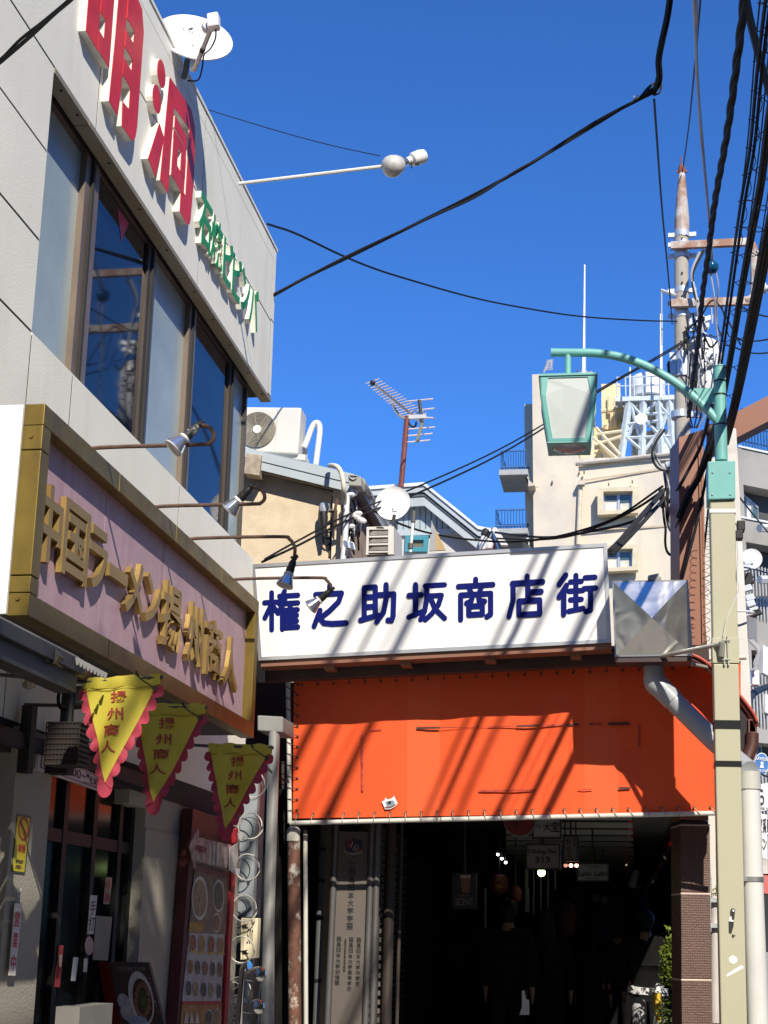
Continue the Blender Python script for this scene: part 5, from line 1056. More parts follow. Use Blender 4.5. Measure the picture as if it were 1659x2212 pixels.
ac2 = thing('air_conditioner', 'cream slatted air conditioner standing below the round white dish', 'air conditioner', tuple(atY(e5(1080, 1860), 16.2)))
Y2 = 16.2; q = [atY(e5(*p), Y2) for p in ((805, 1350), (1330, 1335), (1330, 1880), (790, 1890))]
MB().prism([p + V((0, 0.03, 0)) for p in q], (0.02, 0.5, 0.0)).build('case', acw, ac2)
zs_ = [(1335, 1395), (1515, 1555), (1665, 1705), (1815, 1850), (1870, 1900)]
MB().prism([atY(e5(*p), Y2 + 0.02) for p in ((840, 1385), (1235, 1380), (1225, 1900), (830, 1900))], (0, 0.02, 0)).build('fan_cavity', M('fan_cavity', (0.07, 0.06, 0.05), 0.8), ac2)
MB().ring(q, [atY(e5(*p), Y2) for p in ((850, 1402), (1222, 1398), (1215, 1882), (838, 1885))], (0, 0.03, 0)).build('front_frame', acw, ac2)
for ya, yb in zs_[1:4]: MB().prism([atY(e5(*p), Y2 - 0.003) for p in ((845, ya + 8), (1228, ya), (1228, yb - 8), (845, yb))], (0, 0.025, 0)).build('front_slat', acw, ac2)
for ya, yb in ((1420, 1500), (1570, 1650), (1720, 1800)): MB().prism([atY(e5(*p), Y2 + 0.015) for p in ((900, ya + 30), (940, ya), (1222, ya - 10), (1222, yb), (860, yb + 10), (872, ya + 60))], (0, 0.004, 0)).build('fan_blade', M('fan_blade_grey', (0.24, 0.22, 0.20), 0.6, var=0.3, vs=8), ac2)
MB().prism([atY(e5(*p), Y2 - 0.01) for p in ((985, 1362), (1010, 1350), (1120, 1350), (1140, 1368))], (0, 0.02, 0)).build('grip', blk, ac2)
MB().prism([atY(e5(*p), Y2 + 0.4) for p in ((1345, 1540), (1380, 1515), (1425, 1540), (1440, 1890), (1340, 1890))], (0, 0.1, 0)).build('valve_cover', acw, ac2, bevel=0.02)
rd = thing('round_dish', 'plain round white dish seen face on above the slatted air conditioner', 'satellite dish', tuple(atY(c6(978, 900), 16.9)))
c = atY(c6(978, 805), 16.8); R_ = (atY(c6(1083, 805), 16.8) - c).length
MB().lathe([(0.001, 0.05), (R_ * 0.5, 0.035), (R_ * 0.85, 0.01), (R_, -0.01), (R_, -0.03), (R_ * 0.8, 0.0)], c, (0.05, 1, -0.1), 40).build('dish', M('round_dish_white', (0.86, 0.86, 0.84), 0.5, var=0.02), rd, True)
MB().tube([atY(c6(985, 870), 16.6), atY(c6(975, 925), 16.65)], 0.022, 8).build('feed_arm', M('arm_dark', (0.09, 0.09, 0.08), 0.5), rd, True)
MB().tube([atY(c6(985, 900), 16.95), atY(c6(985, 960), 16.95)], 0.03, 8).build('mast', zinc, rd, True)
MB().lathe([(0.03, 0), (0.035, 0.04), (0.02, 0.06)], atY(c6(986, 852), 16.6), (0, 0, 1), 10).build('feed_horn', dish_w, rd, True)
# ================================================================== GREY GABLE HOUSE
KY = 22.0
gh = thing('gable_house', 'house with blue grey boarded gable and concrete wall between round dish and cream tower', 'house', tuple(V((atY(c6(1200, 1000), KY).x, KY, 0))))
def kY(p, dy=0.0): return atY(p, KY + dy)
L0, PK, R0, R1 = kY(c6(815, 715), -0.3), kY(c6(1160, 676), -0.3), kY(c6(1480, 935), -0.3), kY(c6(1560, 950), -0.3)
wall_ = [kY(c6(800, 740)), kY(c6(1150, 715)), kY(c6(1500, 960)), kY(c6(1540, 965)), kY(c6(1540, 1060))]
MB().prism([V((kY(c6(800, 0)).x - 1, KY, 0)), V((kY(c6(800, 0)).x - 1, KY, kY(c6(1480, 962)).z)), kY(c6(1548, 962)), V((kY(c6(1548, 962)).x, KY, 0))], (0, 6, 0)).build('wall', M('pale_concrete_wall', (0.52, 0.51, 0.48), 0.9, var=0.12, dirt=0.4, dirt_rgb=(0.33, 0.32, 0.30), ds=2, bump=0.3), gh)
board = M('blue_grey_board', (0.35, 0.42, 0.45), 0.55, var=0.05)
zl = kY(c6(1300, 958)).z
x0_, x1_ = kY(c6(815, 800)).x - 0.6, kY(c6(1440, 950)).x
nb = 26
pkx, pkz = kY(c6(1160, 700)).x, kY(c6(1160, 700)).z; rzx, rzz = kY(c6(1470, 950)).x, kY(c6(1470, 950)).z; lx, lz = kY(c6(815, 735)).x, kY(c6(815, 735)).z
def topz(x): return pkz + (x - pkx) * (rzz - pkz) / (rzx - pkx) if x > pkx else pkz + (x - pkx) * (lz - pkz) / (lx - pkx)
for k in range(nb):
    a = x0_ + (x1_ - x0_) * k / nb; b = x0_ + (x1_ - x0_) * (k + 1) / nb - 0.012
    MB().prism([V((a, KY - 0.03, zl)), V((b, KY - 0.03, zl)), V((b, KY - 0.03, max(zl + 0.01, topz(b)))), V((a, KY - 0.03, max(zl + 0.01, topz(a))))], (0, 0.028, 0)).build('board', board, gh)
MB().prism([V((x0_, KY - 0.004, zl)), V((x1_, KY - 0.004, zl)), V((x1_, KY - 0.004, zl + 0.01)), V((pkx, KY - 0.004, pkz - 0.05)), V((x0_, KY - 0.004, topz(x0_) - 0.05))], (0, 1, 0)).build('gable_core', M('dark_backing', (0.10, 0.12, 0.13), 0.8), gh)
MB().prism([V((x0_, KY - 0.05, zl - 0.09)), V((x1_ + 0.3, KY - 0.05, zl - 0.09)), V((x1_ + 0.3, KY - 0.05, zl)), V((x0_, KY - 0.05, zl))], (0, 0.05, 0)).build('sill_band', rfm, gh)
wtrim = M('roof_white_edge', (0.70, 0.74, 0.77), 0.4)
def verge(a, b, off, h, mt, dy): 
    o = V((0, dy, -off)); MB().prism([a + o, b + o, b + o - V((0, 0, h)), a + o - V((0, 0, h))], (0, 0.05, 0)).build('verge_board', mt, gh)
for off, h, mt, dy in ((0, 0.05, wtrim, 0), (0.055, 0.09, rfm, 0.03), (0.15, 0.05, M('verge_shadow', (0.08, 0.10, 0.11), 0.6), 0.06), (0.205, 0.14, rfm, 0.08)):  # the dark third layer paints the shadow line between the boards
    verge(L0 - V((1.5, 0, 0.03)), PK, off, h, mt, dy); verge(PK, R0, off, h, mt, dy); verge(R0, R1, off, h, mt, dy)
MB().add([L0 - V((1.5, 0, 0.03)), PK, PK + V((0, 6, 0)), L0 - V((1.5, -6, 0.03)), R0, R0 + V((0, 6, 0)), R1, R1 + V((0, 6, 0))], [(0, 1, 2, 3), (1, 4, 5, 2), (4, 6, 7, 5)]).build('roof', rfm, gh)
wq = [kY(c6(*p), -0.06) for p in ((1050, 992), (1188, 992), (1180, 1088), (1046, 1088))]
w_ = MB().ring(wq, inset(wq, 0.07), (0, 0.1, 0)).build('window', M('teal_window_frame', (0.05, 0.24, 0.30), 0.4), gh)
MB().prism([p + V((0, 0.05, 0)) for p in inset(wq, 0.07)], (0, 0.01, 0)).build('pane', M('brownish_pane', (0.16, 0.15, 0.10), 0.15, var=0.4, vs=3), w_)
gtr = MB().prism([kY(c6(*p), -0.5) for p in ((1555, 945), (1590, 945), (1660, 1050), (1620, 1050))], (0, 0.12, 0)).build('gutter_end', M('gutter_white', (0.66, 0.66, 0.65), 0.5), gh)
# flag remnant and pole in front
pf = thing('torn_board', 'torn grey and ochre board sticking up behind the arcade sign', 'board', tuple(atY(c6(1220, 1080), 18)))
MB().prism([atY(c6(*p), 18) for p in ((1190, 1085), (1205, 900), (1228, 970), (1225, 1082))], (0, 0.03, 0)).build('grey_half', M('board_grey', (0.34, 0.36, 0.37), 0.6), pf)
MB().prism([atY(c6(*p), 18.01) for p in ((1213, 925), (1290, 1080), (1224, 1082))], (0, 0.03, 0)).build('ochre_half', M('board_ochre', (0.46, 0.33, 0.16), 0.7), pf)
po = thing('grey_rod', 'short white and dark rod standing behind the sign left of the teal window', 'rod', tuple(atY(c6(1080, 1090), 17.5)))
MB().tube([atY(c6(1080, 1092), 17.5), atY(c6(1096, 905), 17.5)], 0.018, 8).build('shaft', dish_w, po, True); MB().tube([atY(c6(1095, 915), 17.5), atY(c6(1099, 848), 17.5)], 0.030, 8).build('tip', M('rod_dark', (0.10, 0.11, 0.10), 0.6), po, True); MB().tube([atY(c6(1079, 1072), 17.5), atY(c6(1081, 1040), 17.5)], 0.032, 8).build('grip', M('rod_dark', (0.10, 0.11, 0.10), 0.6), po, True)
# insulators on the gable's right end
ins = thing('cable_anchor', 'tangle of small insulators and wires at the right end of the gable house', 'insulators', tuple(kY(c6(1530, 1050), -0.4)))
for (x, y) in ((1510, 1050), (1525, 985), (1545, 1045), (1520, 1020)): MB().ball(kY(c6(x, y), -0.4), 0.07, 8, (1, 1, 1.4)).build('insulator', pors if y > 1000 else wdark, ins, True)
for k in range(5): MB().tube(spline([kY(c6(1520, 980 + 15 * k), -0.35), kY(c6(1505 + 8 * k, 1020 + 8 * k), -0.4), kY(c6(1500 + 12 * k, 1062), -0.35)], 4), 0.016, 5).build('wire', wdark, ins, True)
# ================================================================== TV ANTENNA
AYt = 21.5
an = thing('tv_antenna', 'roof television antenna with two comb like booms on a rusty mast', 'antenna', tuple(atY(c6(1025, 700), AYt)))
def aY(p, dy=0.0): return atY(c6(*p), AYt + dy)
redm = M('antenna_mast_red', (0.17, 0.045, 0.035), 0.6, var=0.3, vs=6)
MB().tube([aY((1024, 705)), aY((1060, 285))], 0.042, 8).build('mast', redm, an, True)
alm = M('antenna_aluminium', (0.62, 0.60, 0.58), 0.4, metal=0.5)
b0_, b1_ = aY((855, 87), -0.9), aY((1145, 320), 0.3)
MB().tube([b0_, b1_], 0.022, 6).build('boom', alm, an, True)
for k in range(17):
    c = b0_.lerp(b1_, 0.0 + k * 0.055); L_ = 0.10 + 0.004 * k; MB().tube([c - V((L_, 0, 0.01)), c + V((L_, 0, 0.06))], 0.009, 4).build('element', M('antenna_element', (0.66, 0.56, 0.52), 0.4), an)
MB().ball(b0_, 0.045, 8).build('boom_cap', blk, an)
v0, v1 = aY((1132, 190)), aY((1150, 325)); v2 = aY((1118, 438))
MB().tube([v0, v1], 0.030, 6).build('boom', M('boom_dark', (0.05, 0.05, 0.055), 0.5), an); MB().tube([v1, v2], 0.026, 6).build('boom', M('boom_olive', (0.22, 0.22, 0.16), 0.6), an)
for (x0, y0, x1, y1) in ((1055, 198, 1215, 182), (1090, 254, 1222, 238), (1075, 288, 1228, 296), (1066, 362, 1226, 350), (1060, 402, 1212, 388), (1058, 440, 1197, 427)):
    MB().tube([aY((x0, y0)), aY((x1, y1))], 0.012, 5).build('element', MATS['antenna_element'], an)
MB().tube(spline([aY((968, 190), -0.3), aY((985, 240), -0.2), aY((1020, 285), -0.1), aY((1050, 298))], 5), 0.024, 6).build('brace', alm, an, True)
MB().tube(spline([aY((1068, 318)), aY((1085, 345)), aY((1108, 345)), aY((1115, 318))], 5), 0.016, 6).build('lead', wm, an, True)
MB().obox(aY((1120, 290)), (0.14, 0, 0.0), (0, 0.03, 0), (0, 0, 0.03)).build('clamp', alm, an)
# ================================================================== CREAM TOWER BUILDING
TY = 75.0
cream = M('cream_concrete', (0.64, 0.565, 0.43), 0.9, var=0.06, vs=0.15, dirt=0.55, dirt_rgb=(0.46, 0.40, 0.36), ds=0.25, streak=0.55, thr=0.44)
cream2 = M('cream_penthouse', (0.68, 0.56, 0.33), 0.9, var=0.06, vs=0.3, dirt=0.2, ds=0.5)
tw_ = thing('cream_tower', 'tall cream coloured apartment tower with blue balcony rails and a water tank on steel legs', 'building', tuple(V((atY(c7(600, 1300), TY).x, TY, 0))))
def tY(p, dy=0.0): return atY(c7(*p), TY + dy)
def slab(x0, x1, ytop, dy0, dy1, mt, name, ybot=None, par=None):
    """upright block between two picture columns, from the ground (or ybot) up to ytop"""
    a, b = tY((x0, ytop), dy0), tY((x1, ytop), dy0); z0 = 0 if ybot is None else tY(((x0 + x1) / 2, ybot), dy0).z
    return MB().box((a.x, TY + dy0, z0), (b.x, TY + dy1, (a.z + b.z) / 2)).build(name, mt, par or tw_)
slab(243, 300, 503, 2.0, 12, cream, 'side_wing')
slab(288, 548, 326, 0, 12, cream, 'stair_tower')
slab(549, 1500, 822, 0.25, 14, cream, 'main_block')
# parapet lip and rail of the lower roof
pp0, pp1 = tY((548, 862), 0.1), tY((1120, 790), 0.1)
slab(549, 1130, 812, 0.10, 0.24, M('parapet_edge', (0.62, 0.56, 0.47), 0.85, dirt=0.4), 'parapet_edge', 835)
MB().tube([tY((545, 850), 0), tY((1118, 790), 0)], 0.10, 6).build('roof_rail', M('roof_rail_rust', (0.45, 0.40, 0.34), 0.6, dirt=0.5), tw_)
slab(690, 800, 385, 6, 14, cream2, 'penthouse', 830)
slab(690, 760, 455, 5.6, 6, cream2, 'penthouse_bay', 640)
for (x, y0, y1) in ((735, 460, 560), (750, 470, 640), (770, 470, 640)): MB().tube([tY((x, y0), 5.4), tY((x, y1), 5.4)], 0.10, 6).build('pipe', cream2, tw_)
slab(640, 690, 640, 6.2, 14, cream2, 'penthouse_wing', 830)
slab(548, 640, 318, 5.5, 14, cream, 'rear_block', 830)
MB().tube([tY((690, 545), 4.5), tY((850, 525), 4.5)], 0.14, 8).build('pipe', cream2, tw_)
# outside stair with hand rails and platform
stm = M('stair_cream', (0.60, 0.53, 0.38), 0.7, dirt=0.3)
for (a, b) in (((660, 640), (800, 800)), ((645, 700), (780, 820)), ((660, 680), (810, 660)), ((650, 740), (810, 690))): MB().tube([tY(a, 3.0), tY(b, 3.0)], 0.09, 6).build('stair_rail', stm, tw_)
MB().prism([tY(p, 3.2) for p in ((680, 730), (720, 730), (790, 810), (740, 815))], (0, 1.2, 0)).build('stair_flight', stm, tw_)
MB().tube([tY((718, 650), 3.0), tY((725, 625), 3.0), tY((700, 630), 3.0)], 0.12, 6).build('vent_cowl', cream2, tw_)
# windows with proud surrounds
wfr = M('window_alu', (0.42, 0.44, 0.45), 0.4, metal=0.5)
wgl = M('tower_glass', (0.05, 0.085, 0.09), 0.08, var=0.5, vs=0.8, spec=0.7)
cur = M('curtain_cream', (0.60, 0.58, 0.50), 0.8, var=0.2, vs=2)
def towin(x0, y0, x1, y1, sur):
    a = [tY(p, 0.0) for p in ((x0, y0 + 2), (x1, y0 - 4), (x1 - 4, y1 - 8), (x0 + 2, y1 + 4))]
    fx = 0.9
    s_ = MB().ring(a, [a[0].lerp(a[2], sur), a[1].lerp(a[3], sur), a[2].lerp(a[0], sur), a[3].lerp(a[1], sur)], (0, -0.55, 0)).build('window', M('window_surround', (0.60, 0.52, 0.36), 0.9, dirt=0.6, dirt_rgb=(0.36, 0.30, 0.22), ds=1.5), tw_)
    i = [a[0].lerp(a[2], sur), a[1].lerp(a[3], sur), a[2].lerp(a[0], sur), a[3].lerp(a[1], sur)]
    for u0, u1, dy in ((0.0, 0.52, -0.10), (0.5, 1.0, -0.16)):
        q = [bil(i, u0, 0), bil(i, u1, 0), bil(i, u1, 1), bil(i, u0, 1)]; q = [p + V((0, dy, 0)) for p in q]
        MB().ring(q, inset(q, 0.09), (0, 0.08, 0)).build('sash', wfr, s_)
        MB().prism([p + V((0, 0.03, 0)) for p in inset(q, 0.08)], (0, 0.02, 0)).build('pane', wgl, s_)
    q = [bil(i, 0.06, 0.34), bil(i, 0.46, 0.34), bil(i, 0.46, 0.96), bil(i, 0.06, 0.96)]
    MB().prism([p + V((0, -0.072, 0)) for p in q], (0, 0.004, 0)).build('curtain', cur, s_)
    q = [bil(i, 0.58, 0.55), bil(i, 0.95, 0.55), bil(i, 0.95, 0.96), bil(i, 0.58, 0.96)]
    MB().prism([p + V((0, -0.135, 0)) for p in q], (0, 0.004, 0)).build('curtain', cur, s_)
towin(668, 1005, 908, 1160, 0.15); towin(668, 1338, 908, 1490, 0.15)
# wall pipe, small pipes and seams
MB().tube([tY((570, 970), -0.2), tY((556, 1320), -0.2)], 0.12, 10).build('wall_pipe', M('cream_pipe', (0.62, 0.54, 0.40), 0.8, dirt=0.3), tw_, True)
MB().obox(tY((572, 968), -0.3), (0.19, 0, 0), (0, 0.25, 0), (0, 0, 0.09)).build('pipe_head', cream, tw_)
for (x, y) in ((405, 958), (590, 900), (562, 905), (733, 970), (870, 955)): MB().obox(tY((x, y), -0.05), (0.035, 0, 0), (0, 0.1, 0), (0, 0, 0.06)).build('wall_bolt', M('rust_bolt', (0.2, 0.11, 0.06), 0.8), tw_)
for (a, b) in (((290, 985), (1120, 865)), ((555, 1230), (1110, 1205))): MB().prism([tY(a, -0.01), tY(b, 0.24 - 0.01), tY(b, 0.24 - 0.01) - V((0, 0, 0.10)), tY(a, -0.01) - V((0, 0, 0.10))], (0, 0.005, 0)).build('wall_seam', M('seam_brown', (0.45, 0.37, 0.26), 0.9), tw_)
# blue balconies
blu = M('blue_rail', (0.035, 0.12, 0.30), 0.5, var=0.2)
for yo, nm in ((0, 'upper'), (337, 'lower')):
    sl = MB(); p0, p1 = tY((105 - yo * 0.09, 925 + yo), -0.2), tY((283, 945 + yo), 1.9)
    sl.box((p0.x, TY - 1.2, tY((100, 955 + yo)).z), (p1.x, TY + 2, tY((100, 925 + yo)).z)); bal = sl.build('balcony', M('balcony_slab', (0.36, 0.36, 0.35), 0.9), tw_)
    MB().prism([V((p0.x + 1.3, TY - 0.9, tY((100, 955 + yo)).z - 0.02)), V((p1.x, TY - 0.9, tY((100, 955 + yo)).z - 0.02)), V((p1.x, TY - 0.9, tY((100, 1015 + yo)).z)), V((p0.x + 1.8, TY - 0.9, tY((100, 1010 + yo)).z))], (0, 2.8, 0)).build('bracket', cream, bal)
    zf = tY((100, 923 + yo)).z; zr = tY((100, 815 + yo)).z
    pts = [V((p1.x - 0.1, TY - 1.1, 0)), V((p0.x + 0.1, TY - 1.1, 0)), V((p0.x + 0.1, TY + 1.9, 0)), V((p1.x - 0.1, TY + 1.9, 0))]
    rl = MB()
    for z in (zr, zf + 0.15): rl.tube([p + V((0, 0, z)) for p in pts], 0.05, 5)
    rl.build('rail', blu, bal)
    for a, b, nn in ((pts[0], pts[1], 10), (pts[1], pts[2], 7), (pts[2], pts[3], 10)):
        for k in range(nn):
            p = a.lerp(b, (k + 0.0) / nn); MB().tube([p + V((0, 0, zf)), p + V((0, 0, zr))], 0.025, 4).build('baluster', blu, bal)
slab(243, 290, 1480, 1.0, 2.0, cream, 'lower_wing')
# water tank on a steel frame
ty = 5.0
stl = M('pale_blue_steel', (0.50, 0.57, 0.62), 0.5, var=0.1, dirt=0.3)
tank = M('tank_white', (0.74, 0.73, 0.70), 0.6, var=0.05, dirt=0.2)
tc_ = tY((965, 440), ty - 0.9); tc_.y += 0.9
Rk = (tY((1065, 425), ty) - tY((865, 425), ty)).length / 2
wt = MB().lathe([(Rk * 0.94, 0.0), (Rk, 0.06), (Rk, 0.5), (Rk * 1.02, 0.53), (Rk, 0.56), (Rk, 1.12), (Rk * 0.9, 1.26), (Rk * 0.4, 1.36)], tc_, (0, 0, 1), 28).build('water_tank', tank, tw_, True)
MB().lathe([(Rk * 0.85, 0), (Rk * 0.8, -0.25), (Rk * 0.3, -0.6)], tc_, (0, 0, 1), 20).build('tank_bottom', M('tank_under', (0.34, 0.33, 0.31), 0.7), wt, True)
zp = tY((950, 455), ty - 1.9).z
pl = MB().box((tY((770, 455), ty).x, TY + ty - 1.9, zp - 0.25), (tY((1110, 455), ty).x, TY + ty + 1.9, zp)).build('tank_platform', stl, tw_)
rl = MB()
for z in (zp + 1.1, zp + 0.6): rl.tube([V((tY((770, 0), ty).x, TY + ty - 1.9, z)), V((tY((1110, 0), ty).x, TY + ty - 1.9, z))], 0.04, 5)
for k in range(8): x = tY((770 + 48 * k, 0), ty).x; rl.tube([V((x, TY + ty - 1.9, zp)), V((x, TY + ty - 1.9, zp + 1.1))], 0.04, 5)
rl.build('platform_rail', stl, pl)
for k in range(9): MB().box((tY((775 + 37 * k, 455), ty).x, TY + ty - 1.7, zp - 0.55), (tY((783 + 37 * k, 455), ty).x, TY + ty + 1.7, zp - 0.26)).build('joist', M('joist_dark', (0.20, 0.23, 0.25), 0.6), pl)
zb_ = tY((900, 815), ty).z
for (xa, xb) in ((855, 805), (1022, 1045), (935, 925), (1085, 1110)):
    for dy in (-1.7,): MB().tube([tY((xa, 470), ty + dy), tY((xb, 815), ty + dy)], 0.20, 4).build('tank_leg', stl, tw_)
for (a, b) in (((855, 480), (940, 800)), ((940, 540), (840, 690)), ((860, 500), (1040, 700)), ((1015, 480), (850, 660)), ((830, 690), (945, 790)), ((1040, 640), (930, 790)), ((840, 620), (1040, 600)), ((820, 700), (1100, 690)), ((940, 560), (1100, 560)), ((1020, 500), (1110, 600)), ((1090, 500), (1030, 680)), ((1030, 650), (1105, 780))):
    MB().tube([tY(a, ty - 1.75), tY(b, ty - 1.75)], 0.09, 4).build('brace', stl, tw_)
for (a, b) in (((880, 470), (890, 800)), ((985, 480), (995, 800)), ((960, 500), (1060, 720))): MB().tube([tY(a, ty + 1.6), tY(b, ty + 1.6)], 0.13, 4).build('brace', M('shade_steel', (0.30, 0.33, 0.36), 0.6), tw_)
MB().box((tY((870, 700), ty).x, TY + ty + 1.9, tY((870, 800), ty).z), (tY((1100, 700), ty).x, TY + ty + 4, tY((870, 600), ty).z)).build('roof_plant', M('roof_plant_white', (0.66, 0.65, 0.60), 0.8), tw_)
MB().lathe([(0.001, 0), (0.24, 0.04), (0.33, 0.09)], tY((925, 592), ty - 2.2), (-0.2, -1, 0.1), 16).build('dish', dish_w, tw_)
slab(1085, 1112, 540, ty + 2, ty + 5, tank, 'white_cylinder', 800)
# rods
MB().tube([tY((588, 330), 3), atY((1263, 572), TY + 3)], [0.09, 0.05], 5).build('lightning_rod', M('white_mast', (0.72, 0.72, 0.70), 0.5), tw_)
MB().tube([tY((588, 330), 3), tY((589, 190), 3)], 0.12, 5).build('rod_foot', MATS['white_mast'], tw_)
MB().tube([tY((1038, 470), 2), tY((1038, -20), 2)], 0.09, 5).build('thin_mast', MATS['white_mast'], tw_)
MB().tube([tY((857, 480), 2), tY((857, 290), 2)], 0.05, 5).build('thin_mast', MATS['white_mast'], tw_)
ant = MB().tube([tY((355, 320), 3), tY((385, 248), 3)], 0.06, 4)
for k in range(7): ant.tube([tY((372 - k * 1.5, 250 + k * 9), 3), tY((412 - k * 1.5, 247 + k * 9), 3)], 0.03, 4)
ant.tube([tY((395, 245), 3), tY((402, 305), 3)], 0.05, 4); ant.build('roof_antenna', alm, tw_)
for k in range(4): slab(548 + 26 * k, 556 + 26 * k, 300 + 4 * k, 4, 5, M('rust_vent', (0.5, 0.36, 0.26), 0.8), 'roof_vent', 330)
# ================================================================== GREY BUILDING ON THE RIGHT
RYa, RYb = 56.0, 64.0
grey_c = M('grey_mottled_concrete', (0.34, 0.32, 0.285), 0.95, var=0.12, vs=0.4, dirt=0.6, dirt_rgb=(0.16, 0.15, 0.135), ds=0.35, streak=0.4, thr=0.48)
rb = thing('grey_building', 'grey stained concrete block with slanting balcony floors at the right edge behind the posts', 'building', tuple(V((atY((1600, 1500), RYa).x, RYa, 0))))
def rpt(x, y):                                   # facade plane turning away to the right
    o = atY((1597, 1500), RYa); d = V((0.80, 0.62, 0)).normalized(); n = V((-d.y, d.x, 0)); return atP((x, y), o, n)
def e4U(x, y): return e4(x, y)
rn = V((-0.62, 0.80, 0)).normalized()
rdir = V((0.80, 0.62, 0)).normalized()
def rslab(ya, yb, x0, x1, out, mt, name, back=6.0):
    """horizontal band of the facade: ya,yb are picture heights at x = 1597"""
    a, b = rpt(1597, ya), rpt(1597, yb); l = (rpt(x0, ya) - a).dot(rdir); r = (rpt(x1, ya) - a).dot(rdir)
    p = [a + rdir * l, a + rdir * r]; o = rn * (-out)
    q = [p[0] + o, p[1] + o, V((p[1].x, p[1].y, b.z)) + o, V((p[0].x, p[0].y, b.z)) + o]
    return MB().prism(q, V((0.085, 1, 0)) * back).build(name, mt, rb)
rslab(990, 2300, 1600, 1760, -0.8, M('grey_recess', (0.07, 0.07, 0.068), 0.9), 'recess_wall', 6)
pw = [(972, 1048), (1112, 1210), (1250, 1318), (1370, 1490), (1545, 1620), (1700, 1790)]
for ya, yb in ((968, 1045), (1120, 1168), (1290, 1400), (1480, 1600), (1660, 1720), (1800, 1880), (1960, 2050)):
    rslab(ya, yb, 1593, 1760, 0.0, grey_c, 'floor_band', 2.5)
    rslab(ya - 5, ya - 1, 1593, 1760, 0.06, M('band_coping', (0.62, 0.62, 0.60), 0.7), 'coping', 0.5)
rslab(968, 2300, 1592, 1601, 0.02, grey_c, 'corner_pier', 3)
# top windows
for k, (x0, x1) in enumerate(((1612, 1623), (1624, 1635), (1636, 1648), (1649, 1662))):
    a = [rpt(x0, 1040 + (x0 - 1610) * 0.9), rpt(x1, 1040 + (x1 - 1610) * 0.9), rpt(x1, 1108 + (x1 - 1610) * 0.75), rpt(x0, 1108 + (x0 - 1610) * 0.75)]
    a = [p - rn * -0.6 for p in a]
    w2 = MB().ring(a, [a[0].lerp(a[2], 0.08), a[1].lerp(a[3], 0.08), a[2].lerp(a[0], 0.08), a[3].lerp(a[1], 0.08)], rn * 0.1).build('window', wfr, rb)
    MB().prism([p + rn * 0.05 for p in a], rn * 0.02).build('pane', M('curtained_pane', (0.55, 0.56, 0.55), 0.2, var=0.3, vs=1.5) if k % 2 == 0 else wgl, w2)
# roof fence and rails
fm = MB()
a, b = rpt(1606, 968), rpt(1740, 968); b.z = a.z
for k in range(22):
    p = a.lerp(b, k / 21); fm.tube([p + V((0, 0, 0.1)), p + V((0, 0, 1.6))], 0.035, 4)
for z in (0.3, 0.9, 1.6): fm.tube([a + V((0, 0, z)), b + V((0, 0, z))], 0.04, 4)
fm.build('roof_fence', blu, rb)
for (yy, xx) in ((1152, 1604), (1262, 1604)): MB().tube([rpt(xx, yy) - rn * 0.9, rpt(1700, yy) - rn * 0.9], 0.16, 6).build('pipe_rail', M('rail_pale', (0.5, 0.5, 0.48), 0.5), rb)
for yy in (1330, 1560, 1760):
    for k in range(12): p = rpt(1612 + k * 7, yy + (k * 7) * 0.25) - rn * 0.1; MB().tube([p, p + V((0, 0, 2.0))], 0.03, 4).build('balcony_bar', M('rail_pale', (0.5, 0.5, 0.48), 0.5), rb)
for (x, yy, w_, h_) in ((1640, 1395, 16, 60), (1645, 1500, 20, 40)): 
    q = [rpt(x, yy), rpt(x + w_, yy + 8), rpt(x + w_, yy + h_ + 8), rpt(x, yy + h_)]; MB().prism([p - rn * 0.2 for p in q], rn * 0.4).build('balcony_panel', M('white_panel', (0.72, 0.70, 0.66), 0.6), rb)
for k in range(3):
    q = [rpt(1628 + k * 13, 1590 + k * 6), rpt(1640 + k * 13, 1596 + k * 6), rpt(1640 + k * 13, 1650 + k * 5), rpt(1628 + k * 13, 1645 + k * 5)]
    w2 = MB().ring([p + rn * 0.5 for p in q], [(q[i].lerp(q[(i + 2) % 4], 0.1)) + rn * 0.5 for i in range(4)], rn * 0.08).build('window', wfr, rb); MB().prism([p + rn * 0.55 for p in q], rn * 0.02).build('pane', wgl, w2)
# dish, wires and cabinets hung on the pole by the building
rd2 = thing('white_dish', 'small round white dish by the grey balconies right of the posts', 'satellite dish', tuple(atY(e4(205, 740), 30)))
c = atY(e4(204, 740), 30); MB().lathe([(0.001, 0.04), (0.12, 0.03), (0.215, 0), (0.215, -0.02), (0.1, 0.02)], c, (0.1, 1, -0.1), 28).build('dish', dish_w, rd2, True)
MB().tube([c + V((0, 0.05, 0)), atY(e4(180, 800), 30.1)], 0.03, 6).build('mount', zinc, rd2)
tp = thing('cable_fittings', 'stack of ribbed grey and white cable fittings hanging right of the concrete post', 'fittings', tuple(atY(e4(215, 1250), 26)))
for k in range(6): MB().tube([atY(e4(188 + 8 * k, 1075 + 3 * k), 26), atY(e4(192 + 8 * k, 1200 + 8 * k), 26)], 0.028, 6).build('rib', M('fitting_grey', (0.24, 0.25, 0.27), 0.5), tp)
for (x, y) in ((185, 760), (178, 790), (185, 840), (190, 870), (182, 910), (195, 965), (200, 1000), (220, 1040), (235, 1050)): MB().obox(atY(e4(x, y), 26), (0.07, 0, 0.02), (0, 0.06, 0), (-0.02, 0, 0.05)).build('clamp', galv if y % 3 else wdark, tp, bevel=0.01)
MB().prism([atY(e4(*p), 26) for p in ((205, 1385), (250, 1385), (250, 1472), (208, 1470))], (0, 0.2, 0)).build('white_case', dish_w, tp, bevel=0.02)
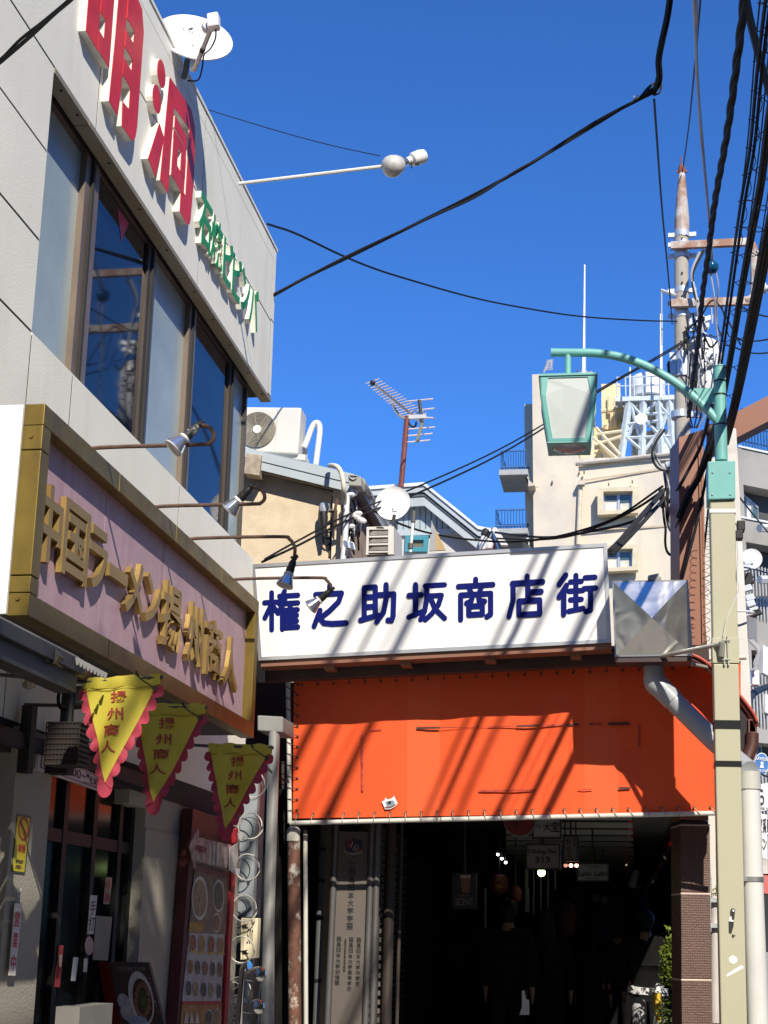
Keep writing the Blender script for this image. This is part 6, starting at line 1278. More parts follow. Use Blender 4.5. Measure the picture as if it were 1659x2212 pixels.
MB().prism([atY(e4(*p), 26) for p in ((180, 995), (235, 1015), (240, 1070), (195, 1070))], (0, 0.2, 0)).build('grey_case', M('case_grey', (0.45, 0.46, 0.48), 0.5), tp, bevel=0.02)
for k in range(3): MB().tube(spline([atY(e4(190 + 10 * k, 1210), 25.9), atY(e4(240 + 4 * k, 1270), 25.9), atY(e4(238 - 8 * k, 1340), 25.9), atY(e4(215 + 9 * k, 1385), 25.9)], 5), 0.022, 6).build('hose', wgrey, tp, True)
for pts, lab in (([((1598, 1075), 20), ((1630, 1115), 24), ((1659, 1150), 28)], 'thin wire slanting across the top floor of the grey building'),
                 ([((1605, 1225), 24), ((1630, 1230), 27), ((1665, 1240), 30)], 'dark wire passing under the small round dish on the right'),
                 ([((1615, 1530), 16), ((1622, 1505), 18), ((1640, 1490), 20), ((1670, 1480), 24)], 'dark curved pipe bending to the right edge beside the concrete post'),
                 ([((1620, 1650), 22), ((1640, 1670), 23), ((1665, 1680), 24)], 'dark wire crossing in front of the round blue sign')):
    cable(pts, 0.045 if 'pipe' in lab else 0.014, lab, wdark)
# shop signs at the right edge
bs = thing('round_sign', 'round blue and white store sign partly cut by the right edge', 'sign', tuple(atY(e7(270, 215), 30)))
ro = [atY(e7(272 + 56 * math.cos(k * math.pi / 14), 212 + 88 * math.sin(k * math.pi / 14)), 30) for k in range(28)]
ri = [atY(e7(272 + 51 * math.cos(k * math.pi / 14), 212 + 81 * math.sin(k * math.pi / 14)), 30) for k in range(28)]
MB().prism([p + V((0, 0.01, 0)) for p in ro], (0, 0.12, 0)).build('backing', M('sign_white', (0.78, 0.78, 0.78), 0.4), bs)
MB().prism(ri, (0, 0.008, 0)).build('face', M('sign_blue', (0.06, 0.20, 0.50), 0.4), bs)
wtx = M('white_lettering', (0.80, 0.80, 0.80), 0.5)
text_obj('LAWSON', [atY(e7(*p), 29.995) for p in ((232, 150), (322, 165), (318, 192), (230, 178))], wtx, bs, 'lettering', 0.005, 0.02)
text_obj('STATION', [atY(e7(*p), 29.995) for p in ((236, 250), (312, 255), (308, 276), (242, 270))], wtx, bs, 'lettering', 0.005, 0.01)
MB().prism([atY(e7(*p), 29.99) for p in ((262, 195), (286, 195), (282, 215), (290, 240), (256, 240), (266, 215))], (0, 0.004, 0)).build('emblem', wtx, bs)
blt = M('black_lettering', (0.03, 0.03, 0.035), 0.5)
ws = thing('shop_sign', 'white sign with black brush characters under the round blue sign', 'sign', tuple(atY(e7(290, 560), 31)))
MB().prism([atY(e7(*p), 31) for p in ((240, 370), (345, 350), (350, 565), (244, 575))], (0, 0.15, 0)).build('face', M('sign_white', (0.78, 0.78, 0.78), 0.4), ws)
text_obj('ら', [atY(e7(*p), 30.99) for p in ((248, 400), (290, 395), (292, 535), (248, 520))], blt, ws, 'lettering', 0.005, 0.02); text_obj('CK 1F', [atY(e7(*p), 30.99) for p in ((262, 542), (330, 545), (330, 566), (264, 558))], blt, ws, 'lettering', 0.005, 0.01)
ws2 = thing('shop_sign', 'tall white noodle shop sign with four black characters at the right edge', 'sign', tuple(atY(e7(290, 940), 30.6)))
MB().prism([atY(e7(*p), 30.6) for p in ((246, 590), (312, 600), (316, 945), (256, 925))], (0, 0.15, 0)).build('face', M('sign_white', (0.78, 0.78, 0.78), 0.4), ws2)
for ch, x0, y0, x1, y1 in (('家', 250, 620, 278, 740), ('系', 282, 625, 308, 745), ('メ', 254, 775, 280, 870), ('ン', 284, 780, 310, 870)):
    text_obj(ch, [atY(e7(*p), 30.59) for p in ((x0, y0), (x1, y0 + 3), (x1, y1 + 3), (x0, y1))], blt, ws2, 'character', 0.005, 0.03)
aw = thing('awning', 'faded red awning below white fluted board at the right edge', 'awning', tuple(atY(e7(300, 1150), 31)))
MB().prism([atY(e7(*p), 30.5) for p in ((268, 1062), (380, 1075), (380, 1220), (272, 1200))], (0, 0.6, 0)).build('canvas', M('awning_red', (0.62, 0.16, 0.14), 0.7), aw)
for k in range(8): MB().prism([atY(e7(262 + k * 14, 945), 30.9), atY(e7(273 + k * 14, 946), 30.9), atY(e7(275 + k * 14, 1055), 30.9), atY(e7(264 + k * 14, 1053), 30.9)], (0, 0.1, 0)).build('fluted_board', M('fluted_white', (0.7, 0.69, 0.66), 0.6), aw)
sh = thing('noodle_shop', 'dark open shop front below the faded red awning', 'building', tuple(atY(e7(320, 1700), 32)))
a, b = atY(e7(265, 1200), 31.5), atY(e7(420, 1200), 31.5); MB().box((a.x, 31.5, 0), (b.x + 2, 36, a.z)).build('interior', M('shop_dark', (0.025, 0.025, 0.028), 0.8), sh)
MB().box((b.x - 1.2, 31.0, 0), (b.x + 2, 31.4, 1.3)).build('counter', M('counter_grey', (0.30, 0.31, 0.32), 0.6), sh)
# ================================================================== far row across the street: only glimpsed in reflections

fac = [M('facade_tan', (0.48, 0.42, 0.34), 0.9, dirt=0.3), M('facade_grey', (0.42, 0.42, 0.41), 0.9, dirt=0.3), M('facade_brick', (0.30, 0.17, 0.12), 0.9, dirt=0.3), M('facade_white', (0.66, 0.65, 0.62), 0.9, dirt=0.2)]
for k, (x0, y0, x1, y1, h, lab) in enumerate(((12.3, -34, 22, -20, 19, 'tan office block across the road behind the camera'), (12.3, -19, 22, -6, 17, 'grey shop building across the road beside the camera'), (12.3, -5, 22, 8, 19, 'brick building across the road right of the camera'),
        (12.3, 9, 22, 24, 16, 'white low building across the road ahead on the right'), (-14, -32, -3.7, -16, 15, 'grey building on the near side behind the camera'), (-14, -15, -3.7, -2, 12, 'tan building on the near side behind the camera'), (-20, -44, 22, -36, 26, 'white building closing the street behind the camera'))):
    b = thing('street_building', lab, 'building', ((x0 + x1) / 2, (y0 + y1) / 2, 0), 'buildings lining the rest of the street')
    MB().box((x0, y0, 0), (x1, y1, h)).build('wall', fac[(k * 3 + 1) % 4], b)
    wm_ = MB()
    for f in range(int(h / 3)):
        for j in range(int((y1 - y0) / 2.2)):
            yy = y0 + 1 + j * 2.2; z = 1.0 + f * 3
            xx = x0 - 0.03 if x0 > 0 else x1
            if y0 > -40: wm_.box((xx, yy, z), (xx + 0.03, yy + 1.4, z + 1.6))
        if y0 <= -40:
            for j in range(16): wm_.box((x0 + 1 + j * 2.4, y1, 1 + f * 3), (x0 + 2.6 + j * 2.4, y1 + 0.03, 2.6 + f * 3))
    kind(wm_.build('window_rows', wgl, b), 'stuff')

# added unseen tree beside the camera: crown shaped to shade the restaurant entrance
tre = thing('added_shade_tree', 'added tall evergreen tree, unseen, its crown shaped to shade the restaurant entrance', 'tree', (1.5, 1.6, 0))
barkm = M('bark', (0.10, 0.08, 0.06), 0.9, var=0.3, vs=10, bump=0.5, bs=30)
MB().tube([V((1.5, 1.7, -0.1)), V((1.54, 1.7, 4)), V((1.55, 1.85, 8.2)), V((1.6, 1.9, 10.4))], [0.17, 0.14, 0.11, 0.03], 10).build('trunk', barkm, tre, True)
rnd = random.Random(9)
lmb = MB()
for k in range(12):
    an = k * 2.4; z = 8.3 + k * 0.22; lmb.tube([V((1.55, 1.85, z - 0.4)), V((1.6 + 0.3 * math.cos(an), 1.95 + 0.9 * math.sin(an), z * 0.5 + 4.7)), V((1.6 + 0.5 * math.cos(an), 1.95 + 1.7 * math.sin(an), z * 0.3 + 7.0))], [0.05, 0.035, 0.012], 6)
lmb.build('limbs', barkm, tre, True)
TREE = [(1.6 + 0.42 * rnd.uniform(-1, 1), 1.95 + 1.65 * rnd.uniform(-1, 1), 9.85 + 0.5 * rnd.uniform(-1, 1), 0.46) for k in range(34)]
TREE += [(0.65 + 0.30 * rnd.uniform(-1, 1), 2.65 + 1.55 * rnd.uniform(-1, 1), 9.0 + 0.25 * rnd.uniform(-1, 1), 0.36) for k in range(26)]
# ================================================================== ARCADE ROOF AND INTERIOR
ar = thing('arcade_roof', 'arcade canopy with curved red sheets, dark ribs and pale ceiling slats over the pavement', 'canopy', (-1.3, 14.7, 2.6))
redsh = translucent('red_roof_sheet', (0.52, 0.022, 0.018), 0.45, 0.4)
prof = [atY(c9(*p), 14.3) for p in ((-700, 900), (300, 905), (700, 928), (865, 968), (960, 1018), (1045, 1090), (1140, 1190), (1240, 1292), (1335, 1418), (1370, 1490))]
prof = spline(prof, 4)
LEN = 27.5
for k in range(9):
    y0, y1 = k * LEN / 9, (k + 1) * LEN / 9 - 0.03
    MB().prism([p + V((0, y0, 0)) for p in prof] + [p + V((0, y0, -0.012)) for p in prof[::-1]], (0, y1 - y0, 0)).build('roof_sheet', redsh, ar, True)
ribm = M('roof_rib_red_brown', (0.10, 0.02, 0.015), 0.5)
for k in range(14):
    y0 = 0.02 + k * 1.9
    MB().tube([p + V((0, y0, -0.045)) for p in prof[2:]], 0.028, 6).build('rib', ribm, ar, True)
MB().tube([p + V((0, -0.02, 0.0)) for p in prof], 0.014, 6).build('edge_trim', M('orange_edge', (0.50, 0.09, 0.05), 0.5), ar, True)
# gutter with open rectangular end
gp_ = [atY(c9(*p), 14.3) for p in ((1300, 1470), (1366, 1470), (1370, 1582), (1300, 1582))]
MB().ring(gp_, inset(gp_, 0.014), (0, LEN, 0)).build('gutter', M('gutter_brown', (0.17, 0.06, 0.045), 0.5), ar)
MB().tube([atY(c9(1332, 1582), 14.32), atY(c9(1330, 1680), 14.32), atY(c9(1290, 1790), 14.3)], 0.06, 10).build('gutter_outlet', M('outlet_brown', (0.08, 0.03, 0.022), 0.5), ar, True)
MB().prism([atY(c9(*p), 14.33) for p in ((1235, 1300), (1300, 1470), (1300, 1690), (1262, 1800), (1235, 1800))], (0, 0.3, 0)).build('gusset', M('dark_gusset', (0.02, 0.012, 0.012), 0.7), ar)
ex_ = prof[-1].x
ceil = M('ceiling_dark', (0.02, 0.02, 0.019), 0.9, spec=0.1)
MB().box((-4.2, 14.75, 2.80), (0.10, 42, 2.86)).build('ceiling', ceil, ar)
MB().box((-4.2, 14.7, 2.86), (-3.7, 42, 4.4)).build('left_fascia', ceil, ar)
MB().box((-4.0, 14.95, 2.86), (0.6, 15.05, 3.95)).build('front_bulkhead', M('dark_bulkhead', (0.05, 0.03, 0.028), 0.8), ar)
slm = M('pale_slat', (0.55, 0.54, 0.48), 0.7, var=0.1)
for k in range(14):
    y = 15.55 + k * 1.24
    MB().box((-1.1 - 0.10 * k, y, 2.735), (0.12 + 0.012 * k, y + 0.05, 2.795)).build('ceiling_slat', slm, ar)
    MB().box((-1.1, y + 0.30, 2.77), (0.10, y + 0.75, 2.797)).build('ceiling_board', M('ceiling_board', (0.07, 0.067, 0.058), 0.85), ar)
MB().box((0.14, 14.8, 2.78), (0.58, 42, 2.83)).build('side_soffit', M('pale_soffit', (0.14, 0.135, 0.115), 0.85, dirt=0.4), ar)
MB().box((0.58, 14.8, 2.72), (0.63, 42, 2.9)).build('edge_beam', ribm, ar)
for k in range(1, 6):
    MB().box((0.66, 15.3 + 4.6 * k, 0), (0.86, 15.5 + 4.6 * k, 2.9)).build('post', dkside, ar)
# dark sheet painting shade on the paving, and an added wall blocking daylight
kind(MB().box((-3.6, 15.0, 0.0), (1.0, 41, 0.004)).build('shaded_pavement', M('shaded_paving', (0.05, 0.048, 0.046), 0.85, vs=6, var=0.2)))
pwl = thing('added_side_wall', 'added dark boards along the street edge that keep daylight out of the passage', 'wall', (0.75, 25, 0))
for k in range(16): MB().box((0.70, 19.4 + k * 1.3, 0.0), (0.74, 19.4 + k * 1.3 + 1.28, 2.72)).build('board', M('dark_boarding', (0.02, 0.018, 0.016), 0.8, var=0.3), pwl)
# left shop row, end of the passage
sr = thing('shop_row', 'dark row of closed shops along the left side inside the arcade', 'building', (-3.3, 24, 0))
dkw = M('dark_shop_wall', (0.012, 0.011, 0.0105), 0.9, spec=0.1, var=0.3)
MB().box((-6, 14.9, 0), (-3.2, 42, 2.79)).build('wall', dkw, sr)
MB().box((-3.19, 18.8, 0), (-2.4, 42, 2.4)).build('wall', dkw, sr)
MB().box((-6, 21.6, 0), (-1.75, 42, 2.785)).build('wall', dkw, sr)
shm = M('shutter_grey', (0.065, 0.055, 0.048), 0.6, var=0.2, dirt=0.5)
for k in range(34):
    z = 0.1 + k * 0.075
    MB().box((-2.62, 16.0, z), (-2.58 + 0.012 * (k % 2), 18.7, z + 0.055)).build('shutter_slat', shm, sr)
for k in range(30):
    z = 0.15 + k * 0.085; MB().box((-2.60, 15.62, z), (-2.40, 15.65, z + 0.045)).build('louvre_slat', M('louvre_pale', (0.12, 0.10, 0.088), 0.7), sr)
for (x, y, r) in ((-2.66, 15.6, 0.03), (-2.34, 15.6, 0.055), (-2.44, 15.55, 0.018), (-2.26, 15.8, 0.02)): MB().tube([V((x, y, 0)), V((x + 0.03, y, 2.75))], r, 10).build('pipe', M('dark_pipe', (0.04, 0.03, 0.024), 0.6, dirt=0.3), sr, True)
ew = kind(MB().box((-6, 41, 0), (1.2, 42.5, 4)).build('added_end_wall', dkw))  # added wall closing the far end so no sky light enters
far_light = thing('passage_shop_fronts', 'dim shuttered shop fronts at the far end of the arcade', 'shop front', (-1, 30, 0))
for (x0, x1, y0, y1, Yd) in ((1185, 1330, 650, 900, 27.0), (820, 910, 620, 930, 24.0), (1520, 1592, 715, 800, 30)):
    n = int((y1 - y0) / 14)
    for k in range(n):
        a, b = atY(d4(x0, y0 + k * 14), Yd), atY(d4(x1, y0 + k * 14 + 6), Yd); c = atY(d4(x0, y0 + k * 14 + 10), Yd)
        MB().prism([a, V((b.x, Yd, a.z - (b.z - a.z) * -1)), V((b.x, Yd, b.z - (a.z - c.z))), V((a.x, Yd, c.z))], (0, 0.02, 0)).build('shutter_slat', shm, far_light)
    a, b = atY(d4(x0, y0), Yd + 0.03), atY(d4(x1, y1), Yd + 0.03); MB().box((a.x, Yd + 0.03, 0), (b.x, Yd + 0.3, a.z)).build('wall', dkw, far_light)
# ---- school notice board
sb_ = thing('school_board', 'tall pale school board with crest and vertical black writing left of the arcade entrance', 'sign', tuple(atY(d3(600, 1720), 15.25)))
YB = 15.25
bp_ = [atY(d3(*p), YB) for p in ((557, 240), (780, 245), (733, 1740), (492, 1740))]
for i, j in ((0, 3), (1, 2)):
    dl = bp_[j] - bp_[i]; 
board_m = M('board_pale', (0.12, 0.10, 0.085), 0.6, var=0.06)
MB().prism(bp_, (0, 0.03, 0)).build('panel', board_m, sb_)
for (p, q_) in ((d3(533, 185), d3(465, 1740)), (d3(812, 185), d3(757, 1740)), (d3(855, 185), d3(812, 1740))):
    MB().tube([atY(p, YB - 0.01), atY(q_, YB - 0.01)], 0.032, 10).build('frame_post', M('frame_steel', (0.16, 0.155, 0.15), 0.4, metal=0.5), sb_, True)
def sbq(x0, y0, x1, y1, lift=0.003): return [atY(d3(x, y), YB - lift) for x, y in ((x0, y0), (x1, y0), (x1, y1), (x0, y1))]
inkm = M('board_ink', (0.02, 0.02, 0.02), 0.6)
def vtext(s, xc, y0, dy, w, slope, hh=0.86, mt=inkm):
    for k, ch in enumerate(s):
        y = y0 + k * dy; x = xc + (y - y0) * slope
        text_obj(ch, sbq(x - w / 2, y, x + w / 2, y + dy * hh), mt, sb_, 'character', 0.002, 0.018)
vtext('目黒日本大学学園', 655, 528, 59.5, 46, -0.040)
vtext('目黒日本大学中学校', 709, 1058, 42, 32, -0.033); vtext('目黒日本大学高等学校', 650, 1055, 42, 32, -0.040); vtext('目黒日本大学幼稚園', 556, 1050, 42, 34, -0.045)
vtext('学校', 647, 470, 24, 20, 0); vtext('法人', 672, 470, 24, 20, 0)
vtext('全日制課程通信制課程', 606, 1065, 26, 15, -0.045)
def crest(pts, mt, lift): MB().prism([atY(d3(*p), YB - lift) for p in pts], (0, 0.001, 0)).build('crest', mt, sb_)
crest([(612, 305), (640, 308), (668, 292), (700, 308), (728, 305), (736, 330), (730, 390), (668, 440), (612, 395), (605, 330)], M('crest_navy', (0.02, 0.025, 0.06), 0.5), 0.003)
crest([(617, 312), (666, 300), (666, 370), (617, 372)], M('crest_maroon', (0.20, 0.03, 0.035), 0.5), 0.0045)
crest([(670, 372), (724, 372), (722, 388), (670, 430)], MATS['crest_maroon'], 0.0045)
for a in (((640, 362), (660, 318), (668, 320), (650, 364)), ((660, 385), (684, 340), (692, 342), (672, 388)), ((682, 392), (702, 348), (708, 350), (692, 394))): crest(a, M('crest_white', (0.28, 0.27, 0.26), 0.5), 0.006)
crest([(595, 380), (605, 392), (668, 406), (732, 390), (738, 398), (728, 412), (668, 426), (608, 412), (594, 396)], MATS['crest_white'], 0.0075)
text_obj('Meguro Nihon Univ.', sbq(612, 400, 726, 414, 0.009), inkm, sb_, 'ribbon_text', 0.001, 0.0)
# ---- hanging signs inside
def hang(name, label, box, Yd, face, texts, depth=0.12, edge=blk, cv=e3, cat='sign'):
    x0, y0, x1, y1 = box
    t = thing(name, label, cat, tuple(atY(cv((x0 + x1) / 2, y0), Yd)))
    q = [atY(cv(*p), Yd) for p in ((x0, y0), (x1, y0), (x1, y1), (x0, y1))]
    MB().ring(q, inset(q, 0.018), (0, depth, 0)).build('frame', edge, t)
    MB().prism([p + V((0, 0.006, 0)) for p in inset(q, 0.018)], (0, depth - 0.01, 0)).build('face', face, t)
    zt_ = 2.8; MB().tube([q[0].lerp(q[1], 0.5) + V((0, depth / 2, 0)), V((q[0].lerp(q[1], 0.5).x, Yd + depth / 2, max(zt_, q[0].z + 0.05)))], 0.012, 5).build('hanger', blk, t)
    for s, b, mt, bold in texts:
        text_obj(s, [atY(cv(*p), Yd + 0.004) for p in ((b[0], b[1]), (b[2], b[1]), (b[2], b[3]), (b[0], b[3]))], mt, t, 'lettering', 0.003, bold)
    return t
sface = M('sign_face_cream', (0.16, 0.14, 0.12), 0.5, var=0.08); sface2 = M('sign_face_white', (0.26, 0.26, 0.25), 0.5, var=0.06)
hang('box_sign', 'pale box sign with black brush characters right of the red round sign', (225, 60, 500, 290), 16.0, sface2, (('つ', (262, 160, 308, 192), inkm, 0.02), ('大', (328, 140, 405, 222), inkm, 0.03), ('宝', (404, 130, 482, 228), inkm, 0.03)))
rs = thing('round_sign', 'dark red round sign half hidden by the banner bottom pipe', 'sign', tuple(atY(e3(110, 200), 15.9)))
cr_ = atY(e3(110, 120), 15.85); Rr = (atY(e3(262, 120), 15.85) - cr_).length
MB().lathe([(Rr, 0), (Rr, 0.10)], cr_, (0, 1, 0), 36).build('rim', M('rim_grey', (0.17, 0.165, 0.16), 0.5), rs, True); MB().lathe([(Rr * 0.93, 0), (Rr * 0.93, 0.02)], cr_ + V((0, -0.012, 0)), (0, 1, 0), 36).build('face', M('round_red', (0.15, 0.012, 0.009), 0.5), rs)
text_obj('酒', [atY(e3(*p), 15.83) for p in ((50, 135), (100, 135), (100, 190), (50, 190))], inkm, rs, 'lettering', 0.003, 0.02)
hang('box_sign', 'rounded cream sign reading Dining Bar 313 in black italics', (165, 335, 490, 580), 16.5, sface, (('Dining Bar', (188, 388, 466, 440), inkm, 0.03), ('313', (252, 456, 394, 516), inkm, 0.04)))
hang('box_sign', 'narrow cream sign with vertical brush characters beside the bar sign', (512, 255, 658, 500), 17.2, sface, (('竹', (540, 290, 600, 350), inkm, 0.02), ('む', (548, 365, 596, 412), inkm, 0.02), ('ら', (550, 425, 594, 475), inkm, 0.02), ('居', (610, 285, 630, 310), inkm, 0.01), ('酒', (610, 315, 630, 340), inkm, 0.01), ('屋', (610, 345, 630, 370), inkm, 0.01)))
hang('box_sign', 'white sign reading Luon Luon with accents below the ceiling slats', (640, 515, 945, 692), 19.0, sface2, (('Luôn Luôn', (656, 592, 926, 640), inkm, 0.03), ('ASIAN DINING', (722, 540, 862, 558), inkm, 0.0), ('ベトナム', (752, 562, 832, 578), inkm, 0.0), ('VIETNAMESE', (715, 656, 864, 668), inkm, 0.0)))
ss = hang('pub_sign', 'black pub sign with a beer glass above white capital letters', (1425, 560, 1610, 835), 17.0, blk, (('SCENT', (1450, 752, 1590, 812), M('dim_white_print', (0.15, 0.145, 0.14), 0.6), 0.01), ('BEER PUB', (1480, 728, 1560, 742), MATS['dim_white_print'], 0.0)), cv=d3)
MB().prism([atY(d3(*p), 17.0) for p in ((1490, 600), (1566, 600), (1556, 712), (1504, 712))], (0, 0.004, 0)).build('beer_glass', M('beer_brown', (0.16, 0.075, 0.04), 0.4), ss); MB().prism([atY(d3(*p), 16.997) for p in ((1488, 576), (1568, 576), (1567, 600), (1489, 600))], (0, 0.004, 0)).build('beer_foam', M('foam', (0.36, 0.29, 0.24), 0.5), ss)
# ---- lanterns
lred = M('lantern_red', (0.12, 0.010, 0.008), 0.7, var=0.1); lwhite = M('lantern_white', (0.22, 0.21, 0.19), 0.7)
def paper_lantern(x0, y0, x1, y1, Yd, mt, label, chars='', cmt=inkm):
    a, b = atY(d4(x0, y0), Yd), atY(d4(x1, y1), Yd); c = (a + b) / 2; rx_, rz = abs(b.x - a.x) / 2, abs(a.z - b.z) / 2
    t = thing('paper_lantern', label, 'lantern', (c.x, Yd, b.z), 'paper lanterns inside the arcade')
    prof_ = []
    for k in range(25):
        th = math.pi * k / 24; prof_.append((max(0.35 * rx_, rx_ * math.sin(th) ** 0.6) * (1 + 0.02 * (k % 2)), -rz * math.cos(th)))
    MB().lathe(prof_, c, (0, 0, 1), 20).build('shade', mt, t, True)
    for s in (-1, 1): MB().lathe([(0.4 * rx_, 0), (0.42 * rx_, 0.03)], c + V((0, 0, s * rz - 0.015)), (0, 0, 1), 16).build('ring', blk, t)
    MB().tube([c + V((0, 0, rz)), V((c.x, Yd, max(2.8, c.z + rz + 0.02)))], 0.006, 4).build('cord', blk, t)
    n = len(chars)
    for k, ch in enumerate(chars):
        z1 = c.z + rz * 0.8 - k * (1.6 * rz / n); z0 = z1 - 1.4 * rz / n; w_ = min(rx_ * 0.5, 0.9 * rz / n)
        text_obj(ch, quadY(Yd - rx_ * 1.03, c.x - w_, z0, c.x + w_, z1), cmt, t, 'character', 0.004, 0.02)
yel = M('yellow_char', (0.22, 0.14, 0.025), 0.6)
paper_lantern(240, 540, 375, 680, 18.5, lred, 'red lantern with yellow characters left of the bar sign', '大衆', yel)
paper_lantern(380, 625, 470, 745, 18.2, lred, 'smaller plain red lantern below the one with yellow characters')
paper_lantern(725, 735, 872, 985, 20.5, M('lantern_dull_red', (0.12, 0.022, 0.022), 0.7), 'long dull red lantern with black vertical characters', '亀戸ホル', inkm)
paper_lantern(975, 683, 1036, 742, 22, lwhite, 'left one of two small white round lanterns'); paper_lantern(1040, 695, 1094, 756, 22, lwhite, 'right one of two small white round lanterns')
# small lit lamps
def glow(x, y, r, Yd, col, st, label, cv=d4):
    p = atY(cv(x, y), Yd); t = thing('small_lamp', label, 'lamp', tuple(p), 'small lit lamps inside the arcade')
    MB().ball(p, r, 10).build('bulb', M('glow_%d_%d' % (x, y), (0.2, 0.2, 0.2), emit=col, es=st), t, True)
    MB().lathe([(r * 0.8, 0), (r * 0.8, r * 1.5)], p + V((0, 0, r * 0.7)), (0, 0, 1), 10).tube([p + V((0, 0, r * 2)), V((p.x, Yd, 2.8))], 0.008, 4).build('socket', blk, t)
glow(612, 527, 0.045, 18.0, (0.75, 1.0, 0.35), 9, 'yellow green lit lamp under the bar sign')
for (x, c_, s_) in ((787, (1.0, 0.35, 0.25), 0.9), (826, (1.0, 0.62, 0.40), 7), (866, (1.0, 0.45, 0.35), 5)): glow(x, 475, 0.022, 17.3, c_, s_, {787: 'faint red lamp, left of three under the narrow sign', 826: 'bright orange lamp, middle of three under the narrow sign', 866: 'red lamp, right of three under the narrow sign'}[x])
for (x, y) in ((295, 395), (325, 425), (352, 453)): glow(x, y, 0.018, 18.5, (0.9, 0.95, 1.0), 6, {295: 'small white spot lamp, highest of a slanting row of three', 325: 'small white spot lamp, middle of a slanting row of three', 352: 'small white spot lamp, lowest of a slanting row of three'}[x])
hl = thing('hanging_fixture', 'glass bottle like ceiling fixture hanging tilted near the right posts', 'lamp', tuple(atY(d4(1285, 505), 20)))
MB().tube([atY(d4(1302, 510), 20), atY(d4(1265, 635), 20)], [0.045, 0.055], 12).build('shade', M('fixture_glass', (0.16, 0.16, 0.155), 0.2), hl, True)
ml = thing('curtain_rods', 'row of thin pale upright rods by the passage under the bar sign', 'rods', tuple(atY(d4(600, 800), 19)))
for (x, y0, y1, r) in ((505, 500, 815, 0.022), (518, 640, 815, 0.012), (556, 500, 830, 0.010), (608, 545, 800, 0.010), (660, 520, 800, 0.008), (712, 510, 650, 0.010), (205, 640, 930, 0.014)): MB().tube([atY(d4(x, y0), 19), atY(d4(x, y1), 19)], r, 6).build('rod', M('rod_pale', (0.2, 0.185, 0.175), 0.6), ml)
wb = thing('white_piece', 'small bright white piece low between the two dark walkers', 'board', tuple(atY(d4(490, 1560), 17.4)))
MB().prism([atY(d4(*p), 17.6) for p in ((470, 1385), (488, 1380), (500, 1445), (522, 1450), (524, 1560), (452, 1560), (470, 1500))], (0, 0.02, 0)).build('face', M('bright_white', (0.8, 0.8, 0.78), 0.6), wb)  # flat white piece standing in for a bright patch between the walkers
# ---- rusty post and pale post left of the passage
rp = thing('rusty_post', 'thick rusty post with peeling white paint under the left end of the banner', 'post', tuple(atY((636, 2300), 14.7)))
peel = M('peeling_rust', (0.13, 0.055, 0.035), 0.75, var=0.35, vs=10, dirt=1.0, dirt_rgb=(0.66, 0.62, 0.54), ds=9, thr=0.535, bump=0.4, bs=40)
p0, p1 = atY(d3(207, 235), 14.7), atY(d3(216, 1721), 14.7); p1 = p0 + (p1 - p0) * (p0.z / (p0.z - p1.z))
MB().tube([p1, p0], 0.062, 18).build('pipe', peel, rp, True)
MB().lathe([(0.066, -0.10), (0.066, 0.0), (0.05, 0.03), (0.02, 0.045)], p0, (0, 0, 1), 16).build('cap', M('cap_pale', (0.60, 0.58, 0.50), 0.7, dirt=0.5), rp, True)
MB().tube([p0 + V((0, 0, 0.02)), p0 + V((0, 0, 0.10))], 0.045, 8).build('cable_knot', wm, rp, True)
pp = thing('pale_post', 'thin pale flaking pipe right beside the thick rusty post', 'post', tuple(atY((652, 2300), 14.75)))
p0, p1 = atY(d3(297, 262), 14.75), atY(d3(302, 1721), 14.75); p1 = p0 + (p1 - p0) * (p0.z / (p0.z - p1.z))
MB().tube([p1, p0], 0.022, 12).build('pipe', M('flaking_pale', (0.55, 0.53, 0.47), 0.7, var=0.1, dirt=0.7, dirt_rgb=(0.20, 0.14, 0.10), ds=9, thr=0.57), pp, True)
MB().lathe([(0.024, 0), (0.03, 0.03), (0.02, 0.08)], p0, (0, 0, 1), 10).build('cap', wm, pp, True)
gq = thing('grey_conduit', 'grey conduit with clips in the dark gap left of the school board', 'pipe', tuple(atY(d3(385, 1721), 15.6)))
p0, p1 = atY(d3(432, 190), 15.6), atY(d3(378, 1721), 15.6); MB().tube([p0, p1, p1 + (p1 - p0) * 0.5], 0.035, 10).build('pipe', M('conduit_grey', (0.09, 0.093, 0.096), 0.5), gq, True)
for t in (0.12, 0.28, 0.47, 0.78): c = p0.lerp(p1, t); MB().tube([c, c + (p1 - p0).normalized() * 0.03], 0.042, 10).build('clip', wm, gq)
# ================================================================== PEOPLE
def skin_mesh(name, verts, edges, mt, parent, sub=2):
    me = bpy.data.meshes.new(name); base = V(parent['base'])
    me.from_pydata([V(v[0]) - base for v in verts], edges, [])
    o = bpy.data.objects.new(name, me); COL.objects.link(o)
    m = o.modifiers.new('skin', 'SKIN'); m.use_smooth_shade = True
    for i, v in enumerate(verts):
        sv = me.skin_vertices[0].data[i]; r = v[1]; sv.radius = r if isinstance(r, tuple) else (r, r)
    me.skin_vertices[0].data[0].use_root = True
    s = o.modifiers.new('sub', 'SUBSURF'); s.levels = sub; s.render_levels = sub
    dg = bpy.context.evaluated_depsgraph_get(); me2 = bpy.data.meshes.new_from_object(o.evaluated_get(dg))
    bpy.data.objects.remove(o); me2.name = name; me2.materials.clear(); me2.materials.append(mt)
    for p in me2.polygons: p.use_smooth = True
    o = bpy.data.objects.new(name, me2); COL.objects.link(o); o.parent = parent; o['base'] = list(base); return o
skin_t = M('skin_tone', (0.22, 0.13, 0.09), 0.6); hair_m = M('black_hair', (0.008, 0.007, 0.006), 0.6, spec=0.15)
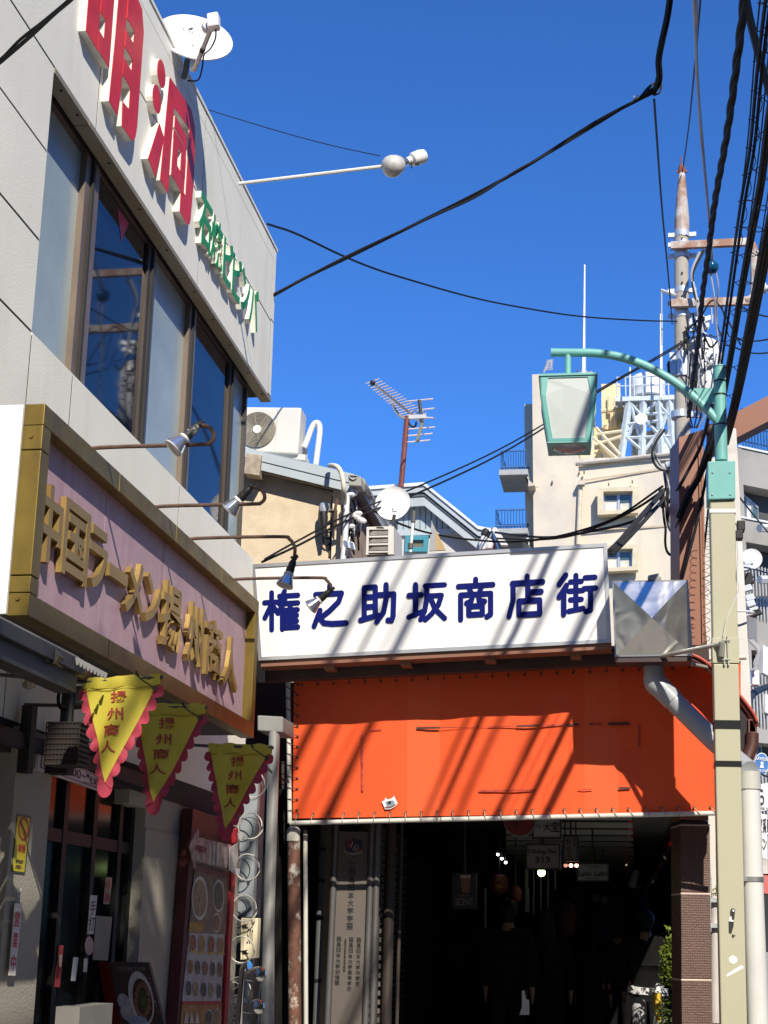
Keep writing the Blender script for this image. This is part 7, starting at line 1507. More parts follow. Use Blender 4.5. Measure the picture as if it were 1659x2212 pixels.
def person(x, y, h, coat, trs, shoe, label, stride=0.12, long_coat=0.45, hairlen=0.0, face=0.0, arms=(0.0, 0.0), raise_r=False, hem=None):
    """walking figure seen from behind; face turns the whole figure about the vertical"""
    t = thing('person', label, 'person', (x, y, 0)); k = h / 1.75
    ca, sa = math.cos(face), math.sin(face)
    def W(p): px, py, pz = p; return V((x + (px * ca - py * sa) * k, y + (px * sa + py * ca) * k, pz * k))
    st = stride
    J = {'pel': ((0, 0, 0.95), (0.15, 0.11)), 'wai': ((0, 0, 1.10), (0.135, 0.10)), 'che': ((0, 0, 1.30), (0.165, 0.115)), 'nb': ((0, 0.01, 1.45), (0.075, 0.07)), 'nt': ((0, 0.02, 1.53), 0.055), 'hd': ((0, 0.03, 1.62), (0.082, 0.095)), 'ht': ((0, 0.03, 1.70), (0.07, 0.08))}
    V_ = []; E_ = []; idx = {}
    def add(n, p, r, to=None):
        idx[n] = len(V_); V_.append((W(p), (r[0] * k, r[1] * k) if isinstance(r, tuple) else r * k))
        if to: E_.append((idx[to], idx[n]))
    pr_ = None
    for n in ('pel', 'wai', 'che', 'nb', 'nt', 'hd', 'ht'): add(n, J[n][0], J[n][1], pr_); pr_ = n
    limbs = []
    for s, nm in ((-1, 'l'), (1, 'r')):
        f = st * s
        add('hip' + nm, (0.09 * s, 0, 0.88), 0.09, 'pel'); add('kn' + nm, (0.10 * s, f * 0.6, 0.48), 0.062, 'hip' + nm); add('an' + nm, (0.10 * s, f - 0.03, 0.09), 0.042, 'kn' + nm); add('to' + nm, (0.115 * s, f + 0.15, 0.03), 0.036, 'an' + nm)
        up = raise_r and s > 0
        add('sh' + nm, (0.19 * s, 0, 1.40), 0.062, 'che')
        el = (0.26 * s, -f * 0.5 - 0.02, 1.13) if not up else (0.34, 0.10, 1.30)
        wr = (0.25 * s, -f + 0.05, 0.88) if not up else (0.42, 0.16, 1.52)
        add('el' + nm, el, 0.045, 'sh' + nm); add('wr' + nm, wr, 0.032, 'el' + nm)
        pd = 1 if up else -1
        add('pm' + nm, (wr[0], wr[1] + 0.01, wr[2] + pd * 0.07), (0.026, 0.04), 'wr' + nm)
        for j, (oy, ln) in enumerate(((-0.03, 0.065), (-0.01, 0.085), (0.01, 0.08), (0.03, 0.06))):
            add('f%d%s' % (j, nm), (wr[0], wr[1] + oy, wr[2] + pd * (0.08 + ln)), 0.009, 'pm' + nm)
        add('th' + nm, (wr[0] - 0.01 * s, wr[1] + 0.055, wr[2] + pd * 0.09), 0.010, 'wr' + nm)
    skin_mesh('body', V_, E_, skin_t, t, 1)
    # face and ears
    nb = MB()
    hc = W((0, 0.03, 1.63))
    def onhead(px, pz, py): return W((px, py, pz))
    nb.ball(onhead(0, 1.615, 0.135), 0.016 * k, 8, (0.8, 1, 1.3)); 
    for s in (-1, 1): nb.ball(onhead(0.085 * s, 1.625, 0.03), 0.022 * k, 8, (0.5, 0.8, 1.3))
    nb.build('nose_and_ears', skin_t, t, True)
    ey = MB(); 
    for s in (-1, 1): ey.ball(onhead(0.032 * s, 1.645, 0.117), 0.010 * k, 8)
    ey.ball(onhead(0, 1.578, 0.118), 0.014 * k, 8, (1.4, 0.4, 0.35)); ey.build('eyes_and_mouth', M('dark_feature', (0.03, 0.015, 0.012), 0.4), t, True)
    # hair
    hb = MB().ball(W((0, 0.005, 1.655)), 0.112 * k, 14, (0.92, 1.0, 1.06)); hb.tube([W((0, -0.03, 1.62)), W((0, -0.035, 1.52))], [0.075 * k, 0.055 * k], 12)
    if hairlen: hb.tube([W((0, -0.03, 1.66)), W((0, -0.07, 1.55)), W((0, -0.09, 1.45)), W((0, -0.10, 1.60 - hairlen))], [0.09 * k, 0.10 * k, 0.11 * k, 0.07 * k], 12)
    hb.build('hair', hair_m, t, True)
    # clothes: coat with sleeves, trousers, shoes
    cv_ = [(W((0, 0, 1.0 - long_coat * 0.0)), (0.19 * k, 0.14 * k)), (W((0, 0, 1.15)), (0.18 * k, 0.135 * k)), (W((0, 0, 1.32)), (0.20 * k, 0.14 * k)), (W((0, 0.01, 1.46)), (0.09 * k, 0.085 * k)), (W((0, 0, 1.0 - long_coat)), (0.225 * k, 0.16 * k))]
    ce = [(0, 1), (1, 2), (2, 3), (0, 4)]
    for s, nm in ((-1, 'l'), (1, 'r')):
        a = len(cv_); p = [V_[idx[n + nm]][0] for n in ('sh', 'el', 'wr')]
        cv_ += [(p[0], 0.085 * k), (p[1], 0.068 * k), (p[2], 0.055 * k)]; ce += [(2, a), (a, a + 1), (a + 1, a + 2)]
    skin_mesh('coat', cv_, ce, coat, t, 2)
    if hem is not None: MB().lathe([(0.20 * k, 0), (0.225 * k, 0.0), (0.22 * k, 0.075), (0.20 * k, 0.075)], W((0, 0, 0.86 - long_coat * 0.0)), (0.05, 0, 1), 20).build('shirt_hem', hem, t, True)
    tv = [(W((0, 0, 0.96)), (0.165 * k, 0.12 * k))]; te = []
    for s, nm in ((-1, 'l'), (1, 'r')):
        a = len(tv); p = [V_[idx[n + nm]][0] for n in ('hip', 'kn', 'an')]
        tv += [(p[0], 0.105 * k), (p[1], 0.080 * k), (p[2] + V((0, 0, 0.06)), 0.062 * k)]; te += [(0, a), (a, a + 1), (a + 1, a + 2)]
    skin_mesh('trousers', tv, te, trs, t, 2)
    for nm in 'lr':
        a, b = V_[idx['an' + nm]][0], V_[idx['to' + nm]][0]
        MB().tube([a + V((0, 0, 0.12)), a, a.lerp(b, 0.45) + V((0, 0, -0.005)), b], [0.060 * k, 0.058 * k, 0.05 * k, 0.035 * k], 10).build('shoe', shoe, t, True)
    return t
def colm(n, c, r=0.85): return M(n, c, r, var=0.15, spec=0.12)
bcoat = colm('black_coat', (0.006, 0.006, 0.0062)); rcoat = colm('maroon_coat', (0.03, 0.008, 0.008)); ncoat = colm('dark_brown_coat', (0.018, 0.010, 0.0095))
btrs = colm('black_trousers', (0.006, 0.006, 0.007)); gtrs = colm('light_grey_trousers', (0.40, 0.40, 0.41)); bshoe = colm('black_leather', (0.012, 0.012, 0.012), 0.3)
def hx_(p, Y): return atY(p, Y).x
person(hx_(d4(370, 1000), 17.8), 17.8, 1.90, bcoat, btrs, bshoe, 'broad person in a black coat walking away on the left of the passage', long_coat=0.3)
person(hx_(d4(655, 1000), 18.6), 18.6, 1.80, colm('charcoal_coat', (0.007, 0.0068, 0.007)), btrs, bshoe, 'long haired person in a dark coat walking beside the broad one', stride=-0.1, long_coat=0.45, hairlen=0.45)
person(hx_(d4(975, 1000), 20.5), 20.5, 1.60, ncoat, btrs, bshoe, 'person in a long dark brown coat in the middle of the passage', long_coat=0.5, hairlen=0.2)
person(hx_(d4(1165, 1000), 20.8), 20.8, 1.74, rcoat, btrs, bshoe, 'person in a maroon jacket farther in beside the brown coat', long_coat=0.2, stride=0.08)
pr5 = person(hx_(d4(1375, 1200), 18.4), 18.4, 1.82, bcoat, gtrs, bshoe, 'person in black top, white hem and grey trousers by the right posts', stride=0.10, long_coat=0.12, raise_r=True, hem=colm('white_shirt', (0.78, 0.78, 0.78)))
bagp = thing('yellow_umbrella', 'yellow and white folded umbrella held by the person in grey trousers', 'umbrella', tuple(atY(d4(1450, 1600), 18.2)))
MB().tube([atY(d4(1458, 1330), 18.15), atY(d4(1450, 1400), 18.15)], [0.02, 0.045], 8).build('handle', M('umbrella_white', (0.8, 0.8, 0.78), 0.6), bagp, True)
MB().tube([atY(d4(1450, 1400), 18.15), atY(d4(1455, 1500), 18.15), atY(d4(1465, 1610), 18.15)], [0.055, 0.05, 0.03], 10).build('canopy', M('umbrella_yellow', (0.75, 0.50, 0.05), 0.6), bagp, True)
# ================================================================== SHRUB BY THE COLUMN
def leaf_cloud(name, blobs, n, size, mt, parent, rnd):
    vs = []; fs = []
    for i in range(n):
        (cx, cy, cz, r) = rnd.choice(blobs)
        d = V((rnd.gauss(0, 1), rnd.gauss(0, 1), rnd.gauss(0, 1))).normalized() * r * (rnd.random() ** 0.4)
        c = V((cx, cy, cz)) + d; a = V((rnd.gauss(0, 1), rnd.gauss(0, 1), rnd.gauss(0, 0.5) + 0.3)).normalized(); b = a.cross(V((rnd.gauss(0, 1), rnd.gauss(0, 1), rnd.gauss(0, 1)))).normalized()
        s = size * rnd.uniform(0.6, 1.3); k = len(vs)
        vs += [c - a * s, c + b * s * 0.38, c + a * s, c - b * s * 0.38]; fs.append((k, k + 1, k + 2, k + 3))
    return MB().add(vs, fs).build(name, mt, parent)
kind(leaf_cloud('leaves', TREE, 10500, 0.085, translucent('tree_leaf', (0.05, 0.085, 0.025), 0.3, 0.5, var=0.3), tre, random.Random(31)), 'stuff')
rnd = random.Random(21)
lf1 = translucent('leaf_sunlit_green', (0.21, 0.27, 0.035), 0.35, 0.5, var=0.4, vs=6); lf2 = translucent('leaf_shaded_green', (0.08, 0.12, 0.02), 0.3, 0.5, var=0.4, vs=6)  # upper leaves painted in a sunlit green, lower ones in a shaded green
shb = thing('shrub', 'leafy green shrub lit by the sun behind the tiled brown column', 'shrub', (atY((1500, 2100), 17.5).x, 17.5, 0))
sx_ = atY((1500, 2100), 17.5).x
bl1 = [(sx_ + dx, 17.3 + dy, z, r) for dx, dy, z, r in ((0.28, 0, 1.75, 0.22), (0.36, 0.1, 1.95, 0.16), (0.22, 0.0, 1.45, 0.28), (-0.10, 0, 1.5, 0.24), (-0.22, -0.05, 1.35, 0.16), (-0.25, 0.05, 1.15, 0.15), (0.1, 0.1, 1.2, 0.3))]
bl2 = [(sx_ + dx, 17.4 + dy, z, r) for dx, dy, z, r in ((0.28, 0, 1.0, 0.28), (0.30, 0, 0.6, 0.3), (0, 0, 0.8, 0.35), (-0.2, 0, 0.7, 0.25), (0.1, 0, 0.3, 0.3))]
kind(leaf_cloud('leaves_sunlit', bl1, 2600, 0.032, lf1, shb, rnd), 'stuff'); kind(leaf_cloud('leaves_low', bl2, 2200, 0.034, lf2, shb, rnd), 'stuff')
stm_ = MB()
for k in range(9): a = rnd.uniform(-0.2, 0.3); stm_.tube(spline([V((sx_ + a * 0.4, 17.4, 0)), V((sx_ + a * 0.8, 17.4, 0.7)), V((sx_ + a * 1.1, 17.35, 1.5))], 4), 0.008, 5)
stm_.build('stems', M('stem_brown', (0.08, 0.055, 0.03), 0.8), shb, True)
wp = thing('clamped_pipe', 'white pipe with steel clamps seen between the brown column and the beige post', 'pipe', tuple(atY(d5(745, 1380), 16.6)))
MB().tube([atY(d5(750, 1015), 16.6), atY(d5(752, 1400), 16.6), atY(d5(753, 2200), 16.6)], 0.055, 10).build('pipe', M('dusty_white_pipe', (0.55, 0.50, 0.48), 0.6, dirt=0.3), wp, True)
MB().tube([atY(d5(690, 600), 16.4), atY(d5(700, 1350), 16.4)], 0.016, 6).build('rod', dish_w, wp); MB().tube([atY(d5(770, 560), 16.6), atY(d5(778, 1000), 16.6)], 0.02, 6).build('rod', M('rod_dark', (0.10, 0.11, 0.10), 0.6), wp)
for yy in (1055, 1292): MB().obox(atY(d5(740, yy), 16.52), (0.11, 0, 0), (0, 0.03, 0), (0, 0, 0.022)).build('clamp', galv, wp)
# ================================================================== CANOPY, PENNANTS, ENTRANCE DETAILS
cx_ = -2.6
can = thing('entrance_canopy', 'dark corrugated canopy frame hanging under the gold framed sign', 'canopy', (cx_, 6.5, 2.8))
dkst = M('canopy_steel', (0.022, 0.021, 0.019), 0.5, var=0.3, dirt=0.4, dirt_rgb=(0.12, 0.11, 0.10), ds=4, thr=0.6)
edge0, edge1 = atX(e1(0, 205), cx_), atX(e1(900, 640), cx_)
MB().box((cx_ - 0.03, edge0.y - 1.0, edge1.z - 0.05), (cx_ + 0.0, edge1.y, edge1.z + 0.015)).build('edge_beam', dkst, can)
MB().box((cx_ - 0.14, edge0.y - 1.0, edge1.z - 0.14), (cx_ - 0.035, edge1.y, edge1.z - 0.04)).build('inner_beam', dkst, can)
for k in range(26):
    x = XW + 0.06 + k * 0.0275
    MB().tube([V((x, 3.8, edge1.z + 0.01 + 0.012 * (k % 2))), V((x, edge1.y - 0.02, edge1.z + 0.01 + 0.012 * (k % 2)))], 0.015, 5).build('corrugation', M('corrugated_dull', (0.10, 0.095, 0.085), 0.7, var=0.4, vs=2), can)
bz = atY(e1(0, 530), 6.55)
cb0, cb1 = atY(e1(-40, 535), 6.7), atY(e1(530, 540), 6.7)
MB().obox((cb0 + cb1) / 2, ((cb1.x - cb0.x) / 2, 0, 0), (0, 0.03, 0), (0, 0, 0.034)).build('cross_beam', M('cross_beam_worn', (0.15, 0.15, 0.155), 0.5, var=0.3, dirt=0.8, dirt_rgb=(0.6, 0.58, 0.5), ds=9, thr=0.66), can)
cd1 = atY(e1(890, 740), 7.55)
MB().tube([cb1 + V((0.0, 0, 0)), cd1], 0.045, 6).build('side_beam', dkst, can)
# saw tooth edge of the corrugated sheet
te0, te1 = atX(e1(800, 560), cx_ + 0.012), atX(e1(1130, 735), cx_ + 0.012)
for k in range(9):
    a, b = te0.lerp(te1, k / 9.0), te0.lerp(te1, (k + 0.8) / 9.0); MB().prism([a, b, a.lerp(b, 0.5) - V((0, 0, 0.035))], (0.01, 0, 0)).build('saw_tooth', M('saw_tooth_pale', (0.45, 0.44, 0.42), 0.6), can)
lb = thing('bare_bulb', 'clear bare light bulb hanging under the dark canopy', 'bulb', tuple(atY(e1(310, 800), 7.2)))
pb = atY(e1(312, 815), 7.2); MB().ball(pb, 0.042, 14).build('glass', M('clear_bulb', (0.20, 0.17, 0.13), 0.08, var=0.2), lb, True); MB().lathe([(0.02, 0), (0.024, 0.06), (0.05, 0.07), (0.05, 0.12)], pb + V((0, 0, 0.035)), (0, 0, 1), 12).build('holder', blk, lb, True)
# pennants
yelm = translucent('yellow_cloth', (0.68, 0.58, 0.07), 0.33, 0.75, var=0.06, vs=5); pinkm = translucent('pink_cloth', (0.52, 0.06, 0.10), 0.30, 0.8, var=0.18, vs=9)
prt = M('red_print', (0.32, 0.045, 0.025), 0.7); rodm = M('dark_rod', (0.05, 0.05, 0.045), 0.5)
PG = 'yellow pennants with pink scalloped edge in front of the restaurant'
def pennant(Yd, tl, tr, tip, chars, rod, label, ph):
    T0, T1, B = atY(c4(*tl), Yd), atY(c4(*tr), Yd), atY(c4(*tip), Yd)
    t = thing('pennant', label, 'pennant', tuple(T0.lerp(T1, 0.5)), PG)
    wd = (T1 - T0).length
    def wave(p):                                     # soft folds of the hanging cloth
        u = (p.x - T0.x) / wd; v = (T0.z - p.z) / max(1e-6, T0.z - B.z)
        return p + V((0, (0.020 * math.sin(u * (8 + ph) + ph) + 0.014 * math.sin(u * 17 + v * (5 + 3 * ph) + ph * 2)) * min(1, max(0, v + 0.15)) - 0.03 * v * v, 0.004 * math.sin(u * 14 + ph) * (v < 0.1)))
    vs = []; fs = []; n, m = 14, 16
    for j in range(m + 1):
        v = j / m; a, b = T0.lerp(B, v), T1.lerp(B, v)
        for i in range(n + 1): vs.append(wave(a.lerp(b, i / n)))
    for j in range(m):
        for i in range(n): k = j * (n + 1) + i; fs.append((k, k + 1, k + n + 2, k + n + 1))
    k0 = len(vs); vs += [p + V((0, 0.0016, 0)) for p in vs]; fs += [tuple(q + k0 for q in f)[::-1] for f in fs[:]]
    cl = MB().add(vs, fs).build('cloth', yelm, t, True)
    # sleeve at the top, slightly bunched on the rod
    sl = MB(); sv = []; sf = []
    for i in range(n + 1):
        u = i / n; c = T0.lerp(T1, u)
        for j, (dz, dy) in enumerate(((-0.048, -0.004), (-0.02, -0.013), (0.006, -0.010), (0.011, 0.004), (-0.02, 0.012), (-0.048, 0.003))):
            sv.append(wave(c) + V((0, dy + 0.004 * math.sin(u * 22 + j + ph), dz + 0.003 * math.sin(u * 26 + ph + j))))
    for i in range(n):
        for j in range(6): a = i * 6 + j; b = i * 6 + (j + 1) % 6; sf.append((a, b, b + 6, a + 6))
    sl.add(sv, sf).build('sleeve', yelm, t, True)
    MB().tube([wave(T0.lerp(T1, u / 12)) + V((0, -0.004, -0.058)) for u in range(13)], 0.0018, 4).build('seam', M('stitch_olive', (0.25, 0.18, 0.03), 0.8), t)
    # scalloped pink edging: one strip down each side and a lobe at the tip
    for s, A in ((-1, T0), (1, T1)):
        dv = (B - A); L_ = dv.length; dv.normalize(); nn = V((dv.z, 0, -dv.x)) * (1 if s < 0 else -1)
        if nn.x * s < 0: nn = -nn
        q = []; N_ = 72; q2 = []
        for i in range(N_ + 1):
            f = i / N_; base = A + dv * L_ * (0.07 + 0.93 * f); lob = abs(math.sin(math.pi * 7.5 * f + 0.3)) ** 0.55
            q.append(wave(base + nn * -0.004) + V((0, 0.004, 0))); q2.append(wave(base + nn * (0.013 + 0.038 * lob * (1 - 0.15 * f)) + dv * 0.012 * lob) + V((0, 0.006 + 0.008 * math.sin(f * 40 + ph), 0)))
        fv = q + q2; ff = [(i, i + 1, N_ + 2 + i, N_ + 1 + i) for i in range(N_)]; k0 = len(fv)
        fv = fv + [p + V((0, 0.0016, 0)) for p in fv]; ff += [tuple(x + k0 for x in f_)[::-1] for f_ in ff[:]]
        MB().add(fv, ff).build('scalloped_edge', pinkm, t, True)
    tipc = wave(B) + V((0, 0.005, -0.012)); MB().prism([tipc + V((0.040 * math.cos(a * 0.35), 0, -0.012 + 0.052 * math.sin(a * 0.35))) for a in range(18)], (0, 0.002, 0)).build('tip_lobe', pinkm, t)
    # eyelet and tie
    e = wave(T1) + V((-0.028, -0.006, -0.07)); MB().lathe([(0.008, 0), (0.014, 0.002), (0.012, 0.005)], e, (0, -1, 0), 12).build('eyelet', eye, t)
    MB().tube(spline([e, e + V((-0.09, -0.01, 0.06)), e + V((-0.10, -0.02, 0.09)), e + V((-0.085, 0, 0.055))], 4), 0.003, 4).build('tie', wdark, t)
    for ch, (x0, y0, x1, y1) in zip('揚州商人', chars):
        vs_, fs_ = glyph(ch, 0.016); qq = [atY(c4(*p), Yd) for p in ((x0, y0), (x1, y0), (x1, y1), (x0, y1))]
        xs = [v[0] for v in vs_]; ys = [v[1] for v in vs_]; a0, a1, b0, b1 = min(xs), max(xs), min(ys), max(ys)
        pv = [wave(bil(qq, (v[0] - a0) / (a1 - a0), (b1 - v[1]) / (b1 - b0))) + V((0, -0.0035 - 0.002 * (v[2] + 0.5), 0)) for v in vs_]
        MB().add(pv, fs_).build('character', prt, t)
    r0, r1 = atY(rod[0], Yd), atY(rod[1], Yd); MB().tube([r0, T0 + V((0, 0, -0.01)), T1 + V((0.01, 0, -0.008))], 0.011, 6).build('rod', rodm, t, True)
    return t
pennant(7.5, (475, 258), (915, 232), (606, 842), ((630, 318, 725, 385), (610, 415, 708, 485), (592, 508, 688, 580), (580, 605, 665, 672)), (e1(-60, 742), e1(820, 772)), 'nearest yellow pennant, fully sunlit with a shaded top left corner', 0.3)
pennant(8.3, (765, 398), (1168, 404), (881, 950), ((905, 470, 993, 535), (888, 562, 975, 625), (873, 648, 965, 710), (860, 735, 945, 795)), (e1(190, 1065), e1(830, 1075)), 'middle yellow pennant half hidden by the nearest one', 1.7)
pennant(9.4, (1188, 622), (1545, 634), (1286, 1102), ((1310, 690, 1390, 748), (1297, 770, 1370, 825), (1285, 848, 1358, 905), (1275, 925, 1343, 982)), ((360, 1606), c4(1200, 628)), 'farthest yellow pennant, in dull shade by the menu board', 2.9)
# wicker lanterns
wick = M('dark_wicker', (0.012, 0.008, 0.007), 0.8, var=0.4, vs=30)
def wicker(x0, y0, x1, y1, Yd, label):
    a, b = atY(e1(x0, y0), Yd), atY(e1(x1, y1), Yd); c = V(((a.x + b.x) / 2, Yd, 0)); w_ = (b.x - a.x) / 2
    t = thing('wicker_lantern', label, 'lantern', (c.x, Yd, b.z), 'dark wicker lanterns behind the pennants')
    MB().box((c.x - w_ * 0.93, Yd - w_ * 0.93, b.z), (c.x + w_ * 0.93, Yd + w_ * 0.93, a.z)).build('shade', wick, t)
    for k in range(9):
        z = b.z + (a.z - b.z) * k / 8; MB().ring([V((c.x + sx * w_, Yd + sy * w_, z)) for sx, sy in ((-1, -1), (1, -1), (1, 1), (-1, 1))], [V((c.x + sx * w_ * 0.92, Yd + sy * w_ * 0.92, z)) for sx, sy in ((-1, -1), (1, -1), (1, 1), (-1, 1))], (0, 0, 0.008)).build('wicker_hoop', M('wicker_hoop', (0.02, 0.012, 0.009), 0.7), t)
    for k in range(10):
        u = -1 + 2 * k / 9; MB().box((c.x + u * w_ - 0.003, Yd - w_ * 0.97, b.z), (c.x + u * w_ + 0.003, Yd - w_ * 0.935, a.z)).build('wicker_rib', MATS['wicker_hoop'], t)
    MB().tube([V((c.x, Yd, a.z)), V((c.x, Yd, a.z + 0.30))], 0.022, 8).build('hanger', blk, t)
    return t
wicker(560, 1285, 880, 1720, 8.05, 'nearer boxy wicker lantern hanging behind the first pennant'); wicker(540, 1480, 745, 1805, 8.6, 'farther lower wicker lantern partly hidden by the nearer one')
ct = thing('cable_coil', 'black cable coil and clamp above the wicker lanterns', 'cable', tuple(atY(e1(700, 980), 8.1)))
c = atY(e1(700, 985), 8.1); MB().tube([c + V((0.045 * math.cos(a * 0.45), 0, 0.075 * math.sin(a * 0.45))) for a in range(14)], 0.010, 6, closed=True).build('coil', wm, ct, True); MB().obox(c + V((0.10, 0, 0.0)), (0.07, 0, 0.01), (0, 0.05, 0), (0, 0, 0.06)).build('clamp', blk, ct, bevel=0.02)
# opening hours board, flat on the wall plane
hbx = XW + 0.06
def onX(p, lift=0.0): return atX(p, hbx + lift)
hb = thing('hours_board', 'white board with maroon border and opening hours over the restaurant door', 'sign', tuple(onX(e1(740, 1700))))
hq = [onX(e1(*p)) for p in ((430, 1480), (1062, 1835), (1055, 1980), (400, 1750))]
hb_m = M('hours_white', (0.60, 0.52, 0.50), 0.6); mar = M('maroon_print', (0.15, 0.02, 0.025), 0.6)
MB().prism(hq, (-0.02, 0, 0)).build('panel', hb_m, hb)
def hqs(u0, v0, u1, v1, lift=0.002): return [bil(hq, u, v) + V((lift, 0, 0)) for u, v in ((u0, v0), (u1, v0), (u1, v1), (u0, v1))]
MB().ring(hqs(0.03, 0.09, 0.97, 0.91, 0.002), hqs(0.04, 0.13, 0.96, 0.87, 0.002), (0.001, 0, 0)).build('border', mar, hb)
for s, b in (('営業', (0.07, 0.25, 0.24, 0.78)), ('11:00', (0.36, 0.25, 0.66, 0.74)), ('~', (0.68, 0.42, 0.74, 0.56)), ('翌朝', (0.755, 0.22, 0.80, 0.45)), ('4:30', (0.81, 0.25, 0.955, 0.72)), ('(ラストオーダー4:00)', (0.72, 0.76, 0.93, 0.85))): text_obj(s, hqs(*b), mar, hb, 'lettering', 0.002, 0.0)
# stickers and plates on doors and piers
ys_ = thing('yellow_notice', 'narrow yellow no entry notice with green rim on the left pier', 'notice', tuple(atX(c5(120, 170), XW + 0.05)))
def yq(pts, lift): return [atX(c5(*p), XW + 0.037 + lift) for p in pts]
MB().prism(yq(((97, 10), (175, 24), (140, 346), (64, 336)), 0.0), (0.004, 0, 0)).build('plate', M('notice_green', (0.04, 0.10, 0.05), 0.5), ys_)
MB().prism(yq(((101, 18), (171, 31), (137, 338), (70, 329)), 0.0045), (0.001, 0, 0)).build('face', M('notice_yellow', (0.52, 0.42, 0.02), 0.5), ys_)
def ell(cx, cy, rx, ry, n=20): return [(cx + rx * math.cos(2 * math.pi * k / n), cy + ry * math.sin(2 * math.pi * k / n)) for k in range(n)]
MB().ring(yq(ell(134, 92, 30, 68), 0.006), yq(ell(134, 92, 24, 56), 0.006), (0.001, 0, 0)).build('prohibition_ring', M('notice_red', (0.34, 0.03, 0.02), 0.5), ys_)
MB().prism(yq(((112, 50), (118, 42), (156, 130), (150, 140)), 0.007), (0.001, 0, 0)).build('prohibition_bar', MATS['notice_red'], ys_)
for s, b, mt in (('禁煙', (104, 176, 146, 222), MATS['notice_red']), ('店内全席', (92, 262, 132, 284), inkm), ('お願い', (90, 294, 128, 316), inkm)):
    x0, y0, x1, y1 = b; text_obj(s, yq(((x0, y0), (x1, y0 + 8), (x1 - 4, y1 + 8), (x0 - 4, y1)), 0.006), mt, ys_, 'lettering', 0.001, 0.02)
on = thing('open_banner', 'narrow white hanging banner with red vertical characters on the left pier', 'banner', tuple(atX(c5(90, 515), XW + 0.06)))
def oq(pts, lift=0.0): return [atX(c5(*p), XW + 0.06 + lift) for p in pts]
MB().prism(oq(((82, 515), (121, 516), (82, 925), (46, 924))), (0.006, 0, 0)).build('cloth', M('banner_white', (0.60, 0.58, 0.56), 0.7, var=0.1), on)
for ch, y in (('営', 560), ('業', 680), ('中', 805)):
    x = 100 - (y - 560) * 0.085; text_obj(ch, oq(((x - 13, y), (x + 16, y + 3), (x + 8, y + 92), (x - 20, y + 88)), 0.007), M('banner_red', (0.48, 0.05, 0.06), 0.6), on, 'character', 0.001, 0.02)
for k in range(3): MB().tube([oq(((90 + 10 * k, 515),))[0], oq(((100 + 5 * k, 470),))[0], oq(((95 + 12 * k, 430),))[0]], 0.004, 4).build('string', wgrey, on)
def door_sticker(name, label, pts, mt, txt=(), cat='sticker', par=None):
    P = [atX(c5(*p), DX + 0.04) for p in pts]; t = thing(name, label, cat, tuple(P[0])); MB().prism(P, (0.002, 0, 0)).build('sheet', mt, t)
    for s, b, m in txt: text_obj(s, [atX(c5(*p), DX + 0.0425) for p in b], m, t, 'lettering', 0.001, 0.01)
    return t
pw_ = M('paper_white', (0.46, 0.45, 0.43), 0.6, var=0.1); rdp = M('paper_red', (0.30, 0.03, 0.03), 0.6)
door_sticker('door_notice', 'tall white notice with brush drawing on the door edge', ((512, 468), (552, 470), (530, 690), (494, 690)), pw_, (('手', ((515, 500), (545, 500), (540, 580), (508, 580)), inkm), ('打', ((508, 590), (540, 590), (534, 670), (502, 670)), inkm)))
door_sticker('round_sticker', 'round pink door sticker below the tall white notice', [(x, y) for x, y in ell(506, 755, 24, 54)], M('sticker_pink', (0.36, 0.24, 0.23), 0.5))
door_sticker('door_sticker', 'small white and red sticker under the round pink one', ((478, 828), (497, 828), (492, 905), (472, 905)), pw_)
door_sticker('door_sticker', 'long red and white pull sticker at the left door handle', ((332, 752), (360, 754), (338, 992), (308, 990)), rdp)
door_sticker('door_sticker', 'white paper label in the middle of the long red sticker', ((328, 808), (352, 808), (340, 944), (314, 942)), pw_)
door_sticker('door_plate', 'pale grey push plate on the dark door', ((418, 820), (444, 821), (428, 956), (402, 955)), M('plate_grey', (0.42, 0.44, 0.46), 0.4))
door_sticker('window_poster', 'dim white poster behind the glass right of the round sticker', ((545, 585), (636, 592), (612, 840), (525, 836)), M('poster_dim', (0.20, 0.20, 0.17), 0.7), cat='poster')
door_sticker('window_strip', 'red and white vertical lettering strip on the dark window', ((600, 365), (636, 368), (620, 520), (586, 518)), M('strip_dim', (0.24, 0.20, 0.18), 0.7), (('中華', ((604, 375), (632, 375), (624, 440), (596, 440)), rdp), ('麺', ((596, 450), (624, 450), (618, 510), (590, 510)), rdp)))
cb = thing('cardboard_box', 'pale box at the foot of the dark window left of the tilted board', 'box', tuple(atX(c5(540, 1190), -3.0)))
a, b = atX(c5(455, 1105), -3.0), atX(c5(640, 1110), -3.0); MB().box((-3.14, a.y, 0.0), (-3.0, b.y, a.z)).build('case', M('box_pale', (0.17, 0.165, 0.15), 0.7), cb)
# ---- tilted ramen board
tb_ = thing('photo_board', 'tilted dark board with a photo of a noodle bowl leaning by the menu', 'board', tuple(atY(e8(500, 2036), 10.2)))
TB = 10.2
tq = [atY(e8(*p), TB) for p in ((270, 1532), (588, 1532), (742, 2040), (360, 2040))]
dn_ = (tq[3] - tq[0]) * 0.7; tq[2] = tq[2] + dn_; tq[3] = tq[3] + dn_ 
dkb = M('board_dark_print', (0.05, 0.03, 0.028), 0.5, var=0.3)
MB().prism([p + V((0, 0.004, 0)) for p in tq], (0, 0.05, 0)).build('panel', dkb, tb_)
rf = M('board_red_side', (0.22, 0.02, 0.025), 0.5)
e_ = tq[0] + V((-0.10, 0.06, 0)); MB().prism([tq[0] + V((-0.003, 0.002, 0)), tq[3] + V((-0.003, 0.002, 0)), tq[3] + V((-0.10, 0.06, 0)), e_], (0, 0.04, 0)).build('side', rf, tb_)
def tq2(pts, lift): return [atY(e8(*p), TB - lift) for p in pts]
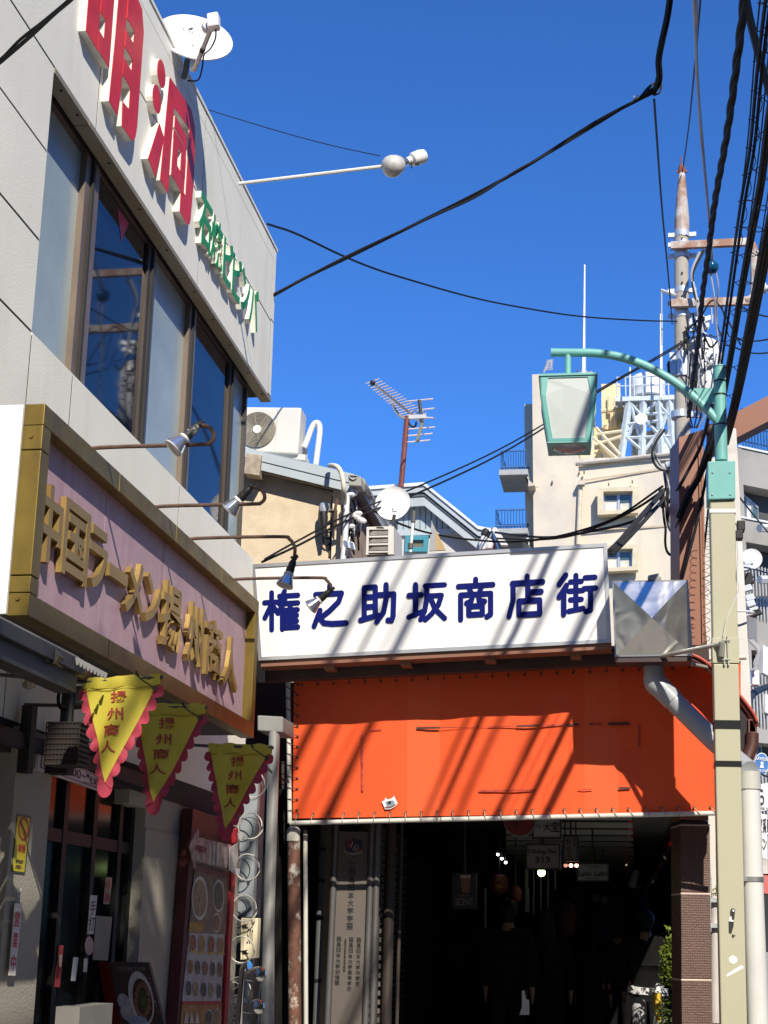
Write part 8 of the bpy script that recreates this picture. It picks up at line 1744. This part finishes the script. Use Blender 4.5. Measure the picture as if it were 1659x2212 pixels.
def disc_on(name, cx, cy, rx, ry, mt, lift, sh=0.15): MB().prism(tq2([(x + (y - cy) * sh, y) for x, y in ell(cx, cy, rx, ry, 28)], lift), (0, 0.001, 0)).build(name, mt, tb_)
bowl_w = M('bowl_white', (0.52, 0.49, 0.46), 0.4, var=0.08); soup = M('soup_dark', (0.06, 0.025, 0.015), 0.5, var=0.6, vs=25)
disc_on('bowl_rim', 530, 1830, 100, 225, bowl_w, 0.002); disc_on('soup', 542, 1845, 78, 180, soup, 0.0035)
rnd = random.Random(4)
meatm, leekm = M('topping_meat', (0.24, 0.10, 0.06), 0.6, var=0.4, vs=30), M('topping_leek', (0.06, 0.08, 0.02), 0.6, var=0.5, vs=40)
for k in range(16): an = k * 0.39; disc_on('topping', 542 + 55 * math.cos(an), 1845 + 130 * math.sin(an), 14, 24, meatm, 0.0047 + 0.0001 * k)
disc_on('topping', 548, 1845, 34, 80, leekm, 0.0068)
disc_on('steamed_bun', 385, 1850, 48, 62, M('bun_pale', (0.36, 0.34, 0.36), 0.6, var=0.3, vs=14), 0.003); disc_on('steamed_bun', 415, 1940, 52, 70, MATS['bun_pale'], 0.0042)
disc_on('porcelain_spoon', 500, 2010, 80, 40, M('porcelain_blue', (0.26, 0.30, 0.42), 0.3, var=0.3, vs=20), 0.0055)
text_obj('刀切麺 拉麺', tq2(((330, 1570), (560, 1565), (565, 1600), (335, 1605)), 0.003), M('print_dim', (0.20, 0.17, 0.15), 0.6), tb_, 'lettering', 0.001, 0.0)
for k, ch in enumerate('香味醤油ラーメン'): text_obj(ch, tq2([(586 + k * 9, 1650 + k * 38), (606 + k * 9, 1650 + k * 38), (612 + k * 9, 1680 + k * 38), (592 + k * 9, 1680 + k * 38)], 0.003), MATS['print_dim'], tb_, 'character', 0.001, 0.0)
# ---- tall menu board
mb_ = thing('menu_board', 'tall red menu board with rows of round dish photos under clear film', 'menu board', tuple(atX(e8(1000, 2036), XW + 0.10)))
MX = XW + 0.10
mq = [atX(e8(*p), MX) for p in ((958, 275), (1305, 425), (1192, 2080), (822, 2080))]
dn_ = (mq[3] - mq[0]) * 0.35; mq[2] += dn_; mq[3] += dn_
mred = M('menu_red_wood', (0.075, 0.012, 0.011), 0.55, var=0.3, vs=6)
MB().prism([p - V((0.09, 0, 0)) for p in mq], (0.088, 0, 0)).build('case', mred, mb_)
def mq2(pts, lift): return [atX(e8(*p), MX + lift) for p in pts]
brt = M('menu_red_edge', (0.42, 0.02, 0.025), 0.5)
MB().prism(mq2(((1270, 440), (1305, 440), (1212, 2080), (1186, 2080)), 0.001), (0.02, 0, 0)).build('right_stile', brt, mb_)
MB().prism(mq2(((985, 715), (1240, 780), (1180, 1850), (862, 1850)), 0.001), (0.003, 0, 0)).build('poster', M('poster_white', (0.42, 0.40, 0.41), 0.35, var=0.12, vs=8), mb_)
MB().prism(mq2(((970, 720), (1262, 790), (1222, 1305), (918, 1290)), 0.0045), (0.001, 0, 0)).build('poster_top', M('poster_brown', (0.15, 0.085, 0.06), 0.3, var=0.6, vs=14), mb_)
MB().prism(mq2(((970, 735), (1250, 800), (1248, 850), (968, 790)), 0.006), (0.001, 0, 0)).build('poster_heading', M('poster_maroon', (0.16, 0.02, 0.03), 0.4, var=0.6, vs=20), mb_)
MB().prism(mq2(((925, 1200), (1040, 1215), (1028, 1290), (918, 1280)), 0.006), (0.001, 0, 0)).build('price_block', M('price_yellow', (0.34, 0.20, 0.02), 0.5, var=0.3, vs=20), mb_)
MB().prism(mq2(((868, 1850), (1190, 1850), (1188, 1880), (866, 1880)), 0.006), (0.001, 0, 0)).build('menu_strip', M('menu_strip_red', (0.36, 0.04, 0.03), 0.5), mb_)
MB().prism(mq2(((864, 1880), (1188, 1880), (1180, 2080), (845, 2080)), 0.005), (0.001, 0, 0)).build('lower_poster', M('lower_poster', (0.34, 0.17, 0.05), 0.5, var=0.5, vs=9), mb_)
foods = [M('food_%d' % k, c, 0.5, var=0.65, vs=38) for k, c in enumerate(((0.22, 0.10, 0.04), (0.26, 0.08, 0.03), (0.27, 0.20, 0.10), (0.10, 0.09, 0.05), (0.30, 0.18, 0.06), (0.06, 0.05, 0.04)))]
rimm = M('plate_rim', (0.50, 0.48, 0.46), 0.3)
def plate_on(cx, cy, rx, ry, f, k):
    o = MB().prism(mq2(ell(cx, cy, rx, ry, 24), 0.0065 + 0.0001 * k), (0.001, 0, 0)).build('dish_photo', rimm, mb_)
    MB().prism(mq2(ell(cx + 1, cy, rx * 0.84, ry * 0.84, 24), 0.009 + 0.0001 * k), (0.001, 0, 0)).build('food', f, o)
plate_on(1008, 1010, 66, 180, foods[2], 0); plate_on(1163, 990, 46, 135, foods[3], 1); plate_on(1145, 1210, 34, 80, foods[0], 2)
kk = 3
for cy, n, x0, dx, rx, ry in ((1375, 4, 952, 76, 33, 82), (1570, 5, 932, 61, 26, 70), (1745, 5, 918, 62, 27, 72)):
    for i in range(n): plate_on(x0 + i * dx, cy + i * 6, rx * (1 - 0.03 * i), ry, foods[(i * 2 + n + kk) % 6], kk); kk += 1
for i in range(4): MB().prism(mq2(((930 + i * 76, 1435 + 5 * i), (985 + i * 76, 1440 + 5 * i), (983 + i * 76, 1458 + 5 * i), (928 + i * 76, 1453 + 5 * i)), 0.013), (0.001, 0, 0)).build('price_tag', M('price_tag_yellow', (0.50, 0.36, 0.04), 0.5), mb_)
plate_on(1150, 1985, 34, 75, foods[4], 40); plate_on(1085, 1985, 30, 70, foods[3], 41)
for i in range(3): MB().prism(mq2(((880 + 45 * i, 2030), (895 + 45 * i, 1930), (915 + 45 * i, 2030)), 0.012), (0.001, 0, 0)).build('dumpling_photo', rimm, mb_)
ar_ = thing('arrow_sign', 'arrow shaped film covered sign pointing left across the top of the menu board', 'sign', tuple(atX(e8(980, 600), MX + 0.05)))
MB().prism([atX(e8(*p), MX + 0.05) for p in ((918, 590), (990, 440), (988, 512), (1255, 575), (1260, 660), (1215, 770), (968, 705), (960, 770))], (0.012, 0, 0)).build('panel', M('arrow_print', (0.38, 0.24, 0.22), 0.25, var=0.5, vs=10, dirt=0.7, dirt_rgb=(0.25, 0.05, 0.05), ds=6), ar_)
for k in range(5):
    x = 1085 + k * 32; MB().prism([atX(e8(*p), MX + 0.063) for p in ((x, 560 + k * 6), (x + 16, 562 + k * 6), (x + 10, 740 + k * 4), (x - 4, 738 + k * 4))], (0.001, 0, 0)).build('glint_strip', M('film_glint', (0.50, 0.46, 0.42), 0.2, var=0.4, vs=12), ar_)  # pale strips paint the glints on the clear film
text_obj('中国料理', [atX(e8(*p), MX + 0.063) for p in ((975, 570), (1065, 590), (1062, 650), (972, 632))], mar, ar_, 'lettering', 0.001, 0.02)
rdp2 = thing('red_strip', 'bright red and white plastic strip hanging at the right edge of the menu board', 'strip', tuple(atX(e8(1280, 440), MX + 0.08)))
MB().prism([atX(e8(*p), MX + 0.07) for p in ((1258, 470), (1305, 430), (1300, 540), (1270, 560))], (0.01, 0, 0)).build('red_part', M('strip_red', (0.62, 0.02, 0.03), 0.4), rdp2); MB().prism([atX(e8(*p), MX + 0.07) for p in ((1250, 600), (1310, 560), (1312, 700), (1280, 810), (1245, 780))], (0.01, 0, 0)).build('white_part', M('strip_film', (0.48, 0.45, 0.44), 0.2, var=0.3, vs=10), rdp2)
for (x, y) in ((1325, 380), (1335, 500), (1310, 790)): MB().prism([atX(e8(*p), MX + 0.09) for p in ((x - 20, y - 25), (x + 18, y - 20), (x + 14, y + 25), (x - 12, y + 30))], (0.01, 0, 0)).build('paper_scrap', dish_w, rdp2)
# ---- gap between the buildings: cabinet, pipes, coil, meter, fire inlet
GY = 13.75
cab = thing('metal_cabinet', 'blue grey metal cabinet standing in the gap behind the white wire coil', 'cabinet', tuple(atY(e8(1400, 2036), GY)))
q = [atY(e8(*p), GY + 0.2) for p in ((1330, -60), (1492, -60), (1440, 1160), (1262, 1160))]; MB().prism(q, (0, 0.3, 0)).build('case', M('cabinet_blue_grey', (0.27, 0.30, 0.32), 0.5, var=0.1), cab)
kind(MB().box((-4.2, GY + 1.25, 0), (-3.22, GY + 1.32, 3.6)).build('gap_wall', M('gap_dark', (0.03, 0.027, 0.025), 0.9)))
MB().prism([atY(e8(*p), GY + 0.15) for p in ((1262, 1160), (1440, 1160), (1400, 2200), (1200, 2200))], (0, 0.3, 0)).build('lower_case', M('cabinet_dark', (0.07, 0.07, 0.07), 0.7), cab)
sp_ = thing('steel_pipe', 'tall dull steel pipe rising from the alley gap to the grey block', 'pipe', tuple(atY(e8(1550, 2036), GY)))
p0, p1 = atY((593, 1580), GY), atY(e8(1548, 2036), GY); p1 = p1 + (p1 - p0) * (p1.z / (p0.z - p1.z))
dsm = M('dull_steel', (0.33, 0.33, 0.31), 0.42, metal=0.4, var=0.12, dirt=0.3)
MB().tube([p1, p0], 0.052, 16).build('pipe', dsm, sp_, True)
MB().prism([atY((556, 1545), GY - 0.05), atY((611, 1548), GY - 0.05), atY((611, 1582), GY - 0.05), atY((556, 1578), GY - 0.05)], (0, 0.5, 0)).build('top_block', M('grey_block', (0.22, 0.22, 0.21), 0.6, dirt=0.4), sp_, bevel=0.01)
p2, p3 = atY(e8(1600, -40), GY + 0.1), atY(e8(1590, 2036), GY + 0.1); MB().tube([p2, p3, p3 + (p3 - p2) * 0.4], 0.03, 12).build('side_pipe', M('grey_conduit_dark', (0.20, 0.20, 0.195), 0.5), sp_, True)
co = thing('wire_coil', 'white wire coil guard of large open rings hanging down the alley gap', 'coil', tuple(atY(e8(1420, 1600), 13.3)))
Q = []
for i in range(15 * 24 + 1):
    an = 2 * math.pi * i / 24; f = i / (15 * 24.0); y_ = -420 + f * 2 * 1300
    if y_ > 2000: break
    c = atY(e8(1470 - 0.075 * (y_ + 100), y_ + 60), 13.4); Q.append(c + V((0.115 * math.cos(an) * 1.0, 0.12 * math.sin(an * 1.0), 0.115 * math.sin(an))))
ringm = M('white_wire_ring', (0.62, 0.60, 0.54), 0.45)
for k in range(7):
    cyv = -90 + k * 337; c = atY(e8(1440 - k * 24, cyv + 170), 13.4); R_ = 0.112
    MB().tube([c + V((R_ * math.cos(2 * math.pi * a / 30), 0.05 * a / 30, R_ * 1.0 * math.sin(2 * math.pi * a / 30))) for a in range(30)], 0.0055, 6, closed=True).build('ring', ringm, co, True)
    MB().tube([c + V((R_ * 0.93 * math.cos(2 * math.pi * a / 30) - 0.045, 0.16, R_ * 0.93 * math.sin(2 * math.pi * a / 30) - 0.02)) for a in range(30)], 0.0045, 6, closed=True).build('rear_ring', M('wire_ring_dark', (0.16, 0.155, 0.14), 0.5), co, True)
mt_ = thing('meter_box', 'cream plastic meter box with black marks low in the alley gap', 'meter', tuple(atY(e8(1410, 1510), 13.55)))
crm = M('meter_cream', (0.72, 0.64, 0.44), 0.5, var=0.06)
q = [atY(e8(*p), 13.55) for p in ((1345, 1170), (1485, 1172), (1470, 1500), (1340, 1515))]; MB().prism(q, (0, 0.12, 0)).build('case', crm, mt_, bevel=0.008)
text_obj('500', [atY(e8(*p), 13.547) for p in ((1400, 1260), (1448, 1262), (1440, 1385), (1392, 1383))], inkm, mt_, 'number', 0.002, 0.0)
for y_ in (1230, 1440): MB().prism([atY(e8(*p), 13.54) for p in ((1350, y_), (1400, y_ - 12), (1385, y_ + 8), (1408, y_ + 20), (1360, y_ + 28))], (0, 0.008, 0)).build('latch', blk, mt_)
MB().prism([atY(e8(*p), 13.545) for p in ((1362, 1180), (1376, 1180), (1368, 1500), (1356, 1502))], (0, 0.006, 0)).build('cover_rib', M('meter_rib', (0.55, 0.48, 0.32), 0.5), mt_)
fi = thing('fire_inlet', 'polished chrome fire brigade inlet with two capped outlets on chains', 'fire inlet', tuple(atY(e8(1400, 2036), 13.2)))
chm = M('bright_chrome', (0.78, 0.77, 0.74), 0.08, metal=1.0, var=0.05)
a, b = atY(e8(1378, 1575), 13.25), atY(e8(1345, 2036), 13.25); b = a + (b - a) * 2.0
MB().tube(spline([b, a.lerp(b, 0.5), a.lerp(b, 0.1), a + V((0.01, 0, 0.0)), a + V((0.045, -0.01, 0.012))], 6), 0.046, 16).build('body', chm, fi, True)
for (x, y) in ((1440, 1640), (1425, 1905)):
    c = atY(e8(x - 30, y), 13.22); ax_ = V((0.75, -0.62, 0.10)).normalized()
    MB().lathe([(0.045, 0), (0.05, 0.03), (0.05, 0.07), (0.06, 0.075), (0.064, 0.09), (0.064, 0.15), (0.058, 0.165), (0.04, 0.172), (0.012, 0.178)], c, ax_, 22).build('outlet', chm, fi, True)
    MB().lathe([(0.02, 0), (0.024, 0.012), (0.01, 0.02)], c + ax_ * 0.176, ax_, 14).build('cap_knob', blk, fi, True)
    for k in range(7): MB().tube([atY(e8(x + 62 - 3 * k, y + 70 + 22 * k), 13.16) + V((0.007 * math.cos(t * 0.9), 0.003 * (k % 2), 0.012 * math.sin(t * 0.9))) for t in range(7)], 0.0022, 4, closed=True).build('chain_link', chm, fi)
MB().tube(spline([atY(e8(*p), 13.5) for p in ((1210, 1660), (1245, 1690), (1310, 1700), (1320, 1730), (1240, 1770), (1215, 1740))], 5), 0.006, 5).build('loose_wire', ringm, fi, True)
# corrugated hose at the banner post
hz = thing('spiral_cable', 'black coiled cable stretched from the third pennant to the banner frame', 'cord', tuple(atY(e2(1045, 520), 13.5)))
Q = []
a, b = atY(e2(1045, 515), 13.5), atY(e2(1300, 675), 14.5)
for i in range(22 * 8 + 1): c = a.lerp(b, i / 176.0) + V((0, 0, -0.02 * math.sin(math.pi * i / 176.0))); Q.append(c + V((0, 0.012 * math.cos(2 * math.pi * i / 8), 0.014 * math.sin(2 * math.pi * i / 8))))
MB().tube(Q, 0.0035, 4).build('coil', wm, hz, True)
for k in range(16):                      # pale turns that catch the light
    pass
